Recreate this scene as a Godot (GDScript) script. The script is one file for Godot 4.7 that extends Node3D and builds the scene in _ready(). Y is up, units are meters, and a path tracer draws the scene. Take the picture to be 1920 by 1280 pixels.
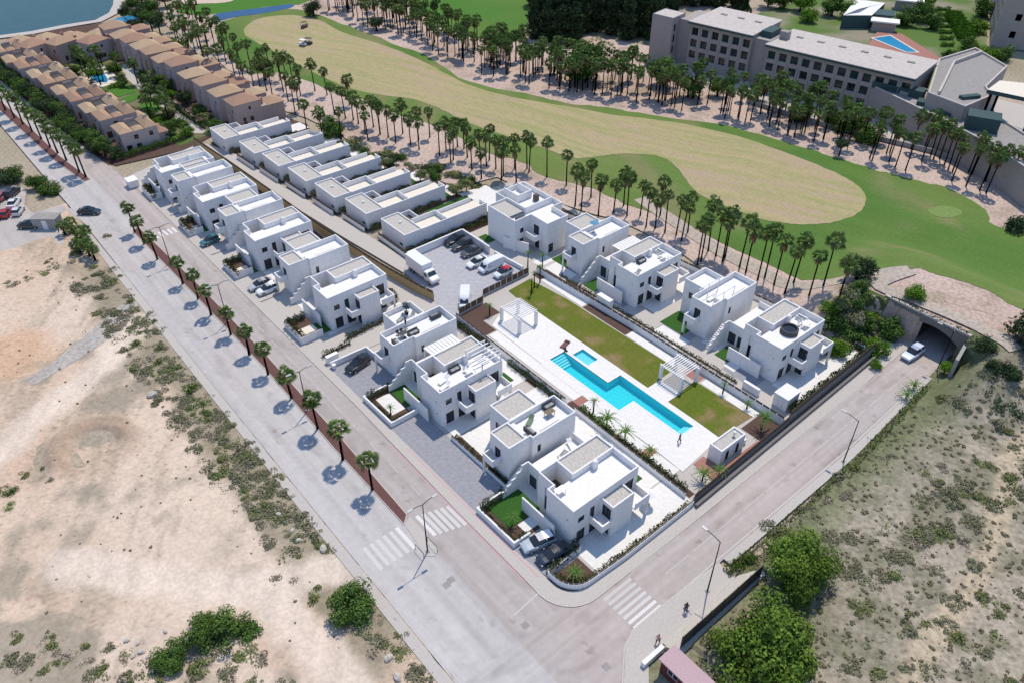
extends Node3D
# Aerial view of a white villa estate between a palm-lined avenue and a golf course.
# World axes follow the estate: +x runs from the avenue towards the golf course, +z runs down the avenue towards the viewer. Units are metres.

# ------------------------------------------------------------------ mesh collector
class Sh:
	var v := PackedVector3Array()
	var n := PackedVector3Array()
	var c := PackedColorArray()
	var col := Color.WHITE
	func tri(a: Vector3, b: Vector3, d: Vector3) -> void:
		var m := (d - a).cross(b - a).normalized()
		v.append(a); v.append(b); v.append(d)
		n.append(m); n.append(m); n.append(m)
		c.append(col); c.append(col); c.append(col)
	func tri_c(a: Vector3, b: Vector3, d: Vector3, ca: Color, cb: Color, cd: Color) -> void:
		var m := (d - a).cross(b - a).normalized()
		v.append(a); v.append(b); v.append(d)
		n.append(m); n.append(m); n.append(m)
		c.append(ca); c.append(cb); c.append(cd)
	func tri_n(a: Vector3, b: Vector3, d: Vector3, na: Vector3, nb: Vector3, nd: Vector3) -> void:
		v.append(a); v.append(b); v.append(d)
		n.append(na); n.append(nb); n.append(nd)
		c.append(col); c.append(col); c.append(col)
	func quad(a: Vector3, b: Vector3, d: Vector3, e: Vector3) -> void:
		tri(a, b, d); tri(a, d, e)
	# quad whose front looks along "to"
	func face(a: Vector3, b: Vector3, d: Vector3, e: Vector3, to: Vector3) -> void:
		if (d - a).cross(b - a).dot(to) >= 0.0: quad(a, b, d, e)
		else: quad(e, d, b, a)
	func box(lo: Vector3, hi: Vector3) -> void:
		var x0 := lo.x; var y0 := lo.y; var z0 := lo.z; var x1 := hi.x; var y1 := hi.y; var z1 := hi.z
		face(Vector3(x0, y1, z0), Vector3(x1, y1, z0), Vector3(x1, y1, z1), Vector3(x0, y1, z1), Vector3.UP)
		face(Vector3(x0, y0, z0), Vector3(x1, y0, z0), Vector3(x1, y0, z1), Vector3(x0, y0, z1), Vector3.DOWN)
		face(Vector3(x0, y0, z1), Vector3(x1, y0, z1), Vector3(x1, y1, z1), Vector3(x0, y1, z1), Vector3.BACK)
		face(Vector3(x0, y0, z0), Vector3(x1, y0, z0), Vector3(x1, y1, z0), Vector3(x0, y1, z0), Vector3.FORWARD)
		face(Vector3(x1, y0, z0), Vector3(x1, y0, z1), Vector3(x1, y1, z1), Vector3(x1, y1, z0), Vector3.RIGHT)
		face(Vector3(x0, y0, z0), Vector3(x0, y0, z1), Vector3(x0, y1, z1), Vector3(x0, y1, z0), Vector3.LEFT)
	# a box turned about y: centre, half sizes
	func tbox(at: Vector3, half: Vector3, turn: float) -> void:
		var b := Basis(Vector3.UP, turn)
		var p: Array[Vector3] = []
		for s in [Vector3(-1, -1, -1), Vector3(1, -1, -1), Vector3(1, -1, 1), Vector3(-1, -1, 1), Vector3(-1, 1, -1), Vector3(1, 1, -1), Vector3(1, 1, 1), Vector3(-1, 1, 1)]:
			p.append(at + b * (s * half))
		face(p[4], p[5], p[6], p[7], Vector3.UP); face(p[0], p[1], p[2], p[3], Vector3.DOWN)
		for k in 4:
			var k2 := (k + 1) % 4
			var mid := (p[k] + p[k2]) / 2.0 - at
			face(p[k], p[k2], p[k2 + 4], p[k + 4], Vector3(mid.x, 0, mid.z))
	func tube(pts: Array, radii: Array, sides: int) -> void:
		var rings := []
		for i in pts.size():
			var d: Vector3 = (pts[mini(i + 1, pts.size() - 1)] - pts[maxi(i - 1, 0)]).normalized()
			var s := d.cross(Vector3(0.31, 0.2, 0.93)).normalized()
			var t := s.cross(d)
			var ring := []
			for k in sides:
				var a := TAU * k / sides
				ring.append([s * cos(a) + t * sin(a), pts[i] + (s * cos(a) + t * sin(a)) * radii[i]])
			rings.append(ring)
		for i in pts.size() - 1:
			for k in sides:
				var k2 := (k + 1) % sides
				var a = rings[i][k]; var b = rings[i][k2]; var d = rings[i + 1][k2]; var e = rings[i + 1][k]
				tri_n(a[1], e[1], d[1], a[0], e[0], d[0]); tri_n(a[1], d[1], b[1], a[0], d[0], b[0])
		var top: Vector3 = pts[-1]
		for k in sides:
			tri(top, rings[-1][(k + 1) % sides][1], rings[-1][k][1])
	func flat(poly: PackedVector2Array, y: float) -> void:
		var idx := Geometry2D.triangulate_polygon(poly)
		for i in range(0, idx.size(), 3):
			var a := Vector3(poly[idx[i]].x, y, poly[idx[i]].y); var b := Vector3(poly[idx[i + 1]].x, y, poly[idx[i + 1]].y); var d := Vector3(poly[idx[i + 2]].x, y, poly[idx[i + 2]].y)
			if (d - a).cross(b - a).y > 0.0: tri(a, b, d)
			else: tri(a, d, b)
	# upright walls round a plan; holes: {edge: [Rect2(along, height, width, tall)...]} with reveals going in by "deep"
	func shell(poly: PackedVector2Array, y0: float, y1: float, holes: Dictionary = {}, deep: float = 0.18) -> void:
		var area := 0.0
		for i in poly.size():
			var p := poly[i]; var q := poly[(i + 1) % poly.size()]
			area += p.x * q.y - q.x * p.y
		for i in poly.size():
			var p := poly[i]; var q := poly[(i + 1) % poly.size()]
			var d := (q - p).normalized()
			var nn := Vector3(d.y, 0, -d.x) * signf(area)
			sheet(Vector3(p.x, 0, p.y), Vector3(d.x, 0, d.y), p.distance_to(q), y0, y1, holes.get(i, []), deep, nn)
	func sheet(o: Vector3, u: Vector3, w: float, y0: float, y1: float, holes: Array, deep: float, nn: Vector3) -> void:
		var xs := [0.0, w]; var ys := [y0, y1]
		for h in holes:
			xs.append(h.position.x); xs.append(h.end.x); ys.append(h.position.y); ys.append(h.end.y)
		xs.sort(); ys.sort()
		for a in xs.size() - 1:
			for b in ys.size() - 1:
				if xs[a + 1] - xs[a] < 0.001 or ys[b + 1] - ys[b] < 0.001: continue
				var mid := Vector2((xs[a] + xs[a + 1]) / 2.0, (ys[b] + ys[b + 1]) / 2.0)
				var gone := false
				for h in holes:
					if h.has_point(mid): gone = true
				if gone: continue
				var p0 = o + u * xs[a]; var p1 = o + u * xs[a + 1]
				var lo = Vector3.UP * ys[b]; var hi = Vector3.UP * ys[b + 1]
				face(p0 + lo, p1 + lo, p1 + hi, p0 + hi, nn)
		for h in holes:
			var p0: Vector3 = o + u * h.position.x; var p1: Vector3 = o + u * h.end.x
			var lo: Vector3 = Vector3.UP * h.position.y; var hi: Vector3 = Vector3.UP * h.end.y
			var back := -nn * deep
			face(p0 + lo, p0 + hi, p0 + hi + back, p0 + lo + back, u)
			face(p1 + lo, p1 + hi, p1 + hi + back, p1 + lo + back, -u)
			face(p0 + lo, p1 + lo, p1 + lo + back, p0 + lo + back, Vector3.UP)
			face(p0 + hi, p1 + hi, p1 + hi + back, p0 + hi + back, Vector3.DOWN)
	# a wall of thickness t along a plan line, mitred at its bends; y0, y1 may follow the ground through "base"
	func wall(pts: PackedVector2Array, t: float, y0: float, y1: float, closed: bool = false) -> void:
		var left := PackedVector2Array(); var right := PackedVector2Array()
		var m := pts.size()
		for i in m:
			var before := pts[(i - 1 + m) % m]; var after := pts[(i + 1) % m]
			var d1 := (pts[i] - before).normalized(); var d2 := (after - pts[i]).normalized()
			if not closed and i == 0: d1 = d2
			if not closed and i == m - 1: d2 = d1
			var n1 := Vector2(d1.y, -d1.x); var n2 := Vector2(d2.y, -d2.x)
			var off := (n1 + n2) / maxf(0.25, 1.0 + n1.dot(n2)) * t / 2.0
			left.append(pts[i] + off); right.append(pts[i] - off)
		for i in (m if closed else m - 1):
			var k := (i + 1) % m
			var a := Vector3(left[i].x, 0, left[i].y); var b := Vector3(left[k].x, 0, left[k].y)
			var d := Vector3(right[i].x, 0, right[i].y); var e := Vector3(right[k].x, 0, right[k].y)
			var lo := Vector3.UP * y0; var hi := Vector3.UP * y1
			face(a + hi, b + hi, e + hi, d + hi, Vector3.UP)
			face(a + lo, b + lo, b + hi, a + hi, a - d)
			face(d + lo, e + lo, e + hi, d + hi, d - a)
			if not closed and i == 0: face(a + lo, d + lo, d + hi, a + hi, a - b)
			if not closed and i == m - 2: face(b + lo, e + lo, e + hi, b + hi, b - a)
	func ball(at: Vector3, r: Vector3, seg: int = 8) -> void:
		for i in seg / 2:
			for k in seg:
				var q := func(a: int, b: int) -> Vector3:
					var th := PI * a / (seg / 2); var ph := TAU * b / seg
					return Vector3(sin(th) * cos(ph), cos(th), sin(th) * sin(ph))
				var a: Vector3 = q.call(i, k); var b: Vector3 = q.call(i, k + 1); var d: Vector3 = q.call(i + 1, k + 1); var e: Vector3 = q.call(i + 1, k)
				tri_n(at + a * r, at + d * r, at + b * r, a, d, b); tri_n(at + a * r, at + e * r, at + d * r, a, e, d)
	func mesh() -> ArrayMesh:
		var arr := []
		arr.resize(Mesh.ARRAY_MAX)
		arr[Mesh.ARRAY_VERTEX] = v; arr[Mesh.ARRAY_NORMAL] = n; arr[Mesh.ARRAY_COLOR] = c
		var m := ArrayMesh.new()
		if v.size(): m.add_surface_from_arrays(Mesh.PRIMITIVE_TRIANGLES, arr)
		return m

# ------------------------------------------------------------------ naming
var used := {}
func numbered(called: String) -> String:
	var k: int = used.get(called, 0)
	used[called] = k + 1
	return called if k == 0 else "%s_%03d" % [called, k]

func tag(o: Node, label: String, category: String, group: String = "") -> Node:
	o.set_meta("label", label); o.set_meta("category", category)
	if group: o.set_meta("group", group)
	return o

func part(called: String, sh, m: Material, parent: Node) -> MeshInstance3D:
	var o := MeshInstance3D.new()
	o.mesh = sh.mesh() if sh is Sh else sh
	o.material_override = m
	o.name = numbered(called) if parent == self else called
	parent.add_child(o, true)
	return o

func thing(called: String, label: String, category: String, at: Vector3, turn: float = 0.0, group: String = "") -> Node3D:
	var o := Node3D.new()
	o.name = numbered(called)
	add_child(o, true)
	o.position = at; o.rotation.y = turn
	tag(o, label, category, group)
	return o

func structure(called: String, sh, m: Material) -> MeshInstance3D:
	var o := part(called, sh, m, self)
	o.set_meta("kind", "structure")
	return o

func copy_of(o: Node3D, label: String, at: Vector3, turn: float, group: String = "") -> Node3D:
	var d: Node3D = o.duplicate()
	d.name = numbered(String(o.name).split("_0")[0])
	add_child(d, true)
	d.position = at; d.rotation.y = turn
	d.set_meta("label", label)
	if group: d.set_meta("group", group)
	return d

# ------------------------------------------------------------------ materials
func lin(r: float, g: float, b: float) -> Color:
	return Color(r, g, b).linear_to_srgb()

# a surface mottled by noise: linear base colour, how much it varies, size of the pattern in metres
func nmat(c: Color, vary: float, size: float, rough: float = 0.9, octaves: int = 5, seed_: int = 1, tint: Color = Color(1, 1, 1)) -> StandardMaterial3D:
	var noise := FastNoiseLite.new()
	noise.seed = seed_; noise.noise_type = FastNoiseLite.TYPE_SIMPLEX; noise.frequency = 0.012
	noise.fractal_octaves = octaves; noise.fractal_gain = 0.62
	var img := noise.get_seamless_image(512, 512)
	var out := Image.create(512, 512, false, Image.FORMAT_RGB8)
	var ramp: Array[Color] = []
	for i in 256:
		var t := (i / 255.0 - 0.5) * 2.0
		var k := 1.0 + t * vary
		var w := Color(1, 1, 1).lerp(tint, clampf(t * 0.5 + 0.5, 0, 1))
		ramp.append(Color(clampf(c.r * k * w.r, 0, 1), clampf(c.g * k * w.g, 0, 1), clampf(c.b * k * w.b, 0, 1)).linear_to_srgb())
	var data := img.get_data()
	var bytes := PackedByteArray()
	bytes.resize(512 * 512 * 3)
	for i in 512 * 512:
		var q := ramp[data[i]]
		bytes[i * 3] = q.r8; bytes[i * 3 + 1] = q.g8; bytes[i * 3 + 2] = q.b8
	out = Image.create_from_data(512, 512, false, Image.FORMAT_RGB8, bytes)
	out.generate_mipmaps()
	var m := StandardMaterial3D.new()
	m.albedo_texture = ImageTexture.create_from_image(out)
	m.uv1_triplanar = true; m.uv1_world_triplanar = true
	m.uv1_scale = Vector3.ONE / size
	m.roughness = rough; m.metallic_specular = 0.3
	return m

func vmat(m: StandardMaterial3D) -> StandardMaterial3D:
	m.vertex_color_use_as_albedo = true
	return m

func flatmat(c: Color, rough: float = 0.7, metal: float = 0.0) -> StandardMaterial3D:
	var m := StandardMaterial3D.new()
	m.albedo_color = c.linear_to_srgb(); m.roughness = rough; m.metallic = metal
	return m

var M := {}
var rng := RandomNumberGenerator.new()
var big := FastNoiseLite.new()
var fine := FastNoiseLite.new()
var bent := FastNoiseLite.new()

func make_materials() -> void:
	M.plaster = nmat(Color(0.78, 0.77, 0.765), 0.085, 7.0, 0.85, 5, 3, Color(0.99, 0.985, 0.97))
	M.terrace = nmat(Color(0.75, 0.735, 0.715), 0.09, 5.0, 0.7, 5, 4)
	M.gravel = nmat(Color(0.47, 0.44, 0.40), 0.35, 2.2, 0.95, 6, 5)
	M.cream = nmat(Color(0.72, 0.66, 0.56), 0.12, 4.0, 0.9, 5, 6)
	M.paving = nmat(Color(0.72, 0.70, 0.67), 0.08, 6.0, 0.8, 5, 7)
	M.slate = nmat(Color(0.29, 0.29, 0.315), 0.16, 5.0, 0.85, 6, 8)
	M.pale_slate = nmat(Color(0.40, 0.395, 0.42), 0.14, 6.0, 0.85, 6, 51)
	M.asphalt = vmat(nmat(Color(0.88, 0.87, 0.86), 0.07, 9.0, 0.9, 6, 9))
	M.kerb = nmat(Color(0.5, 0.46, 0.41), 0.15, 3.0, 0.9, 5, 10)
	M.sidewalk = nmat(Color(0.47, 0.435, 0.40), 0.07, 4.0, 0.9, 5, 11)
	M.median = nmat(Color(0.135, 0.068, 0.062), 0.4, 2.0, 0.95, 6, 12)
	M.worn_paint = nmat(Color(0.565, 0.55, 0.53), 0.12, 1.0, 0.85, 6, 53)
	M.faint_paint = nmat(Color(0.52, 0.50, 0.475), 0.1, 1.5, 0.8, 5, 52)
	M.paint = nmat(Color(0.66, 0.645, 0.625), 0.16, 1.5, 0.8, 5, 13)
	M.pink_paint = nmat(Color(0.56, 0.33, 0.35), 0.25, 1.2, 0.8, 5, 14)
	M.soil = vmat(nmat(Color(0.83, 0.82, 0.81), 0.32, 6.0, 0.97, 6, 15))
	M.pale_soil = vmat(nmat(Color(0.85, 0.84, 0.83), 0.17, 5.0, 0.97, 6, 55))
	M.grass = vmat(nmat(Color(0.86, 0.86, 0.84), 0.15, 6.0, 0.95, 6, 16))
	M.turf = nmat(Color(0.035, 0.105, 0.018), 0.35, 1.6, 0.95, 6, 17)
	M.bark_soil = nmat(Color(0.10, 0.062, 0.05), 0.5, 1.8, 0.97, 6, 18)
	M.brick_path = nmat(Color(0.35, 0.17, 0.14), 0.25, 1.2, 0.9, 6, 19)
	M.leaf = vmat(flatmat(Color(1, 1, 1), 0.65)); M.leaf.backlight = Color(0.16, 0.2, 0.07)
	M.leaf.metallic_specular = 0.1
	M.bark = nmat(Color(0.17, 0.13, 0.10), 0.4, 0.8, 0.95, 5, 20)
	M.palm_bark = nmat(Color(0.21, 0.16, 0.125), 0.4, 0.7, 0.95, 5, 21)
	M.glass = flatmat(Color(0.018, 0.022, 0.028), 0.06); M.glass.metallic_specular = 0.6
	M.teal_glass = flatmat(Color(0.03, 0.055, 0.058), 0.08)
	M.frame = flatmat(Color(0.06, 0.055, 0.05), 0.5)
	M.brown_frame = flatmat(Color(0.09, 0.06, 0.045), 0.6)
	M.metal = flatmat(Color(0.40, 0.41, 0.42), 0.5, 0.2)
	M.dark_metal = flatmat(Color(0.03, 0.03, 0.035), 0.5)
	M.fence_brown = nmat(Color(0.12, 0.085, 0.06), 0.3, 0.9, 0.9, 5, 22)
	M.ochre = nmat(Color(0.40, 0.29, 0.15), 0.18, 3.0, 0.9, 5, 23)
	M.tile_roof = vmat(nmat(Color(0.85, 0.84, 0.83), 0.35, 1.6, 0.9, 6, 24))
	M.rose_wall = vmat(nmat(Color(0.85, 0.85, 0.85), 0.14, 5.0, 0.9, 5, 25))
	M.hotel = nmat(Color(0.36, 0.325, 0.30), 0.1, 8.0, 0.9, 5, 26)
	M.hotel_roof = nmat(Color(0.50, 0.455, 0.42), 0.14, 12.0, 0.8, 6, 27)
	M.grey_roof = nmat(Color(0.30, 0.285, 0.27), 0.12, 10.0, 0.9, 6, 28)
	M.copper = nmat(Color(0.045, 0.085, 0.085), 0.3, 2.5, 0.6, 5, 29)
	M.concrete = nmat(Color(0.33, 0.32, 0.31), 0.25, 4.0, 0.95, 6, 30)
	M.dark_concrete = nmat(Color(0.19, 0.175, 0.16), 0.25, 3.0, 0.95, 6, 54)  # darker concrete; on the road wall shade is put into this colour
	M.rock = nmat(Color(0.5, 0.46, 0.41), 0.3, 1.2, 0.95, 6, 31)
	M.lake = nmat(Color(0.02, 0.085, 0.095), 0.12, 40.0, 0.12, 5, 32)
	M.pond = nmat(Color(0.012, 0.075, 0.19), 0.15, 30.0, 0.12, 5, 33)
	M.tub_blue = nmat(Color(0.01, 0.22, 0.42), 0.15, 6.0, 0.3, 5, 34)
	M.pool_tile = nmat(Color(0.004, 0.60, 0.68), 0.16, 4.0, 0.4, 6, 35)
	M.pool_shallow = nmat(Color(0.14, 0.68, 0.76), 0.08, 3.0, 0.4, 6, 36)
	M.water = flatmat(Color(0.0, 0.75, 0.85), 0.04)
	M.water.transparency = BaseMaterial3D.TRANSPARENCY_ALPHA; M.water.albedo_color.a = 0.08
	M.rubber = flatmat(Color(0.02, 0.02, 0.02), 0.9)
	M.white_metal = flatmat(Color(0.74, 0.74, 0.74), 0.5)
	M.red_light = flatmat(Color(0.3, 0.01, 0.01), 0.3)
	M.lamp_glass = flatmat(Color(0.6, 0.6, 0.58), 0.2)
	M.cushion = flatmat(Color(0.30, 0.31, 0.32), 0.9)
	M.wicker = flatmat(Color(0.06, 0.062, 0.07), 0.85)
	M.cloth_white = flatmat(Color(0.78, 0.77, 0.75), 0.9)
	M.pale_blue = flatmat(Color(0.12, 0.3, 0.42), 0.8)
	M.skin = vmat(flatmat(Color(1, 1, 1), 0.7))

# ------------------------------------------------------------------ ground
# height of the natural ground: a bank over the tunnel and a gently rolling scrub slope
var banked := true
func gy(x: float, z: float) -> float:
	var h := 0.0
	# bank carrying the cart path over the tunnel, cut off behind the portal wall
	var dx := maxf(0.0, absf(x - 122.0) - 7.0); var dz := maxf(0.0, absf(z + 34.0) - 9.0)
	var r := sqrt(dx * dx + dz * dz)
	var bank := 5.4 * (1.0 - smoothstep(0.0, 17.0, r))
	if x < 114.4 and z > -40.5 and z < -28.0: bank = 0.0
	elif x < 114.4:
		var side := minf(absf(z + 40.5), absf(z + 28.0)) if z < -40.5 or z > -28.0 else 0.0
		bank *= smoothstep(0.0, 5.0, side + maxf(0.0, x - 112.4) * 2.5)
	if banked: h += bank
	if x > 58.0 and x < 82.0 and z > -80.0 and z < -38.0: h -= 1.8  # under the sunk pool
	if z > -27.0 and x > 45.0:
		h += smoothstep(-27.0, -21.0, z) * (0.55 + 0.5 * big.get_noise_2d(x * 2.5, z * 2.5) + 0.18 * fine.get_noise_2d(x * 0.6, z * 0.6))
	if x < 18.0 and z > -160.0:
		h += (0.35 * big.get_noise_2d(x * 3.0, z * 3.0) + 0.16 * fine.get_noise_2d(x * 0.7, z * 0.7)) * smoothstep(18.0, 12.0, x)
		var m := Vector2((x - 4.8) / 5.2, (z + 95.5) / 5.6)
		var rim := m.length()
		if rim < 1.7: h += 1.0 * smoothstep(0.5, 0.1, absf(rim - 0.95 + 0.12 * fine.get_noise_2d(x, z))) * smoothstep(0.55, -0.25, m.y)
	return h

# smooth closed outline through the listed points
func smooth(p: PackedVector2Array, per: int = 5) -> PackedVector2Array:
	var out := PackedVector2Array()
	var m := p.size()
	for i in m:
		for k in per:
			out.append(p[i].cubic_interpolate(p[(i + 1) % m], p[(i - 1 + m) % m], p[(i + 2) % m], float(k) / per))
	return out

func ragged(p: PackedVector2Array, amount: float, size: float) -> PackedVector2Array:
	var out := PackedVector2Array()
	for i in p.size():
		var a := p[i]; var b := p[(i + 1) % p.size()]
		var cuts := maxi(1, int(a.distance_to(b) / size))
		for k in cuts:
			var q := a.lerp(b, float(k) / cuts)
			q += Vector2(fine.get_noise_2d(q.x * 3.0, q.y * 3.0), fine.get_noise_2d(q.y * 3.0 + 90.0, q.x * 3.0)) * amount
			out.append(q)
	return out

# a sheet over a plan, cut into cells whose corners take height and colour from the ground
func sheet(poly: PackedVector2Array, y: float, cell: float, tone: Callable, hilly: bool = true) -> Sh:
	var s := Sh.new()
	var lo := poly[0]; var hi := poly[0]
	for p in poly:
		lo = lo.min(p); hi = hi.max(p)
	var nx := int((hi.x - lo.x) / cell) + 1; var nz := int((hi.y - lo.y) / cell) + 1
	var inside := PackedByteArray(); inside.resize((nx + 1) * (nz + 1))
	var tones := PackedColorArray(); tones.resize((nx + 1) * (nz + 1))
	var hs := PackedFloat32Array(); hs.resize((nx + 1) * (nz + 1))
	for i in nx + 1:
		for k in nz + 1:
			var p := lo + Vector2(i, k) * cell
			if Geometry2D.is_point_in_polygon(p, poly):
				inside[i * (nz + 1) + k] = 1
				tones[i * (nz + 1) + k] = tone.call(p.x, p.y)
				hs[i * (nz + 1) + k] = y + (gy(p.x, p.y) if hilly else 0.0)
	# cells that the outline passes through
	var edge := {}
	for i in poly.size():
		var a := poly[i]; var b := poly[(i + 1) % poly.size()]
		var steps := int(a.distance_to(b) / cell * 3.0) + 1
		for k in steps + 1:
			var q := (a.lerp(b, float(k) / steps) - lo) / cell
			edge[Vector2i(int(q.x), int(q.y))] = true
	for i in nx:
		for k in nz:
			var a := i * (nz + 1) + k
			var b := a + nz + 1
			var count := inside[a] + inside[b] + inside[a + 1] + inside[b + 1]
			var x0 := lo.x + i * cell; var z0 := lo.y + k * cell
			if count == 4 and not edge.has(Vector2i(i, k)):
				var p := Vector3(x0, hs[a], z0); var q := Vector3(x0 + cell, hs[b], z0); var u := Vector3(x0 + cell, hs[b + 1], z0 + cell); var w := Vector3(x0, hs[a + 1], z0 + cell)
				s.tri_c(p, q, u, tones[a], tones[b], tones[b + 1]); s.tri_c(p, u, w, tones[a], tones[b + 1], tones[a + 1])
			elif count > 0 or edge.has(Vector2i(i, k)):
				var square := PackedVector2Array([Vector2(x0, z0), Vector2(x0 + cell, z0), Vector2(x0 + cell, z0 + cell), Vector2(x0, z0 + cell)])
				for piece in Geometry2D.intersect_polygons(square, poly):
					var idx := Geometry2D.triangulate_polygon(piece)
					for t in range(0, idx.size(), 3):
						var pp := []
						for e in 3:
							var w: Vector2 = piece[idx[t + e]]
							pp.append([Vector3(w.x, y + (gy(w.x, w.y) if hilly else 0.0), w.y), tone.call(w.x, w.y)])
						if (pp[2][0] - pp[0][0]).cross(pp[1][0] - pp[0][0]).y > 0.0: s.tri_c(pp[0][0], pp[1][0], pp[2][0], pp[0][1], pp[1][1], pp[2][1])
						else: s.tri_c(pp[0][0], pp[2][0], pp[1][0], pp[0][1], pp[2][1], pp[1][1])
	return s

func rect(x0: float, z0: float, x1: float, z1: float) -> PackedVector2Array:
	return PackedVector2Array([Vector2(x0, z0), Vector2(x1, z0), Vector2(x1, z1), Vector2(x0, z1)])

func slab(called: String, poly: PackedVector2Array, y: float, m: Material, tall: float = 0.0) -> MeshInstance3D:
	var s := Sh.new()
	s.flat(poly, y)
	if tall > 0.0: s.shell(poly, y - tall, y)
	return structure(called, s, m)

# a strip of constant width along a plan line
func strip(line: PackedVector2Array, w: float) -> PackedVector2Array:
	var l := PackedVector2Array(); var r := PackedVector2Array()
	for i in line.size():
		var d := (line[mini(i + 1, line.size() - 1)] - line[maxi(i - 1, 0)]).normalized()
		var nn := Vector2(d.y, -d.x) * w / 2.0
		l.append(line[i] + nn); r.append(line[i] - nn)
	r.reverse()
	l.append_array(r)
	return l

func mixc(a: Color, b: Color, t: float) -> Color:
	return a.lerp(b, clampf(t, 0.0, 1.0))

func near_line(p: Vector2, line: PackedVector2Array) -> float:
	var d := 1e9
	for i in line.size() - 1:
		d = minf(d, p.distance_to(Geometry2D.get_closest_point_to_segment(p, line[i], line[i + 1])))
	return d

var tracks: Array[PackedVector2Array] = []
var slope_track := PackedVector2Array()

func tone_dirt(x: float, z: float) -> Color:
	var a := big.get_noise_2d(x * 1.6, z * 1.6)
	# scraped streaks run across the plot from the track towards the avenue
	var u := x * 0.55 - z * 0.83; var v := x * 0.83 + z * 0.55
	var b := bent.get_noise_2d(u * 0.5, v * 2.6)
	var b2 := fine.get_noise_2d(u * 0.45, v * 3.4)
	var g := fine.get_noise_2d(x * 1.2 + 40.0, z * 1.2)
	var c := mixc(Color(0.72, 0.59, 0.475), Color(0.645, 0.475, 0.35), a * 1.2 + 0.2)
	c = mixc(c, Color(0.50, 0.40, 0.305), smoothstep(0.05, 0.5, b + 0.3 * a) * 0.7)
	c = mixc(c, Color(0.42, 0.345, 0.265), smoothstep(0.2, 0.6, b2 + 0.35 * b) * 0.55)
	# dry weeds gather towards the far left and the foot of the plot
	var foot := z + 67.0 - (x + 14.0) * 0.86
	var weeds := smoothstep(0.12, 0.5, big.get_noise_2d(x * 2.2 - 300.0, z * 2.2) * 0.8 + 0.45 * g + 0.3 * b + 0.30 * smoothstep(4.0, -9.0, x) * smoothstep(-110.0, -98.0, z) + 0.5 * smoothstep(-13.0, -6.0, foot) * smoothstep(13.0, 9.0, x) - 0.12)
	c = mixc(c, Color(0.33, 0.295, 0.23), weeds * 0.75)
	c = mixc(c, Color(0.66, 0.43, 0.28), smoothstep(9.0, 2.0, Vector2(x - 2.0, (z + 126.0) * 0.8).length() + 4.0 * g) * 0.8)
	c = mixc(c, Color(0.60, 0.40, 0.29), smoothstep(6.0, 1.0, Vector2(x - 12.5, z + 51.5).length() + 2.5 * g) * 0.5)
	# churned earth beside the avenue
	c = mixc(c, Color(0.30, 0.265, 0.185), smoothstep(14.5, 17.5, x + 2.2 * b + 1.5 * g) * smoothstep(23.5, 21.0, x) * 0.8 * smoothstep(-152.0, -138.0, z) * smoothstep(-36.0, -50.0, z + 5.0 * g))
	# excavated hollow with browner sides
	var hole := Vector2((x - 4.8) / 5.2, (z + 95.5) / 5.6).length()
	c = mixc(c, Color(0.44, 0.315, 0.225), smoothstep(0.4, 0.05, absf(hole - 0.9 + 0.2 * g)) * smoothstep(-90.0, -96.0, z) * 0.75)
	var speck := fine.get_noise_2d(x * 9.0, z * 9.0)
	c = mixc(c, Color(0.27, 0.225, 0.155), smoothstep(0.28, 0.55, speck + 0.3 * a + 0.3 * b) * 0.45)
	for t in tracks:
		var d := near_line(Vector2(x, z), t)
		c = mixc(c, Color(0.77, 0.655, 0.55) * (1.0 + 0.12 * b2), smoothstep(3.6, 1.2, d + 1.4 * g) * 0.85)
	return c * (1.0 + 0.09 * fine.get_noise_2d(x * 4.0, z * 4.0) + 0.07 * b2)

func tone_scrub(x: float, z: float) -> Color:
	var a := big.get_noise_2d(x * 2.4 + 70.0, z * 2.4)
	var g := fine.get_noise_2d(x * 1.6, z * 1.6)
	var c := mixc(Color(0.46, 0.405, 0.315), Color(0.35, 0.315, 0.245), a * 1.6 + 0.4)
	c = mixc(c, Color(0.44, 0.385, 0.31), smoothstep(0.0, 0.4, big.get_noise_2d(x * 3.1 - 90.0, z * 3.1)))
	c = mixc(c, Color(0.235, 0.225, 0.155), smoothstep(-0.05, 0.35, g + 0.5 * big.get_noise_2d(x * 3.0, z * 3.0 + 200.0) + 0.1) * 0.8)
	c = mixc(c, Color(0.13, 0.17, 0.065), smoothstep(-20.5, -25.5, z + 2.5 * g) * 0.75)
	c = mixc(c, Color(0.56, 0.46, 0.33), smoothstep(2.0, 0.6, near_line(Vector2(x, z), slope_track) + 0.8 * g) * 0.8)
	var speck := fine.get_noise_2d(x * 8.0, z * 8.0)
	c = mixc(c, Color(0.16, 0.15, 0.10), smoothstep(0.22, 0.5, speck) * 0.6)
	return c * (1.0 + 0.12 * fine.get_noise_2d(x * 5.0, z * 5.0))

func tone_grove(x: float, z: float) -> Color:
	var a := big.get_noise_2d(x * 1.7 + 11.0, z * 1.7)
	var g := fine.get_noise_2d(x * 1.3, z * 1.3)
	var c := mixc(Color(0.60, 0.475, 0.41), Color(0.50, 0.37, 0.31), a + 0.5 * g + 0.3)
	c = mixc(c, Color(0.34, 0.30, 0.21), smoothstep(0.25, 0.55, g + 0.4 * a) * 0.6)
	return c

func tone_bank(x: float, z: float) -> Color:
	return mixc(tone_grove(x, z), Color(0.10, 0.14, 0.05), smoothstep(-52.0, -44.0, z + 3.0 * fine.get_noise_2d(x * 1.5, z * 1.5)))

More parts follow.
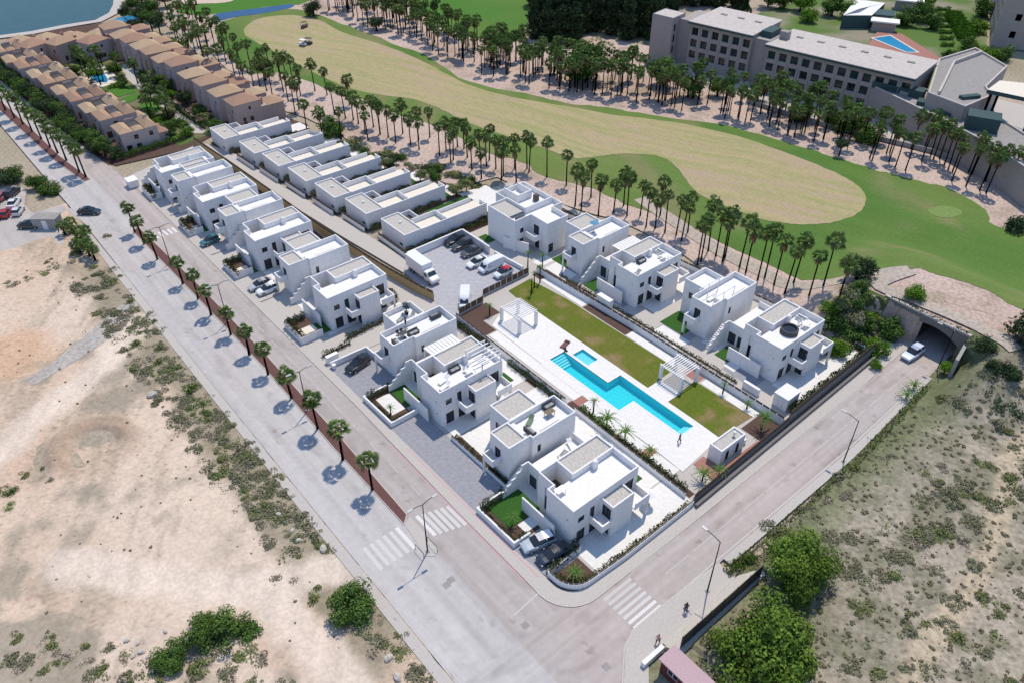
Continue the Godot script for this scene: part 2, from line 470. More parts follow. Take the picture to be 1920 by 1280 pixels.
func tone_lawn(x: float, z: float) -> Color:
	var a := big.get_noise_2d(x * 1.2, z * 1.2)
	var b := bent.get_noise_2d(x * 1.2 + z * 0.5, z * 0.55)
	var c := mixc(Color(0.115, 0.205, 0.045), Color(0.16, 0.225, 0.062), a * 1.2 + 0.4)
	c = mixc(c, Color(0.215, 0.225, 0.095), smoothstep(0.05, 0.5, b + 0.3 * a))
	c = mixc(c, Color(0.095, 0.19, 0.04), smoothstep(0.1, 0.5, -a))
	return c * (1.0 + 0.10 * fine.get_noise_2d((x * 0.95 - z * 0.3) * 3.0, (x * 0.3 + z * 0.95) * 0.25))

# cut straw-coloured fairway: mower passes run along it
func tone_fairway(x: float, z: float) -> Color:
	var along := Vector2(x, z).dot(Vector2(0.30, 0.954))
	var across := Vector2(x, z).dot(Vector2(0.954, -0.30)) + 5.0 * big.get_noise_2d(x * 0.8, z * 0.8)
	var pass_ := fine.get_noise_2d(across * 3.4, along * 0.12)
	var a := big.get_noise_2d(x * 1.4, z * 1.4)
	var c := mixc(Color(0.455, 0.372, 0.212), Color(0.37, 0.345, 0.165), pass_ * 1.3 + 0.40 + 0.5 * a)
	c = mixc(c, Color(0.30, 0.335, 0.13), smoothstep(0.02, 0.5, fine.get_noise_2d(across * 5.0 + 20.0, along * 0.22)) * 0.7)
	c = mixc(c, Color(0.45, 0.35, 0.235), smoothstep(0.1, 0.5, fine.get_noise_2d(across * 2.0 + 60.0, along * 0.2) - 0.4 * a))
	return c * (1.0 + 0.06 * fine.get_noise_2d(x * 3.0, z * 3.0))

func tone_bright_lawn(x: float, z: float) -> Color:
	var a := big.get_noise_2d(x * 1.0, z * 1.0)
	return mixc(Color(0.075, 0.20, 0.03), Color(0.13, 0.215, 0.048), a * 1.5 + 0.35)

func tone_pool_lawn(x: float, z: float) -> Color:
	var a := big.get_noise_2d(x * 4.0, z * 4.0)
	var g := fine.get_noise_2d(x * 1.5, z * 1.5)
	var c := mixc(Color(0.12, 0.165, 0.02), Color(0.17, 0.17, 0.035), a + 0.5 * g + 0.4)
	return mixc(c, Color(0.27, 0.2, 0.095), smoothstep(0.1, 0.55, g + a * 0.6 + 0.45 * smoothstep(-52.0, -44.0, z) - 0.15))

func tone_asphalt(x: float, z: float) -> Color:
	# sun-bleached surfacing: wheel tracks, streaks along the lanes, stains and dusty patches
	var avenue := z < -36.0 and x < 37.5
	var across := x - 22.8 if avenue else z + 34.0
	var along := z if avenue else x
	var a := big.get_noise_2d(x * 2.0, z * 0.7)
	var k := 0.515 + 0.016 * sin(across * 2.1) + 0.05 * a
	k += 0.05 * fine.get_noise_2d(across * 9.0, along * 0.10) + 0.03 * fine.get_noise_2d(across * 22.0, along * 0.25)
	k -= 0.06 * smoothstep(0.3, 0.55, fine.get_noise_2d(across * 2.0 + 80.0, along * 0.8)) + 0.10 * smoothstep(0.52, 0.62, fine.get_noise_2d(x * 3.0 - 60.0, z * 3.0))
	k += 0.03 * smoothstep(0.3, 0.5, fine.get_noise_2d(x * 1.1 + 200.0, z * 1.1))
	if x > 31.0: k -= 0.045
	k += 0.03 * smoothstep(31.0, 24.0, x) * smoothstep(-90.0, -60.0, z)
	var warm := 0.03 + 0.03 * smoothstep(-0.2, 0.4, a) + (0.03 if x > 31.0 else 0.0)
	return Color(k, k - warm * 0.7, k - warm)

func tone_path(x: float, z: float) -> Color:
	return mixc(Color(0.52, 0.45, 0.38), Color(0.46, 0.41, 0.36), fine.get_noise_2d(x, z) + 0.5)

func tone_base(x: float, z: float) -> Color:
	return mixc(Color(0.50, 0.42, 0.34), Color(0.36, 0.32, 0.22), big.get_noise_2d(x * 0.8, z * 0.8) * 1.4 + 0.5)

func build_ground() -> void:
	tracks = [[Vector2(-10.1, -100.8), Vector2(-0.4, -107.2), Vector2(11.2, -113.0), Vector2(20.1, -121.7)], [Vector2(24.0, -55.6), Vector2(16.3, -58.7), Vector2(10.5, -62.1), Vector2(3.7, -68.8), Vector2(-4.3, -78.4)], [Vector2(12.3, -61.5), Vector2(13.2, -52.7), Vector2(14.2, -43.0)]]
	slope_track = [Vector2(57.8, -5.7), Vector2(65.1, -6.6), Vector2(73.0, -6.9), Vector2(80.4, -7.3), Vector2(89.6, -10.2), Vector2(100.0, -13.4), Vector2(109.3, -13.8)]
	# one ground sheet reaching the horizon, finely cut only where its bank and slope stand
	var land := Sh.new()
	for ring in [[-1500.0, 2500.0, -2600.0, 1000.0]]:
		land.col = Color(0.46, 0.41, 0.31)
		var x0: float = ring[0]; var x1: float = ring[1]; var z0: float = ring[2]; var z1: float = ring[3]
		for q in [[x0, -100.0, z0, z1], [420.0, x1, z0, z1], [-100.0, 420.0, z0, -480.0], [-100.0, 420.0, 100.0, z1]]:
			land.quad(Vector3(q[0], -0.3, q[2]), Vector3(q[1], -0.3, q[2]), Vector3(q[1], -0.3, q[3]), Vector3(q[0], -0.3, q[3]))
	banked = false
	var mid := sheet(rect(-100, -480, 420, 100), -0.3, 4.0, tone_base)
	banked = true
	land.v.append_array(mid.v); land.n.append_array(mid.n); land.c.append_array(mid.c)
	structure("terrain", land, M.soil)
	structure("dirt_plot", sheet(ragged(rect(-45, -172, 22.9, 30), 0.5, 2.0), 0.0, 0.33, tone_dirt), M.pale_soil)
	structure("scrub_slope", sheet(PackedVector2Array([Vector2(36.9, -24.0), Vector2(43.1, -25.4), Vector2(55.4, -25.7), Vector2(64.6, -25.7), Vector2(83.0, -27.4), Vector2(101.1, -28.7), Vector2(110.7, -29.4), Vector2(116.6, -28.2), Vector2(115.7, -23.6), Vector2(137.0, -16.1), Vector2(73.5, 7.5), Vector2(49.0, -5.9)]), 0.02, 0.45, tone_scrub), M.soil)
	structure("grove_sand", sheet(ragged(PackedVector2Array([Vector2(84.5, -282.0), Vector2(154.1, -283.6), Vector2(177.2, -264.2), Vector2(158.8, -205.2), Vector2(179.7, -187.6), Vector2(191.6, -157.5), Vector2(189.5, -124.3), Vector2(197.3, -93.0), Vector2(197.8, -51.9), Vector2(162.3, -31.0), Vector2(118.9, -20.9), Vector2(123.0, -27.8), Vector2(120.4, -34.6), Vector2(102.4, -34.7), Vector2(103.2, -42.7), Vector2(103.1, -55.0), Vector2(105.7, -76.0), Vector2(106.7, -89.3), Vector2(102.1, -104.5), Vector2(99.5, -124.0), Vector2(82.1, -125.8), Vector2(84.9, -165.7), Vector2(82.4, -182.6), Vector2(78.1, -197.8), Vector2(85.0, -240.7)]), 1.0, 3.0), -0.04, 1.1, tone_grove), M.soil)
	structure("tunnel_bank", sheet(PackedVector2Array([Vector2(114.45, -66), Vector2(150, -66), Vector2(150, -6), Vector2(114.45, -6)]), -0.075, 0.9, tone_grove), M.soil)
	structure("tunnel_bank", sheet(PackedVector2Array([Vector2(97, -66), Vector2(114.44, -66), Vector2(114.44, -40.6), Vector2(106.6, -40.6), Vector2(106.6, -50), Vector2(97, -55)]), -0.01, 0.7, tone_bank), M.soil)
	# golf course
	var green := ragged(smooth(PackedVector2Array([Vector2(96.1, -264.9), Vector2(106.2, -270.0), Vector2(123.8, -267.9), Vector2(128.6, -254.3), Vector2(129.3, -241.4), Vector2(130.9, -224.4), Vector2(131.3, -211.3), Vector2(132.7, -197.6), Vector2(129.4, -176.9), Vector2(132.1, -164.2), Vector2(136.9, -154.2), Vector2(139.6, -144.7), Vector2(144.5, -137.8), Vector2(148.6, -130.2), Vector2(153.3, -120.0), Vector2(158.9, -111.0), Vector2(162.3, -100.7), Vector2(163.8, -89.7), Vector2(165.0, -81.9), Vector2(165.9, -74.4), Vector2(167.5, -67.6), Vector2(169.1, -61.0), Vector2(170.1, -54.4), Vector2(166.8, -47.2), Vector2(161.7, -43.2), Vector2(165.0, -35.0), Vector2(154.2, -26.0), Vector2(129.5, -20.6), Vector2(127.3, -24.2), Vector2(128.0, -27.7), Vector2(129.1, -31.6), Vector2(128.0, -37.6), Vector2(125.6, -43.1), Vector2(120.6, -47.4), Vector2(116.6, -51.2), Vector2(115.5, -55.3), Vector2(115.4, -60.3), Vector2(115.5, -66.3), Vector2(115.1, -74.6), Vector2(115.2, -84.4), Vector2(113.5, -91.1), Vector2(111.8, -97.9), Vector2(112.2, -104.6), Vector2(110.3, -110.3), Vector2(107.4, -117.0), Vector2(108.4, -126.2), Vector2(105.1, -135.1), Vector2(105.8, -153.1), Vector2(102.1, -165.7), Vector2(101.4, -178.2), Vector2(97.5, -187.2), Vector2(95.5, -203.8), Vector2(92.8, -213.1), Vector2(87.0, -217.4), Vector2(87.3, -230.9), Vector2(89.9, -246.1)]), 4), 0.9, 2.5)
	structure("golf_rough", sheet(green, 0.02, 1.3, tone_lawn), M.grass)
	var tan_ := ragged(smooth(PackedVector2Array([Vector2(100.4, -252.8), Vector2(107.0, -261.7), Vector2(114.5, -263.7), Vector2(122.1, -258.9), Vector2(125.4, -248.5), Vector2(124.8, -233.7), Vector2(128.1, -214.7), Vector2(129.1, -197.0), Vector2(128.5, -184.3), Vector2(127.9, -171.8), Vector2(130.5, -159.5), Vector2(134.8, -149.7), Vector2(139.2, -140.8), Vector2(143.3, -131.9), Vector2(148.2, -124.3), Vector2(152.8, -116.1), Vector2(157.2, -103.0), Vector2(158.3, -90.5), Vector2(158.5, -79.3), Vector2(157.2, -71.9), Vector2(154.1, -67.2), Vector2(149.8, -64.5), Vector2(144.3, -63.6), Vector2(138.9, -64.7), Vector2(134.3, -67.2), Vector2(131.3, -70.0), Vector2(128.5, -74.6), Vector2(127.6, -80.5), Vector2(127.0, -86.9), Vector2(127.9, -91.7), Vector2(130.9, -97.0), Vector2(133.3, -101.4), Vector2(134.6, -105.3), Vector2(133.4, -109.5), Vector2(128.3, -114.2), Vector2(122.2, -117.1), Vector2(118.0, -120.3), Vector2(117.2, -126.9), Vector2(114.8, -137.0), Vector2(112.5, -148.7), Vector2(112.1, -158.6), Vector2(112.0, -164.6), Vector2(110.0, -173.3), Vector2(106.3, -178.9), Vector2(102.8, -185.8), Vector2(101.1, -193.3), Vector2(100.2, -203.6), Vector2(99.8, -215.2), Vector2(99.8, -227.1), Vector2(99.3, -240.2)]), 4), 0.35, 2.0)
	structure("mown_fairway", sheet(tan_, 0.06, 0.9, tone_fairway), M.grass)
	structure("putting_green", sheet(smooth(PackedVector2Array([Vector2(158.2, -55.1), Vector2(161.0, -54.5), Vector2(162.9, -52.6), Vector2(162.9, -50.6), Vector2(161.4, -49.8), Vector2(158.6, -50.4), Vector2(156.9, -52.1), Vector2(156.8, -54.0)]), 4), 0.06, 1.0, func(_x, _z): return Color(0.20, 0.29, 0.09)), M.grass)
	structure("far_fairway", sheet(ragged(smooth(PackedVector2Array([Vector2(172.8, -263.1), Vector2(161.0, -241.7), Vector2(153.8, -227.0), Vector2(152.3, -210.7), Vector2(155.2, -199.2), Vector2(163.5, -190.2), Vector2(177.9, -203.7), Vector2(192.7, -206.9), Vector2(220.7, -222.9), Vector2(203.5, -252.1)]), 4), 0.6, 3.0), 0.0, 2.0, tone_bright_lawn), M.grass)
	structure("lakeside_lawn", sheet(ragged(PackedVector2Array([Vector2(106.9, -313.7), Vector2(150.3, -277.2), Vector2(128.8, -269.6), Vector2(124.8, -272.9), Vector2(113.7, -275.6), Vector2(100.6, -278.6), Vector2(96.6, -279.5), Vector2(93.2, -290.3)]), 1.0, 3.0), -0.02, 2.5, func(x, z): return tone_bright_lawn(x, z)), M.grass)
	structure("bunker_sand", sheet(ragged(smooth(PackedVector2Array([Vector2(102.7, -311.7), Vector2(116.8, -299.8), Vector2(115.0, -291.4), Vector2(109.9, -288.8), Vector2(99.3, -296.0), Vector2(98.4, -301.0)]), 4), 0.6, 2.0), 0.04, 2.5, func(_x, _z): return Color(0.66, 0.54, 0.44)), M.soil)
	structure("lake", sheet(PackedVector2Array([Vector2(-0.1, -318.4), Vector2(40.3, -300.4), Vector2(49.3, -298.5), Vector2(59.1, -298.9), Vector2(69.1, -298.0), Vector2(75.6, -303.5), Vector2(79.4, -311.8), Vector2(90.7, -346.8), Vector2(10.5, -414.0)]), 0.0, 8.0, func(_x, _z): return Color.WHITE, false), M.lake)
	var shore := Sh.new()
	shore.flat(strip(PackedVector2Array([Vector2(12.8, -311.4), Vector2(39.9, -298.7), Vector2(48.8, -296.7), Vector2(58.9, -296.9), Vector2(69.0, -295.8), Vector2(76.0, -301.6), Vector2(80.6, -310.9), Vector2(90.1, -337.3)]), 3.4), 0.05)
	structure("lake_promenade", shore, M.sidewalk)
	structure("pond", sheet(smooth(PackedVector2Array([Vector2(97.8, -270.9), Vector2(101.1, -277.3), Vector2(106.7, -277.4), Vector2(115.4, -275.0), Vector2(126.9, -271.9), Vector2(125.8, -268.7), Vector2(119.8, -268.0), Vector2(112.3, -268.7), Vector2(105.5, -270.6), Vector2(99.9, -269.9)]), 3), 0.06, 5.0, func(_x, _z): return Color.WHITE, false), M.pond)
	structure("cart_path", sheet(strip(smooth_line(PackedVector2Array([Vector2(116.2, -96.6), Vector2(114.5, -86.3), Vector2(112.7, -74.3), Vector2(112.4, -68.2), Vector2(112.6, -62.9), Vector2(112.5, -57.2), Vector2(114.2, -52.3), Vector2(118.4, -48.1), Vector2(124.8, -42.7)])), 3.2), 0.06, 0.8, tone_path), M.soil)
	structure("cart_path", sheet(strip(smooth_line(PackedVector2Array([Vector2(124.85, -42.73), Vector2(116.6, -44.0), Vector2(117.0, -38.0), Vector2(117.6, -32.0), Vector2(117.6, -26.5), Vector2(116.0, -21.5)])), 2.6), 0.2, 0.8, tone_path), M.soil)
	structure("grove_track", sheet(strip(smooth_line(PackedVector2Array([Vector2(90.1, -292.9), Vector2(87.5, -275.8), Vector2(85.2, -261.4), Vector2(82.9, -245.6), Vector2(80.9, -229.3), Vector2(78.7, -212.1), Vector2(78.1, -197.8)])), 3.0), 0.0, 1.2, tone_path), M.soil)

func smooth_line(p: PackedVector2Array, per: int = 5) -> PackedVector2Array:
	var out := PackedVector2Array()
	for i in p.size() - 1:
		for k in per:
			out.append(p[i].cubic_interpolate(p[i + 1], p[maxi(i - 1, 0)], p[mini(i + 2, p.size() - 1)], float(k) / per))
	out.append(p[-1])
	return out

func arc(c: Vector2, r: float, a0: float, a1: float, steps: int) -> PackedVector2Array:
	var out := PackedVector2Array()
	for i in steps + 1:
		var a := deg_to_rad(lerpf(a0, a1, float(i) / steps))
		out.append(c + Vector2(cos(a), sin(a)) * r)
	return out

func kerb(called: String, line: PackedVector2Array, closed: bool = false) -> void:
	var s := Sh.new()
	s.wall(line, 0.22, -0.05, 0.15, closed)
	structure(called, s, M.kerb)

func stripe(called: String, line: PackedVector2Array, w: float, m: Material = M.paint) -> void:
	var s := Sh.new()
	s.flat(strip(line, w), 0.064)
	structure(called, s, m)

func build_roads() -> void:
	# avenue with its side road, one surface
	var road := PackedVector2Array([Vector2(22.8, 12), Vector2(22.8, -70), Vector2(22.9, -120), Vector2(23.2, -160)])
	road.append_array(PackedVector2Array([Vector2(22.6, -224.2), Vector2(19.7, -264.2)]))
	road.append_array(PackedVector2Array([Vector2(32.7, -255.9), Vector2(34.1, -230.0), Vector2(35.1, -202.7), Vector2(36.1, -180.6)]))
	road.append_array(PackedVector2Array([Vector2(36.9, -166), Vector2(37.1, -120), Vector2(37.3, -80), Vector2(36.9, -55), Vector2(36.9, -41.5)]))
	road.append_array(arc(Vector2(41.4, -38.9), 4.6, 190, 90, 8))
	road.append_array(PackedVector2Array([Vector2(60, -34.25), Vector2(100, -34.6), Vector2(114.4, -34.9), Vector2(127, -35.2), Vector2(127, -29.2), Vector2(114.4, -29.2), Vector2(100, -28.6), Vector2(84, -28.2), Vector2(60, -28.2), Vector2(47, -27.9)]))
	road.append_array(PackedVector2Array([Vector2(45.9, -28.5), Vector2(41.7, -28.5), Vector2(39.4, -27.7), Vector2(35.5, -24.4)]))
	road.append(Vector2(38, 12))
	structure("road", sheet(road, 0.05, 0.28, tone_asphalt, false), M.asphalt)
	# junction apron by the plot on the left and the service lane past the trees
	structure("side_lane", sheet(PackedVector2Array([Vector2(9.8, -169.3), Vector2(6.1, -153.6), Vector2(11.9, -154.7), Vector2(18.0, -155.8), Vector2(19.1, -162.8), Vector2(19.6, -167.1), Vector2(22.0, -169.1), Vector2(25.2, -169.3), Vector2(25.5, -158.8), Vector2(23.6, -157.2), Vector2(22.2, -168.6), Vector2(22.0, -171.7), Vector2(16.4, -172.0), Vector2(16.1, -176.7), Vector2(18.4, -183.9), Vector2(15.0, -191.6)]), 0.03, 1.0, func(x, z): return tone_asphalt(x, z) * Color(1.0, 0.97, 0.94), false), M.asphalt)
	structure("concrete_lane", sheet(ragged(PackedVector2Array([Vector2(20.2, -128.5), Vector2(22.5, -127.8), Vector2(19.9, -123.8), Vector2(15.7, -120.3), Vector2(11.7, -118.5), Vector2(7.4, -117.0), Vector2(1.8, -115.6), Vector2(1.2, -117.8), Vector2(6.4, -120.0), Vector2(12.4, -123.6), Vector2(16.7, -126.1)]), 0.3, 1.5), 0.03, 0.6, func(x, z): return mixc(Color(0.52, 0.48, 0.44), Color(0.44, 0.41, 0.38), fine.get_noise_2d(x * 1.5, z * 1.5) + 0.4)), M.soil)
	# median, planted in red-brown gravel
	var med := PackedVector2Array([Vector2(31.4, -58.4), Vector2(30.35, -57.4), Vector2(30.3, -75), Vector2(30.7, -96), Vector2(30.2, -125), Vector2(29.6, -151.5), Vector2(30.9, -152.3), Vector2(31.9, -125), Vector2(32.2, -99), Vector2(31.9, -75)])
	slab("median", med, 0.16, M.median, 0.2)
	kerb("median_kerb", med, true)
	var med2 := PackedVector2Array([Vector2(23.7, -284.8), Vector2(26.5, -241.0), Vector2(27.7, -217.8), Vector2(28.5, -196.5), Vector2(30.2, -179.8), Vector2(29.0, -179.5), Vector2(27.0, -195.2), Vector2(25.9, -215.6), Vector2(24.7, -237.8), Vector2(22.2, -281.4)])
	slab("median", med2, 0.16, M.median, 0.2)
	kerb("median_kerb", med2, true)
	slab("crossing_refuge", PackedVector2Array([Vector2(30.35, -57.1), Vector2(31.6, -57.9), Vector2(31.5, -51.6), Vector2(30.6, -50.8), Vector2(29.6, -51.6)]), 0.1, M.sidewalk, 0.1)
	# pavements
	var walk := PackedVector2Array([Vector2(36.9, -175), Vector2(37.1, -120), Vector2(37.3, -80), Vector2(36.9, -55), Vector2(36.9, -41.5)])
	walk.append_array(arc(Vector2(41.4, -38.9), 4.6, 190, 90, 8))
	walk.append_array(PackedVector2Array([Vector2(60, -34.25), Vector2(100, -34.6), Vector2(114, -34.9), Vector2(114, -37.2), Vector2(60, -36.0), Vector2(43, -35.9)]))
	walk.append_array(arc(Vector2(41.8, -38.9), 3.0, 95, 180, 6))
	walk.append_array(PackedVector2Array([Vector2(38.8, -45), Vector2(38.5, -52), Vector2(38.4, -90), Vector2(37.9, -120), Vector2(37.3, -175)]))
	slab("pavement", walk, 0.15, M.sidewalk, 0.15)
	kerb("kerb", PackedVector2Array([Vector2(36.8, -175), Vector2(37.0, -120), Vector2(37.2, -80), Vector2(36.8, -55), Vector2(36.8, -41.5)]) + arc(Vector2(41.4, -38.9), 4.7, 190, 90, 8) + PackedVector2Array([Vector2(60, -34.15), Vector2(100, -34.5), Vector2(114, -34.8)]))
	var walk2 := PackedVector2Array([Vector2(35.5, -24.4), Vector2(39.4, -27.7), Vector2(41.7, -28.5), Vector2(45.9, -28.5), Vector2(51.8, -28.3), Vector2(56.1, -27.9), Vector2(55.6, -26.3), Vector2(55.4, -25.7), Vector2(43.1, -25.4), Vector2(40.6, -25.4), Vector2(37.6, -22.6)])
	slab("pavement", walk2, 0.15, M.sidewalk, 0.15)
	kerb("kerb", PackedVector2Array([Vector2(35.5, -24.4), Vector2(39.4, -27.8), Vector2(41.7, -28.6), Vector2(45.9, -28.6), Vector2(51.8, -28.4), Vector2(56.1, -28.0)]))
	slab("pavement", PackedVector2Array([Vector2(21.4, 12), Vector2(21.4, -70), Vector2(21.8, -157), Vector2(23.0, -157), Vector2(22.7, -70), Vector2(22.6, 12)]), 0.1, M.sidewalk, 0.1)
	slab("pavement", PackedVector2Array([Vector2(57, -28.2), Vector2(57, -27.1), Vector2(84, -27.1), Vector2(108, -28.4), Vector2(108, -29.0), Vector2(84, -28.2)]), 0.12, M.sidewalk, 0.12)
	# painted lines
	for k in 6:
		var x := 32.3 + k * 0.78
		stripe("crosswalk_stripe", PackedVector2Array([Vector2(x, -57.4 + k * 0.24), Vector2(x + 0.05, -53.4 + k * 0.24)]), 0.5, M.paint if k == 0 else M.worn_paint)
	for k in 6:
		var x := 29.3 - k * 0.95
		stripe("crosswalk_stripe", PackedVector2Array([Vector2(x, -57.5), Vector2(x, -53.4)]), 0.5, M.paint if k == 0 else M.worn_paint)
	for k in 7:
		var z := -28.75 - k * 0.78
		stripe("crosswalk_stripe", PackedVector2Array([Vector2(41.9, z), Vector2(46.4, z)]), 0.4, M.paint if k < 2 else (M.worn_paint if k < 4 else M.faint_paint))
	for k in 5:
		stripe("crosswalk_stripe", PackedVector2Array([Vector2(32.4 + k * 0.9, -148.0), Vector2(32.5 + k * 0.9, -145.6)]), 0.45)
	for k in 12:
		stripe("centre_line", PackedVector2Array([Vector2(50 + k * 5.0, -31.25), Vector2(54.2 + k * 5.0, -31.25)]), 0.1, M.faint_paint)
	stripe("edge_line", PackedVector2Array([Vector2(47, -34.0), Vector2(100, -34.3)]), 0.12, M.faint_paint)
	stripe("edge_line", PackedVector2Array([Vector2(47, -28.55), Vector2(84, -28.5), Vector2(107, -29.2)]), 0.16, M.faint_paint)
	stripe("lane_line", PackedVector2Array([Vector2(26.6, -62), Vector2(26.6, -150)]), 0.1, M.faint_paint)
	stripe("edge_line", PackedVector2Array([Vector2(23.2, -46), Vector2(23.2, 5)]), 0.12, M.faint_paint)
	for k in 18:
		stripe("lane_dash", PackedVector2Array([Vector2(34.6, -60 - k * 5.0), Vector2(34.6, -62.2 - k * 5.0)]), 0.1, M.faint_paint)
	stripe("stop_line", PackedVector2Array([Vector2(32.6, -38.6), Vector2(36.7, -39.0)]), 0.18, M.faint_paint)
	stripe("pink_kerb_line", PackedVector2Array([Vector2(36.55, -41), Vector2(36.6, -70)]), 0.16, M.pink_paint)
	var pl := Sh.new()
	pl.flat(strip(PackedVector2Array([Vector2(38.15, -40.5), Vector2(38.0, -68.0)]), 0.16), 0.156)
	structure("pink_drive_line", pl, M.pink_paint)
	# manholes
	for p in [Vector2(30.04, -46.96), Vector2(29.18, -46.73), Vector2(32.88, -36.86), Vector2(36.31, -27.54)]:
		var s := Sh.new()
		s.tbox(Vector3(p.x, 0.062, p.y), Vector3(0.4, 0.008, 0.4), 0.0)
		var o := part("manhole_cover", s, M.grey_roof, self)
		o.set_meta("kind", "structure")

# ------------------------------------------------------------------ villas
func pv(list: Array) -> PackedVector2Array:
	var out := PackedVector2Array()
	for i in range(0, list.size(), 2): out.append(Vector2(list[i], list[i + 1]))
	return out

# a window set in a wall opening: frame and pane; o lower left corner seen along u, w x h, nn outward
func window(parent: Node, o: Vector3, u: Vector3, w: float, h: float, nn: Vector3, m: Material = null, bars: int = 1, frame_m: Material = null) -> void:
	var f := Sh.new()
	var back := -nn * 0.12
	for q in [[0.0, 0.06, 0.0, h], [w - 0.06, w, 0.0, h], [0.06, w - 0.06, 0.0, 0.06], [0.06, w - 0.06, h - 0.06, h]]:
		bar(f, o + back, u, nn, q)
	for k in bars:
		var x := w * (k + 1) / (bars + 1)
		bar(f, o + back, u, nn, [x - 0.03, x + 0.03, 0.06, h - 0.06])
	var frame := part("window", f, frame_m if frame_m else M.frame, parent)
	var p := Sh.new()
	var b2 := -nn * 0.15
	p.face(o + b2, o + b2 + u * w, o + b2 + u * w + Vector3.UP * h, o + b2 + Vector3.UP * h, nn)
	part("pane", p, m if m else M.glass, frame)

func bar(f: Sh, o: Vector3, u: Vector3, nn: Vector3, q: Array) -> void:
	var a = o + u * q[0] + Vector3.UP * q[2]; var b = o + u * q[1] + Vector3.UP * q[3] + nn * 0.05
	f.box(a.min(b), a.max(b))

var X := Vector3.RIGHT
var Z := Vector3.BACK

func wall_part(called: String, parent: Node, pts: Array, t: float, y0: float, y1: float, m: Material = null, closed: bool = false) -> Node:
	var s := Sh.new()
	s.wall(pv(pts), t, y0, y1, closed)
	return part(called, s, m if m else M.plaster, parent)

func box_part(called: String, parent: Node, lo: Vector3, hi: Vector3, m: Material = null) -> Node:
	var s := Sh.new()
	s.box(lo, hi)
	return part(called, s, m if m else M.plaster, parent)

func floor_part(called: String, parent: Node, list: Array, y: float, m: Material) -> Node:
	var s := Sh.new()
	s.flat(pv(list), y)
	return part(called, s, m, parent)

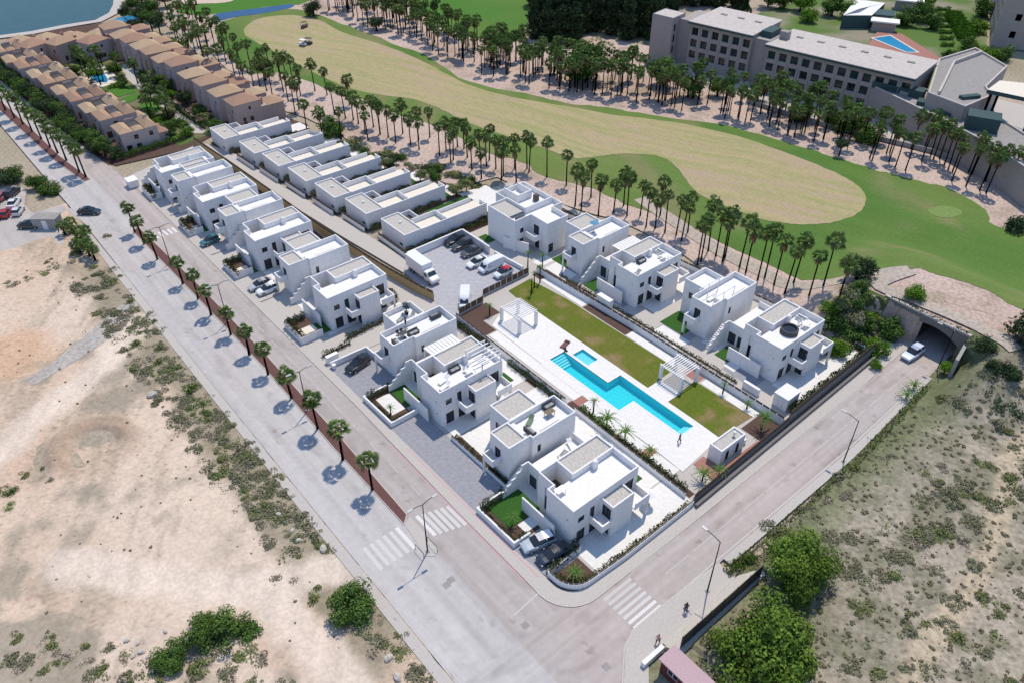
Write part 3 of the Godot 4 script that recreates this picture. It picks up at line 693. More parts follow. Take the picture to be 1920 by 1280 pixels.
# the larger villa half: L-shaped block with roof terrace, sunken stair well, gravel roof, annex and balconies
func villa_large(label: String, at: Vector2, brown: bool, group: String) -> Node3D:
	var t := thing("villa", label, "villa", Vector3(at.x, 0.03, at.y), 0.0, group)
	var fm: Material = M.brown_frame if brown else M.frame
	var s := Sh.new()
	s.shell(pv([0, 0, 11.2, 0, 11.2, -7.4, 1.0, -7.4, 1.0, -4.65, 0, -4.65]), 0, 5.6, {
		0: [Rect2(0.9, 3.75, 1.05, 0.95), Rect2(2.9, 2.95, 0.8, 2.1), Rect2(0.8, 0.1, 1.4, 2.1), Rect2(3.0, 0.1, 1.5, 2.2), Rect2(8.7, 2.95, 1.8, 2.1), Rect2(8.6, 0.1, 2.0, 2.2)],
		3: [Rect2(1.3, 0.8, 0.55, 4.2)]})
	part("wall", s, M.plaster, t)
	window(t, Vector3(0.9, 3.75, 0), X, 1.05, 0.95, Z, null, 1, fm)
	window(t, Vector3(2.9, 2.95, 0), X, 0.8, 2.1, Z, null, 0, fm)
	window(t, Vector3(0.8, 0.1, 0), X, 1.4, 2.1, Z, null, 1, fm)
	window(t, Vector3(3.0, 0.1, 0), X, 1.5, 2.2, Z, null, 1, fm)
	window(t, Vector3(8.7, 2.95, 0), X, 1.8, 2.1, Z, null, 1, fm)
	window(t, Vector3(8.6, 0.1, 0), X, 2.0, 2.2, Z, null, 1, fm)
	window(t, Vector3(1.0, 0.8, -6.65), Z, 0.55, 4.2, Vector3.LEFT, null, 0, fm)
	floor_part("roof_terrace", t, [0.1, -4.5, 0.1, -0.1, 11.1, -0.1, 11.1, -4.4, 3.95, -4.4, 3.95, -4.5], 5.605, M.terrace)
	wall_part("parapet", t, [1.09, -7.31, 1.09, -4.56, 0.09, -4.56, 0.09, -0.09, 11.11, -0.09, 11.11, -4.3], 0.18, 5.6, 6.6)
	# stair well
	s = Sh.new()
	var well := pv([1.18, -7.3, 3.95, -7.3, 3.95, -4.5, 1.18, -4.5])
	s.shell(well, 3.2, 5.6)
	part("stair_well", s, M.plaster, t)
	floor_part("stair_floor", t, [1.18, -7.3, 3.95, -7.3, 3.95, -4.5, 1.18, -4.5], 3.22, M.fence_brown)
	for k in 5:
		box_part("stair_step", t, Vector3(1.25 + k * 0.28, 3.25, -5.6), Vector3(1.53 + k * 0.28, 5.4 - k * 0.38, -4.55), M.terrace)
	wall_part("parapet", t, [1.2, -7.31, 3.9, -7.31], 0.18, 5.6, 6.6)
	# gravel roof box over the north side
	wall_part("roof_upstand", t, [4.05, -4.4, 11.1, -4.4, 11.1, -7.31, 4.05, -7.31], 0.2, 5.61, 6.6, null, true)
	floor_part("gravel_roof", t, [4.1, -4.45, 11.05, -4.45, 11.05, -7.25, 4.1, -7.25], 6.3, M.gravel)
	var ch := Sh.new()
	ch.box(Vector3(7.1, 5.62, -4.28), Vector3(7.8, 6.75, -3.7))
	ch.ball(Vector3(7.45, 6.75, -4.0), Vector3(0.42, 0.22, 0.36), 10)
	part("chimney", ch, M.plaster, t)
	# annex
	s = Sh.new()
	s.shell(pv([4.65, 0, 4.65, 2.05, 8.35, 2.05, 8.35, 0]), 0, 5.3, {0: [Rect2(0.35, 2.95, 1.45, 2.0), Rect2(0.5, 0.1, 1.2, 2.1)]})
	var annex := part("annex", s, M.plaster, t)
	window(annex, Vector3(4.65, 2.95, 0.35), Z, 1.45, 2.0, Vector3.LEFT, null, 1, fm)
	window(annex, Vector3(4.65, 0.1, 0.5), Z, 1.2, 2.1, Vector3.LEFT, null, 1, fm)
	wall_part("annex_parapet", t, [4.74, 0.1, 4.74, 1.96, 8.26, 1.96, 8.26, 0.1], 0.18, 5.3, 5.6)
	floor_part("annex_roof", t, [4.8, 0.02, 8.2, 0.02, 8.2, 1.9, 4.8, 1.9], 5.33, M.gravel)
	# balconies
	var b := box_part("balcony", t, Vector3(2.7, 2.7, 0.01), Vector3(4.64, 2.9, 2.35), M.plaster)
	wall_part("balcony_parapet", b, [2.79, 0.05, 2.79, 2.26, 4.6, 2.26], 0.18, 2.9, 3.85)
	b = box_part("balcony", t, Vector3(8.36, 2.7, 0.01), Vector3(10.95, 2.9, 2.5), M.plaster)
	wall_part("balcony_parapet", b, [8.4, 2.41, 10.86, 2.41, 10.86, 0.05], 0.18, 2.9, 3.85)
	box_part("pillar", b, Vector3(10.65, 0, 2.2), Vector3(10.95, 2.7, 2.5))
	# screen wall beside the entrance
	var scr := Sh.new()
	scr.sheet(Vector3(-0.75, 0, -8.0), Z, 6.4, 0.0, 2.5, [], 0.0, Vector3.LEFT)
	scr = Sh.new()
	scr.box(Vector3(-0.95, 0, -8.2), Vector3(-0.75, 2.5, -2.2))
	part("screen_wall", scr, M.plaster, t)
	# utility boxes and vents on the walls
	box_part("wall_lamp", t, Vector3(-0.08, 4.2, -1.0), Vector3(0.0, 4.45, -0.85), M.metal)
	box_part("wall_lamp", t, Vector3(-0.08, 1.9, -1.2), Vector3(0.0, 2.1, -1.05), M.metal)
	# link terrace towards the smaller half, with its stair and stepped wall
	s = Sh.new()
	s.shell(pv([2.6, -7.42, 10.9, -7.42, 10.9, -11.3, 2.6, -11.3]), 0, 3.0, {3: [Rect2(0.5, 0.1, 1.4, 2.2), Rect2(2.3, 0.1, 1.2, 2.2)]})
	var link := part("link_block", s, M.plaster, t)
	window(link, Vector3(2.6, 0.1, -10.8), Z, 1.4, 2.2, Vector3.LEFT, M.teal_glass, 1, fm)
	window(link, Vector3(2.6, 0.1, -9.0), Z, 1.2, 2.2, Vector3.LEFT, M.teal_glass, 0, fm)
	floor_part("link_terrace", t, [2.6, -7.42, 10.9, -7.42, 10.9, -11.3, 2.6, -11.3], 3.02, M.terrace)
	wall_part("link_parapet", t, [2.7, -7.5, 2.7, -11.25], 0.18, 3.0, 4.1)
	wall_part("link_parapet", t, [10.8, -7.5, 10.8, -11.3], 0.18, 3.0, 4.1)
	for k in 12:
		box_part("stair_step", t, Vector3(-1.2 + k * 0.31, 0.0, -12.2), Vector3(-0.89 + k * 0.31, 0.25 * (k + 1), -11.32), M.terrace)
	var st := Sh.new()
	for q in [[-1.7, -0.9, 1.3], [-0.9, -0.1, 1.9], [-0.1, 0.7, 2.5], [0.7, 1.6, 3.2], [1.6, 2.6, 4.1]]:
		st.box(Vector3(q[0], 0, -11.31), Vector3(q[1], q[2], -11.13))
	part("stepped_wall", st, M.plaster, t)
	return t

# the smaller half: a long bar with a set-back block behind it
func villa_small(label: String, at: Vector2, gravel_end: bool, group: String) -> Node3D:
	var t := thing("villa", label, "villa", Vector3(at.x, 0.03, at.y), 0.0, group)
	var s := Sh.new()
	s.shell(pv([0, 0, 3.6, 0, 3.6, 0.5, 11.3, 0.5, 11.3, -3.9, 8.4, -3.9, 8.4, -7.9, 3.2, -7.9, 3.2, -3.9, 0, -3.9]), 0, 5.6, {
		2: [Rect2(0.9, 3.3, 0.6, 1.3)], 7: [Rect2(1.2, 3.3, 1.0, 1.2)], 9: [Rect2(1.0, 2.95, 1.2, 2.0)]})
	part("wall", s, M.plaster, t)
	window(t, Vector3(4.5, 3.3, 0.5), X, 0.6, 1.3, Z, null, 0)
	window(t, Vector3(3.2, 3.3, -6.7), Z, 1.0, 1.2, Vector3.LEFT, null, 0)
	window(t, Vector3(0.0, 2.95, -2.9), Z, 1.2, 2.0, Vector3.LEFT, null, 1)
	wall_part("parapet", t, [0.09, -3.81, 0.09, -0.09, 3.69, -0.09, 3.69, 0.41, 11.21, 0.41, 11.21, -3.81, 0.09, -3.81], 0.18, 5.6, 6.6)
	floor_part("roof_terrace", t, [0.15, -3.75, 0.15, -0.15, 3.75, -0.15, 3.75, 0.35, 11.15, 0.35, 11.15, -3.75], 5.605, M.terrace)
	if gravel_end:
		wall_part("roof_upstand", t, [2.9, -3.72, 2.9, -0.2], 0.2, 5.61, 6.58)
		floor_part("gravel_roof", t, [0.2, -3.7, 2.8, -3.7, 2.8, -0.2, 0.2, -0.2], 6.3, M.gravel)
		wall_part("duct", t, [3.4, -3.4, 3.4, -1.0], 0.5, 5.61, 6.4)
	else:
		wall_part("planter_wall", t, [3.0, -1.6, 3.0, -0.2], 0.2, 5.61, 6.3)
	wall_part("block_parapet", t, [3.29, -4.0, 3.29, -7.81, 8.31, -7.81, 8.31, -4.0, 3.29, -4.0], 0.18, 5.6, 6.6)
	floor_part("block_roof", t, [3.3, -4.0, 3.3, -7.8, 8.3, -7.8, 8.3, -4.0], 6.3 if gravel_end else 5.7, M.gravel if gravel_end else M.terrace)
	floor_part("roof_ledge", t, [5.0, 0.1, 8.5, 0.1, 8.5, 0.3, 5.0, 0.3], 6.62, M.gravel)
	var b := box_part("balcony", t, Vector3(-1.45, 2.7, -3.7), Vector3(-0.01, 2.9, -1.6), M.plaster)
	wall_part("balcony_parapet", b, [-0.05, -1.69, -1.36, -1.69, -1.36, -3.61, -0.05, -3.61], 0.18, 2.9, 3.85)
	box_part("pillar", b, Vector3(-1.45, 0, -3.7), Vector3(-1.2, 2.7, -3.45))
	return t

func build_villas() -> void:
	var gf := "front row villas beside the avenue"
	var gl := "villas along the upper part of the avenue"
	var gr := "villas between the pool and the golf course"
	villa_large("white villa half on the road corner, bare white roof terrace, two cars in its drive", Vector2(44.1, -41.3), false, gf)
	villa_small("white villa half next to the corner villa, green lounger on its roof", Vector2(44.8, -54.0), true, gf)
	villa_large("white villa half between dark paved drives, pergola frame on its roof terrace", Vector2(44.2, -68.2), false, gf)
	villa_small("white villa half beside the car park, roof crowded with furniture and a blue tree", Vector2(45.0, -81.0), false, gf)
	villa_large("nearest villa of the upper avenue row, single green garden square in front", Vector2(43.5, -97.9), true, gl)
	villa_small("small villa half behind two white cars on a drive", Vector2(43.4, -110.7), true, gl)
	villa_large("villa with a round bush at its front wall, teal car in the drive beyond", Vector2(42.5, -121.7), true, gl)
	villa_small("small villa half beside the drive with the teal car", Vector2(42.3, -133.3), true, gl)
	villa_large("second farthest large villa of the upper avenue row", Vector2(41.2, -141.4), true, gl)
	villa_small("farthest small villa half of the upper avenue row", Vector2(40.9, -152.8), true, gl)
	villa_large("farthest villa of the upper avenue row, next to the terracotta town houses", Vector2(39.8, -158.6), true, gl)
	villa_large("villa nearest the road tunnel, dark hot tub on its roof", Vector2(88.5, -43.5), false, gr)
	villa_small("villa half with thin white roof frame, second from the tunnel", Vector2(88.8, -57.0), false, gr)
	villa_large("villa behind the poolside lawn, black sofa on its roof", Vector2(86.4, -70.4), false, gr)
	villa_small("villa half with a blue parasol on its roof", Vector2(86.4, -83.4), true, gr)
	# stand-alone end villa by the car park
	var t := thing("villa", "end villa of the golf row beside the car park, walled square on its roof", "villa", Vector3(82.4, 0.03, -97.4), 0.0, gr)
	var s := Sh.new()
	s.shell(pv([0, 0, 4.0, 0, 4.0, 4.6, 9.2, 4.6, 9.2, 0.3, 11.6, 0.3, 11.6, -11.0, 4.4, -11.0, 4.4, -8.0, 0, -8.0]), 0, 5.6, {
		0: [Rect2(1.3, 3.5, 0.9, 1.0), Rect2(1.2, 0.1, 1.0, 2.2)], 1: [Rect2(0.8, 2.95, 1.5, 2.0), Rect2(1.2, 0.1, 1.2, 2.2)], 2: [Rect2(0.4, 0.1, 1.2, 1.9)]})
	part("wall", s, M.plaster, t)
	window(t, Vector3(1.3, 3.5, 0), X, 0.9, 1.0, Z, null, 1); window(t, Vector3(1.2, 0.1, 0), X, 1.0, 2.2, Z, null, 1)
	window(t, Vector3(4.0, 2.95, 0.8), Z, 1.5, 2.0, Vector3.LEFT, null, 1); window(t, Vector3(4.0, 0.1, 1.2), Z, 1.2, 2.2, Vector3.LEFT, null, 1)
	window(t, Vector3(4.4, 0.1, 4.6), X, 1.2, 1.9, Z, null, 1)
	var b := box_part("balcony", t, Vector3(2.2, 2.7, 0.01), Vector3(3.99, 2.9, 3.2))
	wall_part("balcony_parapet", b, [2.29, 0.05, 2.29, 3.11, 3.95, 3.11], 0.18, 2.9, 3.85)
	floor_part("roof_terrace", t, [0.1, -0.1, 4.1, -0.1, 4.1, 4.5, 9.1, 4.5, 9.1, 0.2, 11.5, 0.2, 11.5, -10.9, 4.5, -10.9, 4.5, -7.9, 0.1, -7.9], 5.605, M.terrace)
	wall_part("parapet", t, [0.09, -7.91, 0.09, -0.09, 4.09, -0.09, 4.09, 4.51, 9.11, 4.51, 9.11, 0.21, 11.51, 0.21, 11.51, -10.91, 4.49, -10.91, 4.49, -7.91, 0.09, -7.91], 0.18, 5.6, 6.6)
	floor_part("gravel_roof", t, [0.2, -7.8, 4.3, -7.8, 4.3, -2.4, 0.2, -2.4], 6.2, M.gravel)
	wall_part("roof_wall", t, [4.4, -2.2, 4.4, -7.7], 0.2, 5.61, 6.9)
	wall_part("roof_wall", t, [4.5, -2.2, 11.3, -2.2], 0.2, 5.61, 6.9)
	wall_part("roof_wall", t, [6.2, -10.6, 6.2, -6.4, 9.6, -6.4, 9.6, -10.6], 0.2, 5.61, 7.2)
	box_part("roof_door", t, Vector3(9.0, 5.62, -5.2), Vector3(9.9, 6.9, -4.4), M.frame)
	box_part("planter", t, Vector3(1.4, 5.62, -1.6), Vector3(3.4, 6.1, -0.4), M.wicker)
	wall_part("screen_wall", t, [-0.6, -2.6, 1.4, 2.4], 0.2, 0, 2.4)

# ------------------------------------------------------------------ long single-storey houses
func bungalow(label: String, at: Vector2, long_: float) -> Node3D:
	var t := thing("bungalow", label, "bungalow", Vector3(at.x, 0.03, at.y), 0.0, "row of long single-storey houses")
	var e := long_
	var s := Sh.new()
	s.shell(pv([0, 0, e, 0, e, -3.9, 4.1, -3.9, 4.1, -8.2, 0, -8.2]), 0, 2.5, {5: [Rect2(6.2, 0.6, 1.1, 0.6)]})
	part("wall", s, M.plaster, t)
	window(t, Vector3(0, 0.6, -2.0), Z, 1.1, 0.6, Vector3.LEFT, null, 1)
	wall_part("front_parapet", t, [0.09, -8.11, 0.09, -0.09, 3.95, -0.09, 3.95, -8.11], 0.18, 2.5, 3.5, null, true)
	floor_part("gravel_roof", t, [0.15, -0.15, 3.9, -0.15, 3.9, -8.05, 0.15, -8.05], 3.2, M.gravel)
	wall_part("middle_parapet", t, [4.13, -3.81, 9.75, -3.81, 9.75, -0.2], 0.18, 2.55, 3.75)
	floor_part("gravel_roof", t, [4.1, -0.15, 9.6, -0.15, 9.6, -3.7, 4.1, -3.7], 2.7, M.cream)
	wall_part("south_parapet", t, [4.13, -0.09, e - 0.09, -0.09, e - 0.09, -2.2], 0.18, 2.5, 3.4)
	floor_part("cream_roof", t, [9.8, -0.15, e - 0.15, -0.15, e - 0.15, -3.7, 9.8, -3.7], 2.6, M.cream)
	wall_part("north_parapet", t, [9.9, -3.81, e - 1.2, -3.81], 0.18, 2.5, 3.5)
	wall_part("court_wall", t, [4.16, -8.1, 6.5, -8.1, 6.5, -4.0], 0.18, 0, 3.1)
	floor_part("court_planting", t, [4.2, -8.0, 6.4, -8.0, 6.4, -4.0, 4.2, -4.0], 2.0, M.fence_brown)
	box_part("vent", t, Vector3(2.0, 3.2, -5.0), Vector3(2.5, 3.5, -4.6), M.white_metal)
	return t

# a boundary wall of its own, with an optional coping, slat fence or hedge along its top
func boundary(called: String, label: String, category: String, pts: PackedVector2Array, t: float, tall: float, m: Material, top_h: float = 0.0, top_m: Material = null, group: String = "garden and boundary walls", lift: float = 0.02) -> Node3D:
	var o := thing(called, label, category, Vector3.ZERO, 0.0, group)
	var s := Sh.new()
	s.wall(pts, t, lift, tall)
	part("wall", s, m, o)
	if top_h > 0.0:
		# upright slats, each one a part
		for i in pts.size() - 1:
			var a := pts[i]; var b := pts[i + 1]
			var ln := a.distance_to(b)
			var cnt := maxi(1, int(ln / 1.25))
			for k in cnt:
				var c0 := a.lerp(b, (k + 0.04) / cnt); var c1 := a.lerp(b, (k + 0.96) / cnt)
				var q := Sh.new()
				q.wall(PackedVector2Array([c0, c1]), 0.06, tall, tall + top_h * rng.randf_range(0.96, 1.0))
				part("fence_panel", q, top_m, o)
	return o

func build_bungalows() -> void:
	var where := ["end bungalow next to the terracotta town houses, farthest from the car park", "sixth long bungalow counted from the car park", "fifth long bungalow counted from the car park", "middle long bungalow, fourth from the car park", "third long bungalow from the car park", "second long bungalow from the car park", "long white bungalow above the car park retaining wall"]
	var spots := [Vector2(58.9, -172.9), Vector2(60.9, -161.4), Vector2(62.1, -152.2), Vector2(63.2, -142.2), Vector2(64.1, -132.1), Vector2(65.5, -122.3), Vector2(66.7, -110.8)]
	var ends := [75.6, 78.0, 79.5, 81.5, 82.5, 84.5, 86.4]
	for k in 7:
		bungalow(where[k], spots[k], ends[k] - spots[k].x)
		var a: Vector2 = spots[k]
		# planted bank and yard round each house
		if k < 6:
			slab("house_yard", pv([a.x + 4.5, a.y - 8.4, ends[k] + 4.0, a.y - 8.0, ends[k] + 5.5, a.y - 3.0, ends[k] + 4.5, a.y + 0.4, a.x - 0.5, a.y + 0.4, a.x - 0.6, a.y - 8.3]), 0.03, M.bark_soil)
			slab("paved_terrace", pv([ends[k] + 0.2, a.y - 5.0, ends[k] + 4.6, a.y - 5.2, ends[k] + 4.9, a.y - 0.8, ends[k] + 0.2, a.y - 0.6]), 0.06, M.paving)
		else:
			slab("house_yard", pv([a.x + 4.5, a.y - 8.4, 89.0, a.y - 8.4, 89.0, a.y + 2.4, a.x - 1.4, a.y + 2.4, a.x - 1.3, a.y - 8.3]), 0.03, M.bark_soil)
			slab("paved_terrace", pv([88.0, -122.6, 95.0, -122.0, 95.2, -110.0, 88.0, -110.6]), 0.06, M.paving)
		if k >= 4:
			slab("lawn_strip", pv([a.x + 11.5, a.y - 10.2, ends[k] + 2.4, a.y - 10.2, ends[k] + 2.4, a.y - 4.2, ends[k] + 0.8, a.y - 4.2, ends[k] + 0.8, a.y - 9.2, a.x + 11.5, a.y - 9.2]) if k == 6 else pv([ends[k] + 0.3, a.y - 4.2, ends[k] + 1.9, a.y - 4.2, ends[k] + 1.9, a.y + -0.4, ends[k] + 0.3, a.y - 0.4]), 0.09, M.turf)
		# low wall along the lane with a brown slat fence on it
		if k > 0:
			boundary("lane_wall", "low white wall with brown slats along the lane before the " + ["", "sixth", "fifth", "fourth", "third", "second", "first"][k] + " bungalow from the car park", "wall", PackedVector2Array([Vector2(a.x - 1.4, a.y - 7.4), Vector2(a.x - 1.3 + (0.3 if k < 6 else 0.0), a.y + (0.2 if k < 6 else 2.6))]), 0.25, 1.0, M.plaster, 0.45, M.fence_brown)
	boundary("retaining_wall", "white retaining wall between the car park and the nearest bungalow", "wall", PackedVector2Array([Vector2(65.4, -108.2), Vector2(78.2, -108.4)]), 0.3, 1.6, M.plaster)
	boundary("retaining_wall", "white car park wall below the end villa, shaded side facing the cars", "wall", PackedVector2Array([Vector2(78.35, -108.4), Vector2(78.35, -100.0)]), 0.3, 1.6, M.plaster)
	boundary("retaining_wall", "short low wall behind the van and the red car", "wall", PackedVector2Array([Vector2(78.8, -99.0), Vector2(79.4, -91.5)]), 0.3, 0.9, M.plaster)
	# lane between the rows
	slab("lane", PackedVector2Array([Vector2(55.6, -181), Vector2(57.4, -181), Vector2(60.2, -171), Vector2(61.0, -150), Vector2(64.0, -125), Vector2(65.2, -108), Vector2(62.2, -105), Vector2(60.0, -125), Vector2(57.8, -150), Vector2(56.6, -170)]), 0.07, M.sidewalk)
	var pts := PackedVector2Array([Vector2(54.9, -182), Vector2(56.0, -165), Vector2(56.9, -145), Vector2(57.6, -126), Vector2(59.2, -108), Vector2(60.6, -97.5), Vector2(61.3, -94.2)])
	boundary("lane_fence", "ochre wall topped with brown boards between the lane and the avenue villas", "wall", pts, 0.25, 1.7, M.ochre, 0.5, M.fence_brown)

# ------------------------------------------------------------------ estate grounds
func build_estate() -> void:
	var plot := PackedVector2Array([Vector2(38.5, -52), Vector2(38.4, -90), Vector2(37.9, -120), Vector2(37.2, -176), Vector2(54.6, -182), Vector2(56.4, -160), Vector2(58.0, -120), Vector2(61.0, -98), Vector2(64.0, -108), Vector2(79, -109), Vector2(89, -120), Vector2(100, -120), Vector2(102.5, -100), Vector2(104, -60), Vector2(105.5, -37.2), Vector2(60, -36.0), Vector2(43, -35.9), Vector2(39.6, -37.2), Vector2(38.9, -40)])
	var eg := Sh.new()
	for q in [rect(0, -300, 66.0, 50), rect(72.0, -300, 200, 50), rect(66.0, -300, 72.0, -69.6), rect(66.0, -45.1, 72.0, 50)]:
		for piece in Geometry2D.intersect_polygons(plot, q): eg.flat(piece, 0.022)
	structure("estate_ground", eg, M.sidewalk)
	for q in [rect(62.0, -88.0, 68.0, -84.2), rect(61.3, -84.2, 64.4, -80.8), rect(61.2, -60.4, 62.3, -37.0), rect(79.8, -89.4, 81.0, -87.2), rect(79.8, -76.2, 81.8, -66.2), rect(82.2, -89.0, 83.3, -38.6), rect(76.8, -40.6, 81.6, -37.0), rect(57.2, -165.0, 54.0, -99.0), rect(96.6, -104.0, 101.0, -92.0), rect(60.0, -88.2, 60.9, -61.0), rect(45.2, -94.6, 56.0, -92.8)]:
		slab("planting_bed", q, 0.034 + 0.0005 * fposmod(absf(q[0].x) * 3.0, 20.0), M.bark_soil)
	for q in [[39.0, -79.8, 42.5, -73.2], [38.9, -52.5, 40.0, -46.0], [40.0, -48.2, 43.4, -45.9], [39.3, -39.6, 43.6, -36.6], [43.7, -65.2, 45.0, -53.6]]:
		slab("planting_bed", rect(q[0], q[1], q[2], q[3]), 0.13, M.bark_soil, 0.1)
	for q in [[40.0, -79.2, 42.3, -74.8], [41.2, -48.0, 43.2, -46.4], [45.1, -65.0, 53.2, -53.5]]:
		slab("white_paving", rect(q[0], q[1], q[2], q[3]), 0.15, M.paving, 0.1)
	# car park
	slab("car_park", PackedVector2Array([Vector2(62.4, -105), Vector2(65.0, -108.1), Vector2(78.3, -108.3), Vector2(78.6, -100), Vector2(79.3, -90.2), Vector2(68.6, -90.0), Vector2(67.3, -88.4), Vector2(61.4, -88.2), Vector2(61.3, -94.0), Vector2(62.0, -100)]), 0.062, M.pale_slate)
	# drives
	slab("drive", pv([38.4, -90, 45.0, -89.4, 45.0, -80.4, 38.4, -80.4]), 0.16, M.slate)
	slab("drive", pv([38.4, -72.6, 43.7, -72.6, 43.7, -53.2, 38.4, -53.2]), 0.16, M.slate)
	slab("drive", pv([38.4, -45.5, 43.8, -45.5, 43.8, -40.3, 38.9, -40.2]), 0.16, M.slate)
	slab("drive", pv([37.8, -122.2, 41.9, -122.2, 41.9, -113.2, 38.0, -113.2]), 0.16, M.sidewalk)
	slab("drive", pv([37.4, -142.0, 41.4, -142.0, 41.4, -133.2, 37.8, -133.2]), 0.16, M.sidewalk)
	slab("drive", pv([37.2, -161.2, 40.4, -161.2, 40.4, -152.8, 37.4, -152.8]), 0.16, M.sidewalk)
	slab("drive", pv([38.2, -97.4, 61.0, -97.0, 61.0, -90.2, 38.2, -90.4]), 0.1, M.sidewalk)
	# villa terraces
	var lift_ := 0.045
	for q in [[44.0, -41.2, 61.0, -36.6, 0.0], [55.6, -53.4, 61, -41.4, 0.0], [44.9, -53.4, 61.0, -49.0, 0.0], [53.4, -66, 61, -53.4, 0.0], [55.6, -80.3, 61, -68.3, 0.0], [45.1, -80.3, 60.6, -76.0, 0.0], [44.4, -68.2, 55.2, -65.4, 0.0]]:
		lift_ += 0.004
		slab("terrace_paving", rect(q[0], q[1], q[2], q[3]), lift_, M.paving)
	for z in [-97.8, -121.6, -141.3, -158.5]:
		slab("terrace_paving", rect(42.6, z, 56.6 + (z + 97.8) * 0.045, z + 3.6), 0.05, M.paving)
		slab("terrace_paving", rect(42.6, z - 12.7, 56.0 + (z + 97.8) * 0.045, z - 7.5), 0.05, M.paving)
	for z in [-43.4, -57.0, -70.3, -83.3]:
		slab("terrace_paving", rect(88.0, z, 103.4, z + 3.2), 0.05, M.paving)
		slab("terrace_paving", rect(85.2, z - 7.2, 88.6, z - 1.4), 0.045, M.slate)
	slab("terrace_paving", pv([99.8, -50, 104.4, -50, 105.2, -38.2, 88.5, -38.2, 88.5, -40.2, 99.8, -40.2]), 0.056, M.paving)
	for q in [[86.0, -51.0, 90.0, -49.0], [83.4, -64.0, 86.6, -58.2], [83.0, -90.4, 86.0, -84.0], [82.6, -92.6, 86.2, -89.6]]:
		slab("white_gravel_bed", rect(q[0], q[1], q[2], q[3]), 0.058, M.paving)
	# artificial lawns, each edged by a kerb
	var lawns := [[40.0, -52.6, 45.1, -48.2], [42.6, -79.4, 45.2, -75.0], [55.9, -46.2, 59.0, -43.2], [41.4, -101.6, 43.4, -98.4], [40.3, -125.0, 42.1, -122.4], [39.4, -145.0, 41.2, -142.2], [87.1, -53.6, 90.6, -51.0], [86.9, -64.9, 91.6, -60.1], [84.6, -81.0, 88.0, -78.2], [86.0, -91.0, 89.0, -86.8], [101.0, -47.4, 104.4, -43.6], [56.6, -71.8, 58.6, -69.4], [80.4, -106.0, 82.2, -103.0]]
	for q in lawns:
		var poly := rect(q[0], q[1], q[2], q[3])
		slab("artificial_lawn", poly, 0.11 if q[0] > 45.5 else 0.16, M.turf, 0.1)
	# pool court
	var deck := Sh.new()
	for q in [pv([64.6, -82.2, 69.0, -84.6, 72.6, -83.6, 73.0, -81.0, 73.0, -69.5, 64.4, -69.5]), rect(64.2, -69.5, 66.1, -45.2), rect(66.1, -54.4, 69.2, -45.2), rect(71.95, -69.5, 73.0, -45.2), rect(69.2, -69.5, 71.95, -68.0), rect(69.2, -64.6, 71.95, -59.7), rect(69.2, -68.0, 69.7, -64.6), rect(71.9, -68.0, 71.95, -64.6), pv([64.2, -45.2, 73.0, -45.2, 72.9, -41.4, 68.4, -40.9, 64.0, -40.5])]:
		deck.flat(q, 0.1)
	structure("pool_deck", deck, M.paving)
	slab("pergola_deck", rect(72.95, -55.0, 75.8, -51.0), 0.108, M.paving)
	slab("gravel_path", pv([62.6, -80.5, 64.5, -80.5, 64.0, -41.0, 62.4, -41.0]), 0.07, M.paving)
	for q in [[62.2, -60.2, 64.3, -58.8], [62.1, -46.6, 64.2, -45.2]]:
		slab("brick_path", rect(q[0], q[1], q[2], q[3]), 0.1, M.brick_path)
	slab("brick_path", pv([66.2, -40.5, 68.4, -40.6, 68.6, -37.6, 76.6, -37.6, 76.6, -37.0, 66.0, -37.0]), 0.07, M.brick_path)
	slab("white_gravel_strip", rect(79.8, -87.0, 81.4, -76.4), 0.07, M.paving)
	slab("white_gravel_strip", rect(79.8, -66.0, 81.4, -56.0), 0.07, M.paving)
	slab("white_gravel_strip", rect(80.0, -50.6, 81.4, -40.8), 0.07, M.paving)
	slab("brick_path", rect(79.8, -54.0, 81.5, -51.0), 0.075, M.brick_path)
	structure("pool_lawn", sheet(PackedVector2Array([Vector2(73.0, -81.0), Vector2(72.8, -84.0), Vector2(73.2, -88.2), Vector2(78.4, -88.6), Vector2(79.4, -80.0), Vector2(79.7, -55.4), Vector2(75.9, -55.2), Vector2(73.0, -55.0)]), 0.085, 0.6, tone_pool_lawn, false), M.grass)
	structure("pool_lawn", sheet(PackedVector2Array([Vector2(73.0, -51.0), Vector2(79.7, -51.5), Vector2(80.0, -41.0), Vector2(73.0, -41.5)]), 0.085, 0.6, tone_pool_lawn, false), M.grass)
	build_pool()
	# walls round the pool court and plots
	boundary("garden_wall", "white wall topped with brown slats between the pool path and the avenue villas", "wall", PackedVector2Array([Vector2(61.2, -87.6), Vector2(61.0, -60.4)]), 0.22, 1.1, M.plaster, 0.25, M.fence_brown)
	boundary("garden_wall", "lower half of the pool path wall behind the leafy bushes", "wall", PackedVector2Array([Vector2(61.0, -58.4), Vector2(60.8, -37.4)]), 0.22, 0.9, M.plaster, 0.25, M.fence_brown)
	boundary("garden_wall", "long white wall with brown capping between the pool lawn and the golf villas", "wall", PackedVector2Array([Vector2(81.0, -89.5), Vector2(82.0, -66.0), Vector2(82.0, -37.2)]), 0.24, 1.2, M.plaster, 0.3, M.fence_brown)
	boundary("garden_wall", "brown board fence between the car park and the pool lawn", "fence", PackedVector2Array([Vector2(62.0, -87.9), Vector2(67.4, -88.2), Vector2(68.7, -89.7), Vector2(79.4, -89.9)]), 0.2, 0.5, M.concrete, 1.1, M.fence_brown)
	boundary("garden_wall", "white garden wall round the corner villa's lawn", "wall", PackedVector2Array([Vector2(43.6, -52.9), Vector2(38.6, -52.8), Vector2(38.7, -45.7), Vector2(41.2, -45.6)]), 0.25, 1.05, M.plaster, 0.0, null)
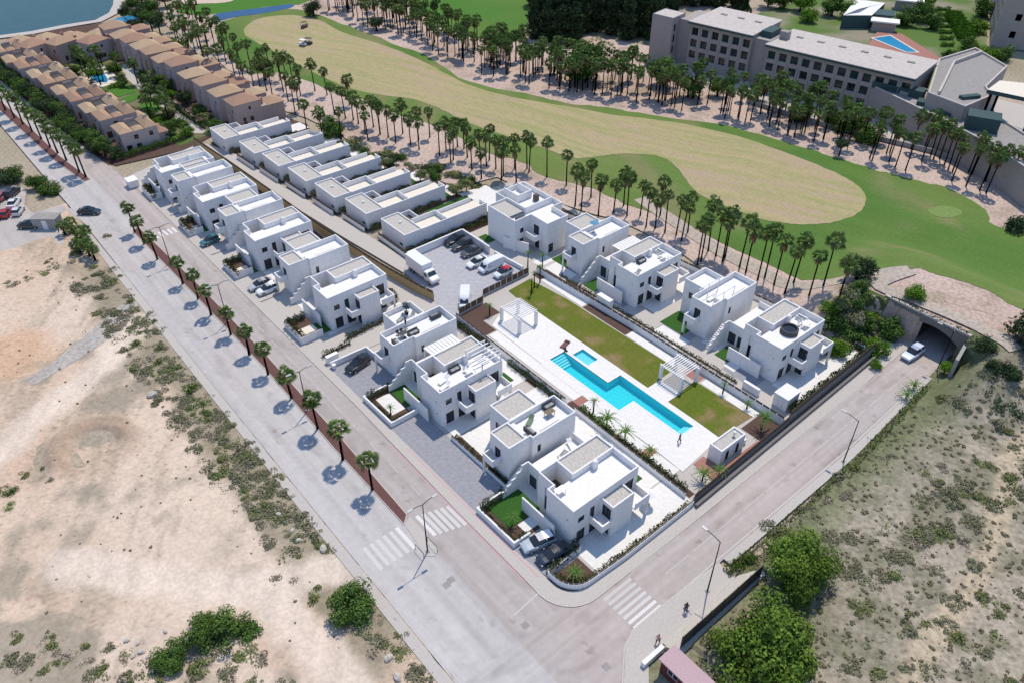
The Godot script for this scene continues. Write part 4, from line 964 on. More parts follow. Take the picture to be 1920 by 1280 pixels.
	boundary("garden_wall", "white garden wall round the small palm garden between the two dark drives", "wall", PackedVector2Array([Vector2(42.6, -80.1), Vector2(38.6, -80.1), Vector2(38.7, -72.8), Vector2(43.6, -72.8)]), 0.25, 1.05, M.plaster)
	boundary("garden_wall", "white wall beside the black car's drive", "wall", PackedVector2Array([Vector2(38.6, -89.9), Vector2(45.0, -89.7), Vector2(45.1, -84.4)]), 0.25, 1.2, M.plaster)
	boundary("garden_wall", "white wall along the second dark drive with brown slats", "wall", PackedVector2Array([Vector2(43.8, -65.4), Vector2(43.9, -53.4)]), 0.25, 0.8, M.plaster, 0.2, M.fence_brown)
	var curve := PackedVector2Array([Vector2(44.4, -41.6), Vector2(44.5, -40.2), Vector2(39.2, -39.9)])
	var arc_ := arc(Vector2(42.2, -39.0), 3.0, 180, 95, 7)
	curve.append_array(arc_)
	curve.append_array(PackedVector2Array([Vector2(48, -35.75), Vector2(60.5, -35.9)]))
	boundary("garden_wall", "white plot wall curving round the road corner", "wall", curve, 0.25, 1.0, M.plaster, 0.18, M.fence_brown)
	boundary("road_wall", "grey board fence on a wall along the side road below the pool court", "wall", PackedVector2Array([Vector2(60.8, -36.05), Vector2(82.4, -36.7)]), 0.25, 1.2, M.dark_concrete, 0.7, M.fence_brown)  # wall face in shade, its shade painted in with the darker concrete
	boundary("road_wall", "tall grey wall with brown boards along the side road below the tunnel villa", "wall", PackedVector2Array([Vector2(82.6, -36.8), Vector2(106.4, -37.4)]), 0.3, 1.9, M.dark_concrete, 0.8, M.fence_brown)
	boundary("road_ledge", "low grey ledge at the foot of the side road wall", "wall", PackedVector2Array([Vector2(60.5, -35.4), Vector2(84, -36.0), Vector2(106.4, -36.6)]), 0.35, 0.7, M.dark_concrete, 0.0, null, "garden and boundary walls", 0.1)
	boundary("golf_wall", "white wall behind the golf villas facing the palms", "wall", PackedVector2Array([Vector2(96.5, -109), Vector2(101.5, -92), Vector2(103.4, -70), Vector2(105.2, -50), Vector2(106.4, -37.6)]), 0.22, 0.9, M.plaster, 0.3, M.fence_brown)
	# upper avenue gardens
	var yards := [[37.9, -103.8, 41.8, -98.0, "nearest"], [37.8, -127.6, 41.2, -122.4, "second"], [37.4, -147.4, 40.2, -142.2, "third"], [37.0, -166.4, 39.4, -161.4, "farthest"]]
	for y in yards:
		boundary("garden_wall", "white front wall of the " + y[4] + " raised garden along the upper avenue", "wall", PackedVector2Array([Vector2(y[2], y[1]), Vector2(y[0] + 0.1, y[1]), Vector2(y[0] + 0.1, y[3]), Vector2(y[2], y[3])]), 0.25, 1.5, M.plaster, 0.12, M.fence_brown)
		slab("garden_paving", rect(y[0] + 0.9, y[1] + 2.6, y[2] - 0.2, y[3] - 0.2), 0.6, M.cream, 0.5)
		slab("garden_bed", rect(y[0] + 0.2, y[1] + 0.1, y[2], y[3] - 0.1), 0.5, M.bark_soil, 0.45)
	# small white buildings and kiosks
	var k := thing("carport", "small white shed on the pavement beside the farthest avenue villa", "shed", Vector3(36.4, 0.15, -170.6))
	box_part("wall", k, Vector3(-1, 0, -1.2), Vector3(1, 1.5, 1.2)); box_part("roof", k, Vector3(-1.1, 1.5, -1.3), Vector3(1.1, 1.62, 1.3))
	k = thing("shed", "white flat-roofed shed at the foot of the tunnel villa", "shed", Vector3(86.0, 0.05, -39.7))
	box_part("wall", k, Vector3(-1.5, 0, -1.15), Vector3(1.5, 2.2, 1.15)); box_part("roof", k, Vector3(-1.58, 2.2, -1.23), Vector3(1.58, 2.34, 1.23), M.terrace)
	window(k, Vector3(-1.64, 0.2, -0.4), Z, 0.8, 1.8, Vector3.LEFT, M.white_metal, 0, M.white_metal)
	k = thing("pool_house", "small white pool house with a gravel roof and white ball lamp on it", "pool house", Vector3(71.2, 0.08, -39.1))
	box_part("wall", k, Vector3(-2.6, 0, -1.0), Vector3(2.6, 2.4, 1.0)); wall_part("parapet", k, [-2.5, -0.9, 2.5, -0.9, 2.5, 0.9, -2.5, 0.9], 0.2, 2.41, 2.7, null, true); floor_part("gravel_roof", k, [-2.45, -0.85, 2.45, -0.85, 2.45, 0.85, -2.45, 0.85], 2.5, M.gravel)
	window(k, Vector3(-1.6, 0.1, 1.15), X, 0.8, 2.0, Z, M.white_metal, 0, M.white_metal); window(k, Vector3(0.6, 0.1, 1.15), X, 0.8, 2.0, Z, M.white_metal, 0, M.white_metal)
	var vent := Sh.new(); vent.tube([Vector3(1.2, 2.5, 0.1), Vector3(1.2, 3.1, 0.1)], [0.05, 0.05], 6); vent.ball(Vector3(1.2, 3.2, 0.1), Vector3(0.28, 0.2, 0.28), 8)
	part("roof_vent", vent, M.white_metal, k)
	k = thing("gate_box", "white utility block standing in the pool lawn wall", "utility box", Vector3(82.4, 0.05, -73.6))
	box_part("body", k, Vector3(-0.5, 0, -1.5), Vector3(0.5, 2.4, 1.5)); box_part("door", k, Vector3(-0.54, 0.2, -0.6), Vector3(-0.5, 2.0, 0.6), M.white_metal)
	k = thing("gate_box", "long low white meter box in the shade before the tunnel villa", "utility box", Vector3(84.4, 0.05, -44.6))
	box_part("body", k, Vector3(-0.25, 0, -1.4), Vector3(0.25, 1.2, 1.4)); box_part("door", k, Vector3(-0.29, 0.2, -0.5), Vector3(-0.25, 1.0, 0.5), M.white_metal)
	k = thing("gate_box", "white meter box at the kerb beside the black car's drive", "utility box", Vector3(39.2, 0.15, -91.0))
	box_part("body", k, Vector3(-0.6, 0, -0.5), Vector3(1.4, 1.3, 0.2)); box_part("door", k, Vector3(-0.3, 0.2, 0.2), Vector3(0.5, 1.1, 0.23), M.white_metal)
	# awnings over two link terraces
	for q in [[46.9, -79.6, "white slatted awning over the terrace between the two villas beside the car park"], [89.6, -81.8, "white slatted awning over the terrace behind the poolside villa"]]:
		var a := thing("awning", q[2], "awning", Vector3(q[0], 3.05, q[1]))
		for n in 9:
			box_part("slat", a, Vector3(2.2 + n * 0.6, 2.1, 0.3), Vector3(2.72 + n * 0.6, 2.16, 3.5), M.terrace)
		for n in 4:
			box_part("post", a, Vector3(2.2 + (n % 2) * 5.0, 0, 0.4 + (n / 2) * 2.9), Vector3(2.32 + (n % 2) * 5.0, 2.1, 0.52 + (n / 2) * 2.9), M.white_metal)

func build_pool() -> void:
	var outline := PackedVector2Array([Vector2(66.1, -69.5), Vector2(69.2, -69.5), Vector2(69.2, -59.7), Vector2(71.95, -59.7), Vector2(71.95, -45.2), Vector2(69.2, -45.2), Vector2(69.2, -54.4), Vector2(66.1, -54.4)])
	var t := thing("swimming_pool", "turquoise stepped swimming pool in the white deck", "swimming pool", Vector3.ZERO)
	var s := Sh.new()
	s.shell(outline, -1.3, 0.11)
	part("pool_wall", s, M.pool_tile, t)
	s = Sh.new(); s.flat(outline, -1.3)
	part("pool_floor", s, M.pool_tile, t)
	for k in 5:
		var st := Sh.new()
		st.box(Vector3(66.12, -1.29, -69.48 + k * 0.42), Vector3(69.18, -0.2 - k * 0.2, -69.06 + k * 0.42))
		part("pool_step", st, M.pool_shallow, t)
	for k in 3:
		var st := Sh.new()
		st.box(Vector3(69.22, -1.29, -45.6 - k * 0.45), Vector3(71.88, -0.2 - k * 0.25, -45.22 - k * 0.45))
		part("pool_step", st, M.pool_shallow, t)
	s = Sh.new()
	wavy(s, outline, 0.03)
	part("water", s, M.water, t)
	s = Sh.new(); s.wall(PackedVector2Array([Vector2(65.98, -69.62), Vector2(69.32, -69.62), Vector2(69.32, -59.82), Vector2(72.07, -59.82), Vector2(72.02, -45.08), Vector2(69.08, -45.08), Vector2(69.08, -54.28), Vector2(65.98, -54.28)]), 0.24, 0.0, 0.125, true)
	part("coping", s, M.terrace, t)
	var kp := rect(69.7, -68.0, 71.9, -64.6)
	t = thing("paddling_pool", "small pale paddling pool beside the big pool", "paddling pool", Vector3.ZERO)
	s = Sh.new(); s.shell(kp, -0.35, 0.11)
	part("pool_wall", s, M.pool_tile, t)
	s = Sh.new(); s.flat(kp, -0.35)
	part("pool_floor", s, M.pool_shallow, t)
	s = Sh.new(); wavy(s, kp, 0.03)
	part("water", s, M.water, t)
	s = Sh.new(); s.wall(rect(69.6, -68.1, 72.0, -64.5), 0.2, 0.0, 0.13, true)
	part("coping", s, M.terrace, t)

func wavy(s: Sh, poly: PackedVector2Array, y: float) -> void:
	var w := sheet(poly, y, 0.35, func(_x, _z): return Color.WHITE, false)
	for i in w.v.size():
		var p := w.v[i]
		w.n[i] = Vector3(0.2 * fine.get_noise_2d(p.x * 10.0, p.z * 10.0), 1.0, 0.2 * fine.get_noise_2d(p.z * 10.0 + 50.0, p.x * 10.0)).normalized()
	s.v = w.v; s.n = w.n; s.c = w.c

# ------------------------------------------------------------------ plants
var frond_tones := [Color(0.15, 0.23, 0.062), Color(0.11, 0.185, 0.05), Color(0.18, 0.25, 0.078), Color(0.225, 0.27, 0.105)]

# fan palm crown at the origin: fronds (and, apart, the hanging dead skirt)
func palm_fronds(seed_: int, r: float, leaves: int, droop: float) -> ArrayMesh:
	var g := RandomNumberGenerator.new(); g.seed = seed_
	var s := Sh.new()
	for i in leaves:
		var el := lerpf(1.3, -0.5 - droop, pow(float(i) / leaves, 0.8)) + g.randf_range(-0.18, 0.18)
		var az := i * 2.39996 + g.randf_range(-0.35, 0.35)
		var d := Vector3(cos(az) * cos(el), sin(el), sin(az) * cos(el))
		var side := d.cross(Vector3.UP).normalized()
		if side.length() < 0.5: side = Vector3.RIGHT
		side = side.rotated(d, g.randf_range(-0.7, 0.7))
		var up := side.cross(d).normalized()
		var hub := d * r * g.randf_range(0.12 if el > 0.5 else 0.35, 0.6)
		var ln := r * g.randf_range(0.44, 0.64)
		s.col = frond_tones[g.randi() % 4] * g.randf_range(0.8, 1.25)
		if el < -0.35: s.col = s.col.lerp(Color(0.26, 0.2, 0.1), 0.5)
		s.tri(-side * 0.025 * r, side * 0.025 * r, hub)
		for k in 8:
			var am := -1.15 + 2.3 * (k + 0.5) / 8.0
			var sag := -0.22 * ln * absf(sin(am)) - 0.18 * ln
			var w := 0.085 * ln
			var ray := d * cos(am) + side * sin(am); var cross := side * cos(am) - d * sin(am)
			var tip := hub + ray * ln * (1.0 - 0.12 * absf(am)) + Vector3.UP * sag
			var mid := hub + ray * ln * 0.55 + Vector3.UP * sag * 0.2
			s.tri(hub, mid - cross * w + up * 0.02, tip); s.tri(hub, tip, mid + cross * w - up * 0.02)
	return s.mesh()

func palm_skirt(seed_: int, r: float, leaves: int) -> ArrayMesh:
	var g := RandomNumberGenerator.new(); g.seed = seed_
	var s := Sh.new()
	for i in leaves:
		var az := i * 2.39996
		var top := Vector3(cos(az), 0, sin(az)) * 0.15 + Vector3.DOWN * g.randf_range(0.0, r * 0.5)
		var tip := Vector3(cos(az), 0, sin(az)) * r * g.randf_range(0.2, 0.42) + Vector3.DOWN * r * g.randf_range(0.75, 1.45)
		var side := Vector3(-sin(az), 0, cos(az)) * r * 0.13
		s.col = Color(0.23, 0.155, 0.09) * g.randf_range(0.6, 1.3)
		var mid := top.lerp(tip, 0.55) + Vector3(cos(az), 0, sin(az)) * r * 0.1
		s.tri(top, mid - side, tip); s.tri(top, tip, mid + side)
	return s.mesh()

# feathery palm crown (young date palms in the gardens)
func feather_fronds(seed_: int, r: float, leaves: int) -> ArrayMesh:
	var g := RandomNumberGenerator.new(); g.seed = seed_
	var s := Sh.new()
	for i in leaves:
		var az := i * 2.39996 + g.randf_range(-0.2, 0.2)
		var el := lerpf(1.3, -0.1, float(i) / leaves)
		var flat_ := Vector3(cos(az), 0, sin(az)); var side := Vector3(-sin(az), 0, cos(az))
		s.col = Color(0.10, 0.19, 0.04) * g.randf_range(0.7, 1.4)
		var last := Vector3.ZERO
		for k in 5:
			var f := (k + 1) / 5.0
			var p := flat_ * r * f * cos(el * 0.7) + Vector3.UP * r * (sin(el) * f * 0.9 - 0.55 * f * f)
			var w := r * 0.15 * (1.0 - f * 0.7)
			s.tri(last, p + side * w - Vector3.UP * w * 0.5, p); s.tri(last, p, p - side * w - Vector3.UP * w * 0.5)
			last = p
	return s.mesh()

func trunk_mesh(r0: float, r1: float, seed_: int, bend: float) -> ArrayMesh:
	var g := RandomNumberGenerator.new(); g.seed = seed_
	var s := Sh.new()
	var pts := []; var rad := []
	var side := Vector3(cos(seed_ * 1.7), 0, sin(seed_ * 1.7)) * bend
	for i in 7:
		var f := i / 6.0
		pts.append(Vector3(0, f, 0) + side * f * f)
		rad.append(lerpf(r0, r1, f) * (1.25 if i == 0 else 1.0) * g.randf_range(0.93, 1.07))
	s.tube(pts, rad, 7)
	return s.mesh()

var palm_sets := []   # [fronds, skirt or null, trunk mesh of unit height, bend offset]
func make_palm_sets() -> void:
	for k in 6:
		palm_sets.append([palm_fronds(100 + k, 1.0, 27 + k, 0.2), palm_skirt(200 + k, 1.0, 22), trunk_mesh(0.15, 0.11, k + 1, 0.0), 0.0])

func palm(called: String, label: String, category: String, group: String, at: Vector3, tall: float, r: float, kind: int, skirt: float, turn: float, lean: float = 0.0, thick: float = 1.0) -> Node3D:
	var t := thing(called, label, category, at, turn, group)
	var q = palm_sets[kind % palm_sets.size()]
	var tr := part("trunk", q[2], M.palm_bark, t)
	tr.scale = Vector3(thick, tall, thick)
	tr.rotation.z = lean
	var top := Vector3(-sin(lean), cos(lean), 0) * tall
	var cr := part("crown", q[0], M.leaf, t)
	cr.position = top; cr.scale = Vector3(r, r, r)
	if skirt > 0.0:
		var sk := part("dead_fronds", q[1], M.leaf, t)
		sk.position = top; sk.scale = Vector3(r * 0.9, r * skirt, r * 0.9)
	return t

# leafy crown of many small faces spread through overlapping lobes; unit radius
func leaf_crown(seed_: int, lobes: int, count: int, size: float, tones: Array, flatten: float = 1.0, core: float = 0.62) -> ArrayMesh:
	var g := RandomNumberGenerator.new(); g.seed = seed_
	var s := Sh.new()
	var balls := []
	for i in lobes:
		var d := Vector3(g.randfn(), g.randfn() * 0.8 + 0.15, g.randfn()).normalized()
		var dist := g.randf_range(0.25, 0.72) if i > 0 else 0.0
		balls.append([d * dist, g.randf_range(0.26, 0.46) * (1.0 if lobes < 20 else 0.8) if i > 0 else core, g.randf_range(0.75, 1.3)])
	for i in count:
		var b = balls[g.randi() % lobes]
		var d := Vector3(g.randfn(), g.randfn(), g.randfn()).normalized()
		var p: Vector3 = b[0] + d * b[1] * pow(g.randf(), 0.3)
		p.y *= flatten
		var nn := (d + Vector3(g.randf_range(-0.7, 0.7), g.randf_range(-0.2, 0.9), g.randf_range(-0.7, 0.7))).normalized()
		var u := nn.cross(Vector3(g.randfn(), g.randfn(), g.randfn())).normalized(); var w := nn.cross(u)
		var z := size * g.randf_range(0.6, 1.4)
		s.col = tones[g.randi() % tones.size()] * (b[2] * g.randf_range(0.8, 1.2))
		s.tri(p - u * z, p + w * z * 0.8, p + u * z)
		s.tri(p - u * z * 0.7 + nn * z * 0.3, p - w * z, p + u * z * 0.8)
	return s.mesh()

var crowns := {}
func make_crowns() -> void:
	var broad := [Color(0.085, 0.155, 0.035), Color(0.065, 0.12, 0.03), Color(0.115, 0.18, 0.042), Color(0.05, 0.095, 0.025)]
	var dark := [Color(0.042, 0.08, 0.034), Color(0.034, 0.062, 0.03), Color(0.065, 0.098, 0.042), Color(0.06, 0.072, 0.04)]
	var pine := [Color(0.11, 0.185, 0.03), Color(0.085, 0.145, 0.025), Color(0.14, 0.215, 0.036), Color(0.06, 0.10, 0.02)]
	var grey := [Color(0.20, 0.20, 0.125), Color(0.165, 0.17, 0.10), Color(0.235, 0.22, 0.15), Color(0.14, 0.155, 0.08)]
	var olive := [Color(0.15, 0.185, 0.075), Color(0.115, 0.15, 0.058), Color(0.185, 0.205, 0.08), Color(0.22, 0.21, 0.09)]
	var dead := [Color(0.27, 0.23, 0.175), Color(0.22, 0.19, 0.145), Color(0.32, 0.275, 0.21), Color(0.20, 0.185, 0.13)]
	var vivid := [Color(0.09, 0.19, 0.02), Color(0.07, 0.15, 0.018), Color(0.12, 0.22, 0.028)]
	for k in 4:
		crowns["broad%d" % k] = leaf_crown(310 + k, 18, 3000, 0.05, broad, 0.85)
		crowns["dark%d" % k] = leaf_crown(330 + k, 16, 2600, 0.052, dark, 0.95)
	for k in 3:
		crowns["shrub%d" % k] = leaf_crown(350 + k, 26, 6500, 0.03, broad, 0.75)
		crowns["pine%d" % k] = leaf_crown(360 + k, 44, 20000, 0.026, pine, 0.95, 0.5)
	for k in 6:
		crowns["grey%d" % k] = leaf_crown(370 + k, 14, 1900, 0.062, grey, 0.6)
		crowns["olive%d" % k] = leaf_crown(380 + k, 14, 1900, 0.062, olive, 0.65)
		crowns["dead%d" % k] = leaf_crown(390 + k, 14, 1500, 0.062, dead, 0.55)
	for k in 2:
		crowns["vivid%d" % k] = leaf_crown(400 + k, 16, 2400, 0.05, vivid, 0.85)
	# tall narrow conifer
	for k in 3:
		var g := RandomNumberGenerator.new(); g.seed = 410 + k
		var s := Sh.new()
		for i in 1500:
			var y := pow(g.randf(), 0.9) * 2.0 - 1.0
			var rr := 0.5 * (1.0 if y < -0.5 else sqrt(maxf(0.02, 1.0 - pow((y + 0.5) / 1.5, 2.0)))) * (0.8 + 0.3 * sin(y * 9.0 + k))
			var az := g.randf() * TAU
			var p := Vector3(cos(az) * rr * pow(g.randf(), 0.4), y, sin(az) * rr * pow(g.randf(), 0.4))
			var z := g.randf_range(0.05, 0.11)
			s.col = dark[g.randi() % 4] * g.randf_range(0.7, 1.3)
			var u := Vector3(g.randfn(), g.randfn() + 1.0, g.randfn()).normalized(); var w := u.cross(Vector3(g.randfn(), g.randfn(), g.randfn())).normalized()
			s.tri(p - w * z * 0.6, p + u * z * 1.3, p + w * z * 0.6); s.tri(p - u * z, p + w * z * 0.7, p + u * z * 0.5)
		crowns["cypress%d" % k] = s.mesh()

func tree(called: String, label: String, category: String, group: String, at: Vector3, kind: String, r: float, tall: float, trunk_r: float = 0.18) -> Node3D:
	var t := thing(called, label, category, at, rng.randf() * TAU, group)
	var cr := part("crown", crowns[kind], M.leaf, t)
	var h := r * 0.9
	cr.scale = Vector3(r, h, r) if not kind.begins_with("cypress") else Vector3(r, tall / 2.0, r)
	cr.position = Vector3(0, tall - h if not kind.begins_with("cypress") else tall / 2.0 - 0.2, 0)
	if trunk_r > 0.0:
		var s := Sh.new()
		var ct := cr.position.y
		s.tube([Vector3(0, -0.1, 0), Vector3(0.06, ct * 0.5, 0.04), Vector3(0.02, ct + 0.2 * r, 0)], [trunk_r * 1.3, trunk_r, trunk_r * 0.5], 7)
		for k in 4:
			var a := k * 1.7 + 0.4
			s.tube([Vector3(0.04, ct * 0.6, 0.02), Vector3(cos(a) * r * 0.25, ct * 0.85, sin(a) * r * 0.25), Vector3(cos(a) * r * 0.55, ct + r * 0.25, sin(a) * r * 0.55)], [trunk_r * 0.6, trunk_r * 0.4, trunk_r * 0.15], 5)
		part("trunk", s, M.bark, t)
	return t

func p3(p: Vector2, lift: float = 0.0) -> Vector3:
	return Vector3(p.x, gy(p.x, p.y) + lift, p.y)

var ord := ["first", "second", "third", "fourth", "fifth", "sixth", "seventh", "eighth", "ninth", "tenth", "eleventh", "twelfth", "thirteenth", "fourteenth", "fifteenth", "sixteenth", "seventeenth", "eighteenth", "nineteenth", "twentieth", "twenty-first", "twenty-second", "twenty-third", "twenty-fourth", "twenty-fifth"]

func ordinal(k: int) -> String:
	if k < ord.size(): return ord[k]
	return "twenty-" + ord[k - 20] if k < 29 else ("thirtieth" if k == 29 else ("thirty-" + ord[k - 30] if k < 39 else ("fortieth" if k == 39 else ("forty-" + ord[(k - 40) % 9] if k < 49 else "fiftieth or later (%d)" % (k + 1)))))

func build_avenue_palms() -> void:
	var spots := [Vector2(30.3, -64.7), Vector2(30.1, -71.9), Vector2(30.4, -79.4), Vector2(30.6, -87.6), Vector2(30.4, -94.9), Vector2(30.3, -101.2), Vector2(30.2, -107.9), Vector2(30.0, -115.2), Vector2(30.2, -121.1), Vector2(30.0, -127.4), Vector2(29.5, -138.3), Vector2(29.6, -145.3), Vector2(29.7, -150.7)]
	for k in spots.size():
		var p: Vector2 = spots[k]
		palm("avenue_palm", "fan palm on the red median, %s from the crossing" % ord[k], "palm tree", "palms on the avenue median", Vector3(p.x, 0.14, p.y), [5.6, 5.9, 5.9, 4.6, 4.8, 4.5, 4.6, 5.0, 4.9, 4.7, 4.8, 4.9, 5.4][k], [1.75, 1.75, 1.75, 1.6, 1.5, 1.4, 1.6, 1.45, 1.5, 1.4, 1.5, 1.5, 1.6][k], k, 0.3 + 0.12 * (k % 3), k * 1.9, 0.05 * sin(k * 2.7), 1.15 + 0.15 * (k % 2))
	var upper := [Vector2(29.9, -181.4), Vector2(29.5, -184.7), Vector2(29.1, -192.8), Vector2(28.7, -198.1), Vector2(28.3, -202.6), Vector2(28.0, -208.7), Vector2(27.5, -214.7), Vector2(27.0, -220.9), Vector2(26.4, -226.5), Vector2(25.9, -233.2), Vector2(25.4, -241.0)]
	for k in upper.size():
		var p: Vector2 = upper[k]
		palm("avenue_palm", "fan palm on the upper median before the town houses, %s from its near end" % ord[k], "palm tree", "palms on the avenue median", Vector3(p.x, 0.14, p.y), 6.6 + 0.5 * sin(k * 2.0), 1.9, k + 2, 0.6, k * 2.3, 0.02, 1.3)

# fan palms of the golf course: each stands where the photo shows one or in its belt
func golf_palm(where: String, k: int, at: Vector2, tall: float) -> void:
	var r := rng.randf_range(1.15, 1.55)
	palm("golf_palm", "fan palm %s, %s" % [where, k], "palm tree", "fan palms of the golf course", p3(at, -0.05), tall, r, rng.randi() % 6, rng.randf_range(0.9, 1.7), rng.randf() * TAU, rng.randf_range(-0.04, 0.04))

func build_golf_palms() -> void:
	var belts := [
		["on the sand behind the bungalows", [Vector2(84.1, -185.7), Vector2(79.5, -173.1), Vector2(88.8, -193.6), Vector2(93.6, -194.5), Vector2(94.6, -189.7), Vector2(89.4, -176.8), Vector2(79.6, -165.3), Vector2(83.0, -162.5), Vector2(90.3, -172.9), Vector2(95.7, -180.1), Vector2(91.3, -170.8), Vector2(91.1, -168.0), Vector2(89.3, -162.0), Vector2(87.9, -158.4), Vector2(92.9, -163.9), Vector2(91.9, -159.4), Vector2(91.8, -159.1), Vector2(92.4, -156.5), Vector2(92.0, -152.6), Vector2(96.3, -156.1), Vector2(94.0, -149.3), Vector2(97.2, -150.6), Vector2(94.2, -146.1), Vector2(100.1, -150.1), Vector2(95.9, -140.3), Vector2(98.7, -141.6), Vector2(95.7, -135.7), Vector2(97.0, -136.5), Vector2(102.0, -141.5), Vector2(102.6, -139.8), Vector2(100.3, -135.5), Vector2(97.3, -129.9), Vector2(101.7, -132.5), Vector2(96.2, -125.1), Vector2(100.8, -129.1)], 6.2, 7.6],
		["behind the end villa of the golf row", [Vector2(103.3, -131.2), Vector2(101.7, -126.8), Vector2(99.1, -121.7), Vector2(100.7, -123.0), Vector2(105.0, -124.2), Vector2(100.9, -118.8), Vector2(107.1, -122.4), Vector2(106.4, -120.9), Vector2(107.7, -116.4), Vector2(108.4, -110.9), Vector2(103.5, -103.0), Vector2(102.9, -100.6)], 6.6, 8.4],
		["behind the middle golf villas", [Vector2(108.6, -103.5), Vector2(104.4, -97.1), Vector2(107.7, -96.0), Vector2(111.4, -96.7), Vector2(108.7, -93.2), Vector2(110.9, -91.6), Vector2(108.5, -87.8), Vector2(109.4, -86.2), Vector2(114.0, -89.0), Vector2(109.7, -83.9), Vector2(110.7, -81.9), Vector2(109.7, -79.7), Vector2(113.1, -81.0)], 6.5, 8.5],
		["beside the path behind the tunnel villa", [Vector2(105.4, -72.2), Vector2(106.9, -72.6), Vector2(110.9, -74.1), Vector2(110.5, -72.0), Vector2(110.0, -70.0), Vector2(111.2, -70.4), Vector2(110.9, -66.8), Vector2(110.2, -64.9), Vector2(110.0, -62.1), Vector2(111.4, -61.6), Vector2(110.8, -59.2), Vector2(109.4, -56.1), Vector2(113.4, -57.0), Vector2(110.1, -52.0), Vector2(113.5, -51.6), Vector2(108.9, -46.4)], 8.0, 10.2],
		["in the open grove beside the town houses", [Vector2(90.6, -248.8), Vector2(88.5, -240.9), Vector2(88.0, -235.1), Vector2(88.6, -231.6), Vector2(85.5, -222.6), Vector2(87.9, -221.7), Vector2(80.3, -214.9), Vector2(79.5, -208.8), Vector2(77.8, -202.8), Vector2(83.6, -206.9), Vector2(78.9, -199.5), Vector2(83.6, -202.9), Vector2(81.8, -195.5), Vector2(90.1, -207.8), Vector2(86.7, -199.3), Vector2(84.5, -192.3), Vector2(82.0, -183.8), Vector2(89.9, -213.3), Vector2(86.7, -210.6), Vector2(84.0, -229.5), Vector2(79.3, -222.2), Vector2(75.9, -219.7), Vector2(89.9, -203.7), Vector2(89.3, -198.1)], 6.5, 8.5],
		["at the edge of the fairway by the lake track", [Vector2(81.2, -260.0), Vector2(85.4, -265.3), Vector2(81.8, -252.9), Vector2(86.3, -259.1), Vector2(79.6, -245.2), Vector2(83.4, -248.3), Vector2(80.7, -238.3), Vector2(87.0, -250.5), Vector2(91.0, -255.2), Vector2(84.4, -242.4), Vector2(87.1, -244.0), Vector2(90.1, -262.8), Vector2(91.0, -269.2), Vector2(89.5, -273.4), Vector2(79.4, -233.4), Vector2(78.6, -249.2), Vector2(77.0, -232.6), Vector2(76.4, -235.9), Vector2(85.3, -270.4), Vector2(87.0, -280.0), Vector2(87.2, -289.0), Vector2(87.4, -296.9), Vector2(94.1, -288.0), Vector2(93.8, -280.3), Vector2(94.1, -275.5)], 7.0, 9.5]]
	for b in belts:
		var list: Array = b[1]
		var order := range(list.size())
		for k in list.size():
			var p: Vector2 = list[k]
			palm("golf_palm", "fan palm %s, %s from the left" % [b[0], ordinal(k)], "palm tree", "fan palms of the golf course", p3(p, -0.05), rng.randf_range(b[2], b[3]), rng.randf_range(1.4, 1.95), rng.randi() % 6, rng.randf_range(0.6, 1.2), rng.randf() * TAU, rng.randf_range(-0.045, 0.045))
	# belt along the far side of the fairway, hotel behind it
	var far := [Vector2(131.0, -258.6), Vector2(133.5, -248.6), Vector2(133.7, -232.0), Vector2(134.7, -224.0), Vector2(136.3, -214.4), Vector2(136.8, -203.5), Vector2(135.2, -187.8), Vector2(135.3, -175.3), Vector2(139.4, -168.5), Vector2(141.4, -159.4), Vector2(145.0, -150.4), Vector2(149.4, -142.7), Vector2(153.3, -134.7), Vector2(156.7, -124.8), Vector2(161.6, -116.6), Vector2(163.2, -106.2), Vector2(165.8, -98.6), Vector2(167.1, -91.9), Vector2(168.7, -82.9), Vector2(169.5, -73.8), Vector2(171.3, -67.1), Vector2(173.0, -60.6), Vector2(174.2, -54.1), Vector2(173.8, -48.2)]
	var names := ["beyond the fairway by the upper lawn", "beyond the fairway before the dark conifers", "below the hotel's left wing", "below the hotel's long wing", "below the low grey hotel wing"]
	var counts := [-1, -1, -1, -1, -1]
	for k in far.size() - 1:
		var a: Vector2 = far[k]; var b: Vector2 = far[k + 1]
		var cnt := 7 if k < 18 else 6
		var back := Vector2(b.y - a.y, a.x - b.x).normalized()
		if back.x < 0.0: back = -back
		for j in cnt:
			var p := a.lerp(b, (j + rng.randf_range(0.1, 0.9)) / cnt) + back * absf(rng.randf_range(-1.0, 13.0)) * (0.75 if j % 2 else 1.0)
			counts[mini(4, k / 5)] += 1
			palm("golf_palm", "fan palm %s, %s from the left" % [names[mini(4, k / 5)], ordinal(counts[mini(4, k / 5)])], "palm tree", "fan palms of the golf course", p3(p, -0.05), rng.randf_range(6.6, 8.8) if k < 17 else rng.randf_range(7.2, 9.0), rng.randf_range(1.45, 1.95), rng.randi() % 6, rng.randf_range(0.6, 1.1), rng.randf() * TAU, rng.randf_range(-0.05, 0.05))

	# the palms standing behind those of the far belt, too many to tell apart
	var whole := Sh.new()
	for src in [[palm_sets[1][2], Vector3(1, 7.4, 1), 0.0, Color(0.15, 0.115, 0.095)], [palm_sets[1][0], Vector3(1.7, 1.7, 1.7), 7.4, Color.WHITE], [palm_sets[3][1], Vector3(1.5, 1.4, 1.5), 7.4, Color.WHITE]]:
		var arr = src[0].surface_get_arrays(0)
		for i in arr[Mesh.ARRAY_VERTEX].size():
			whole.v.append(arr[Mesh.ARRAY_VERTEX][i] * src[1] + Vector3(0, src[2], 0)); whole.n.append(arr[Mesh.ARRAY_NORMAL][i]); whole.c.append(arr[Mesh.ARRAY_COLOR][i] * src[3])
	var places: Array[Transform3D] = []
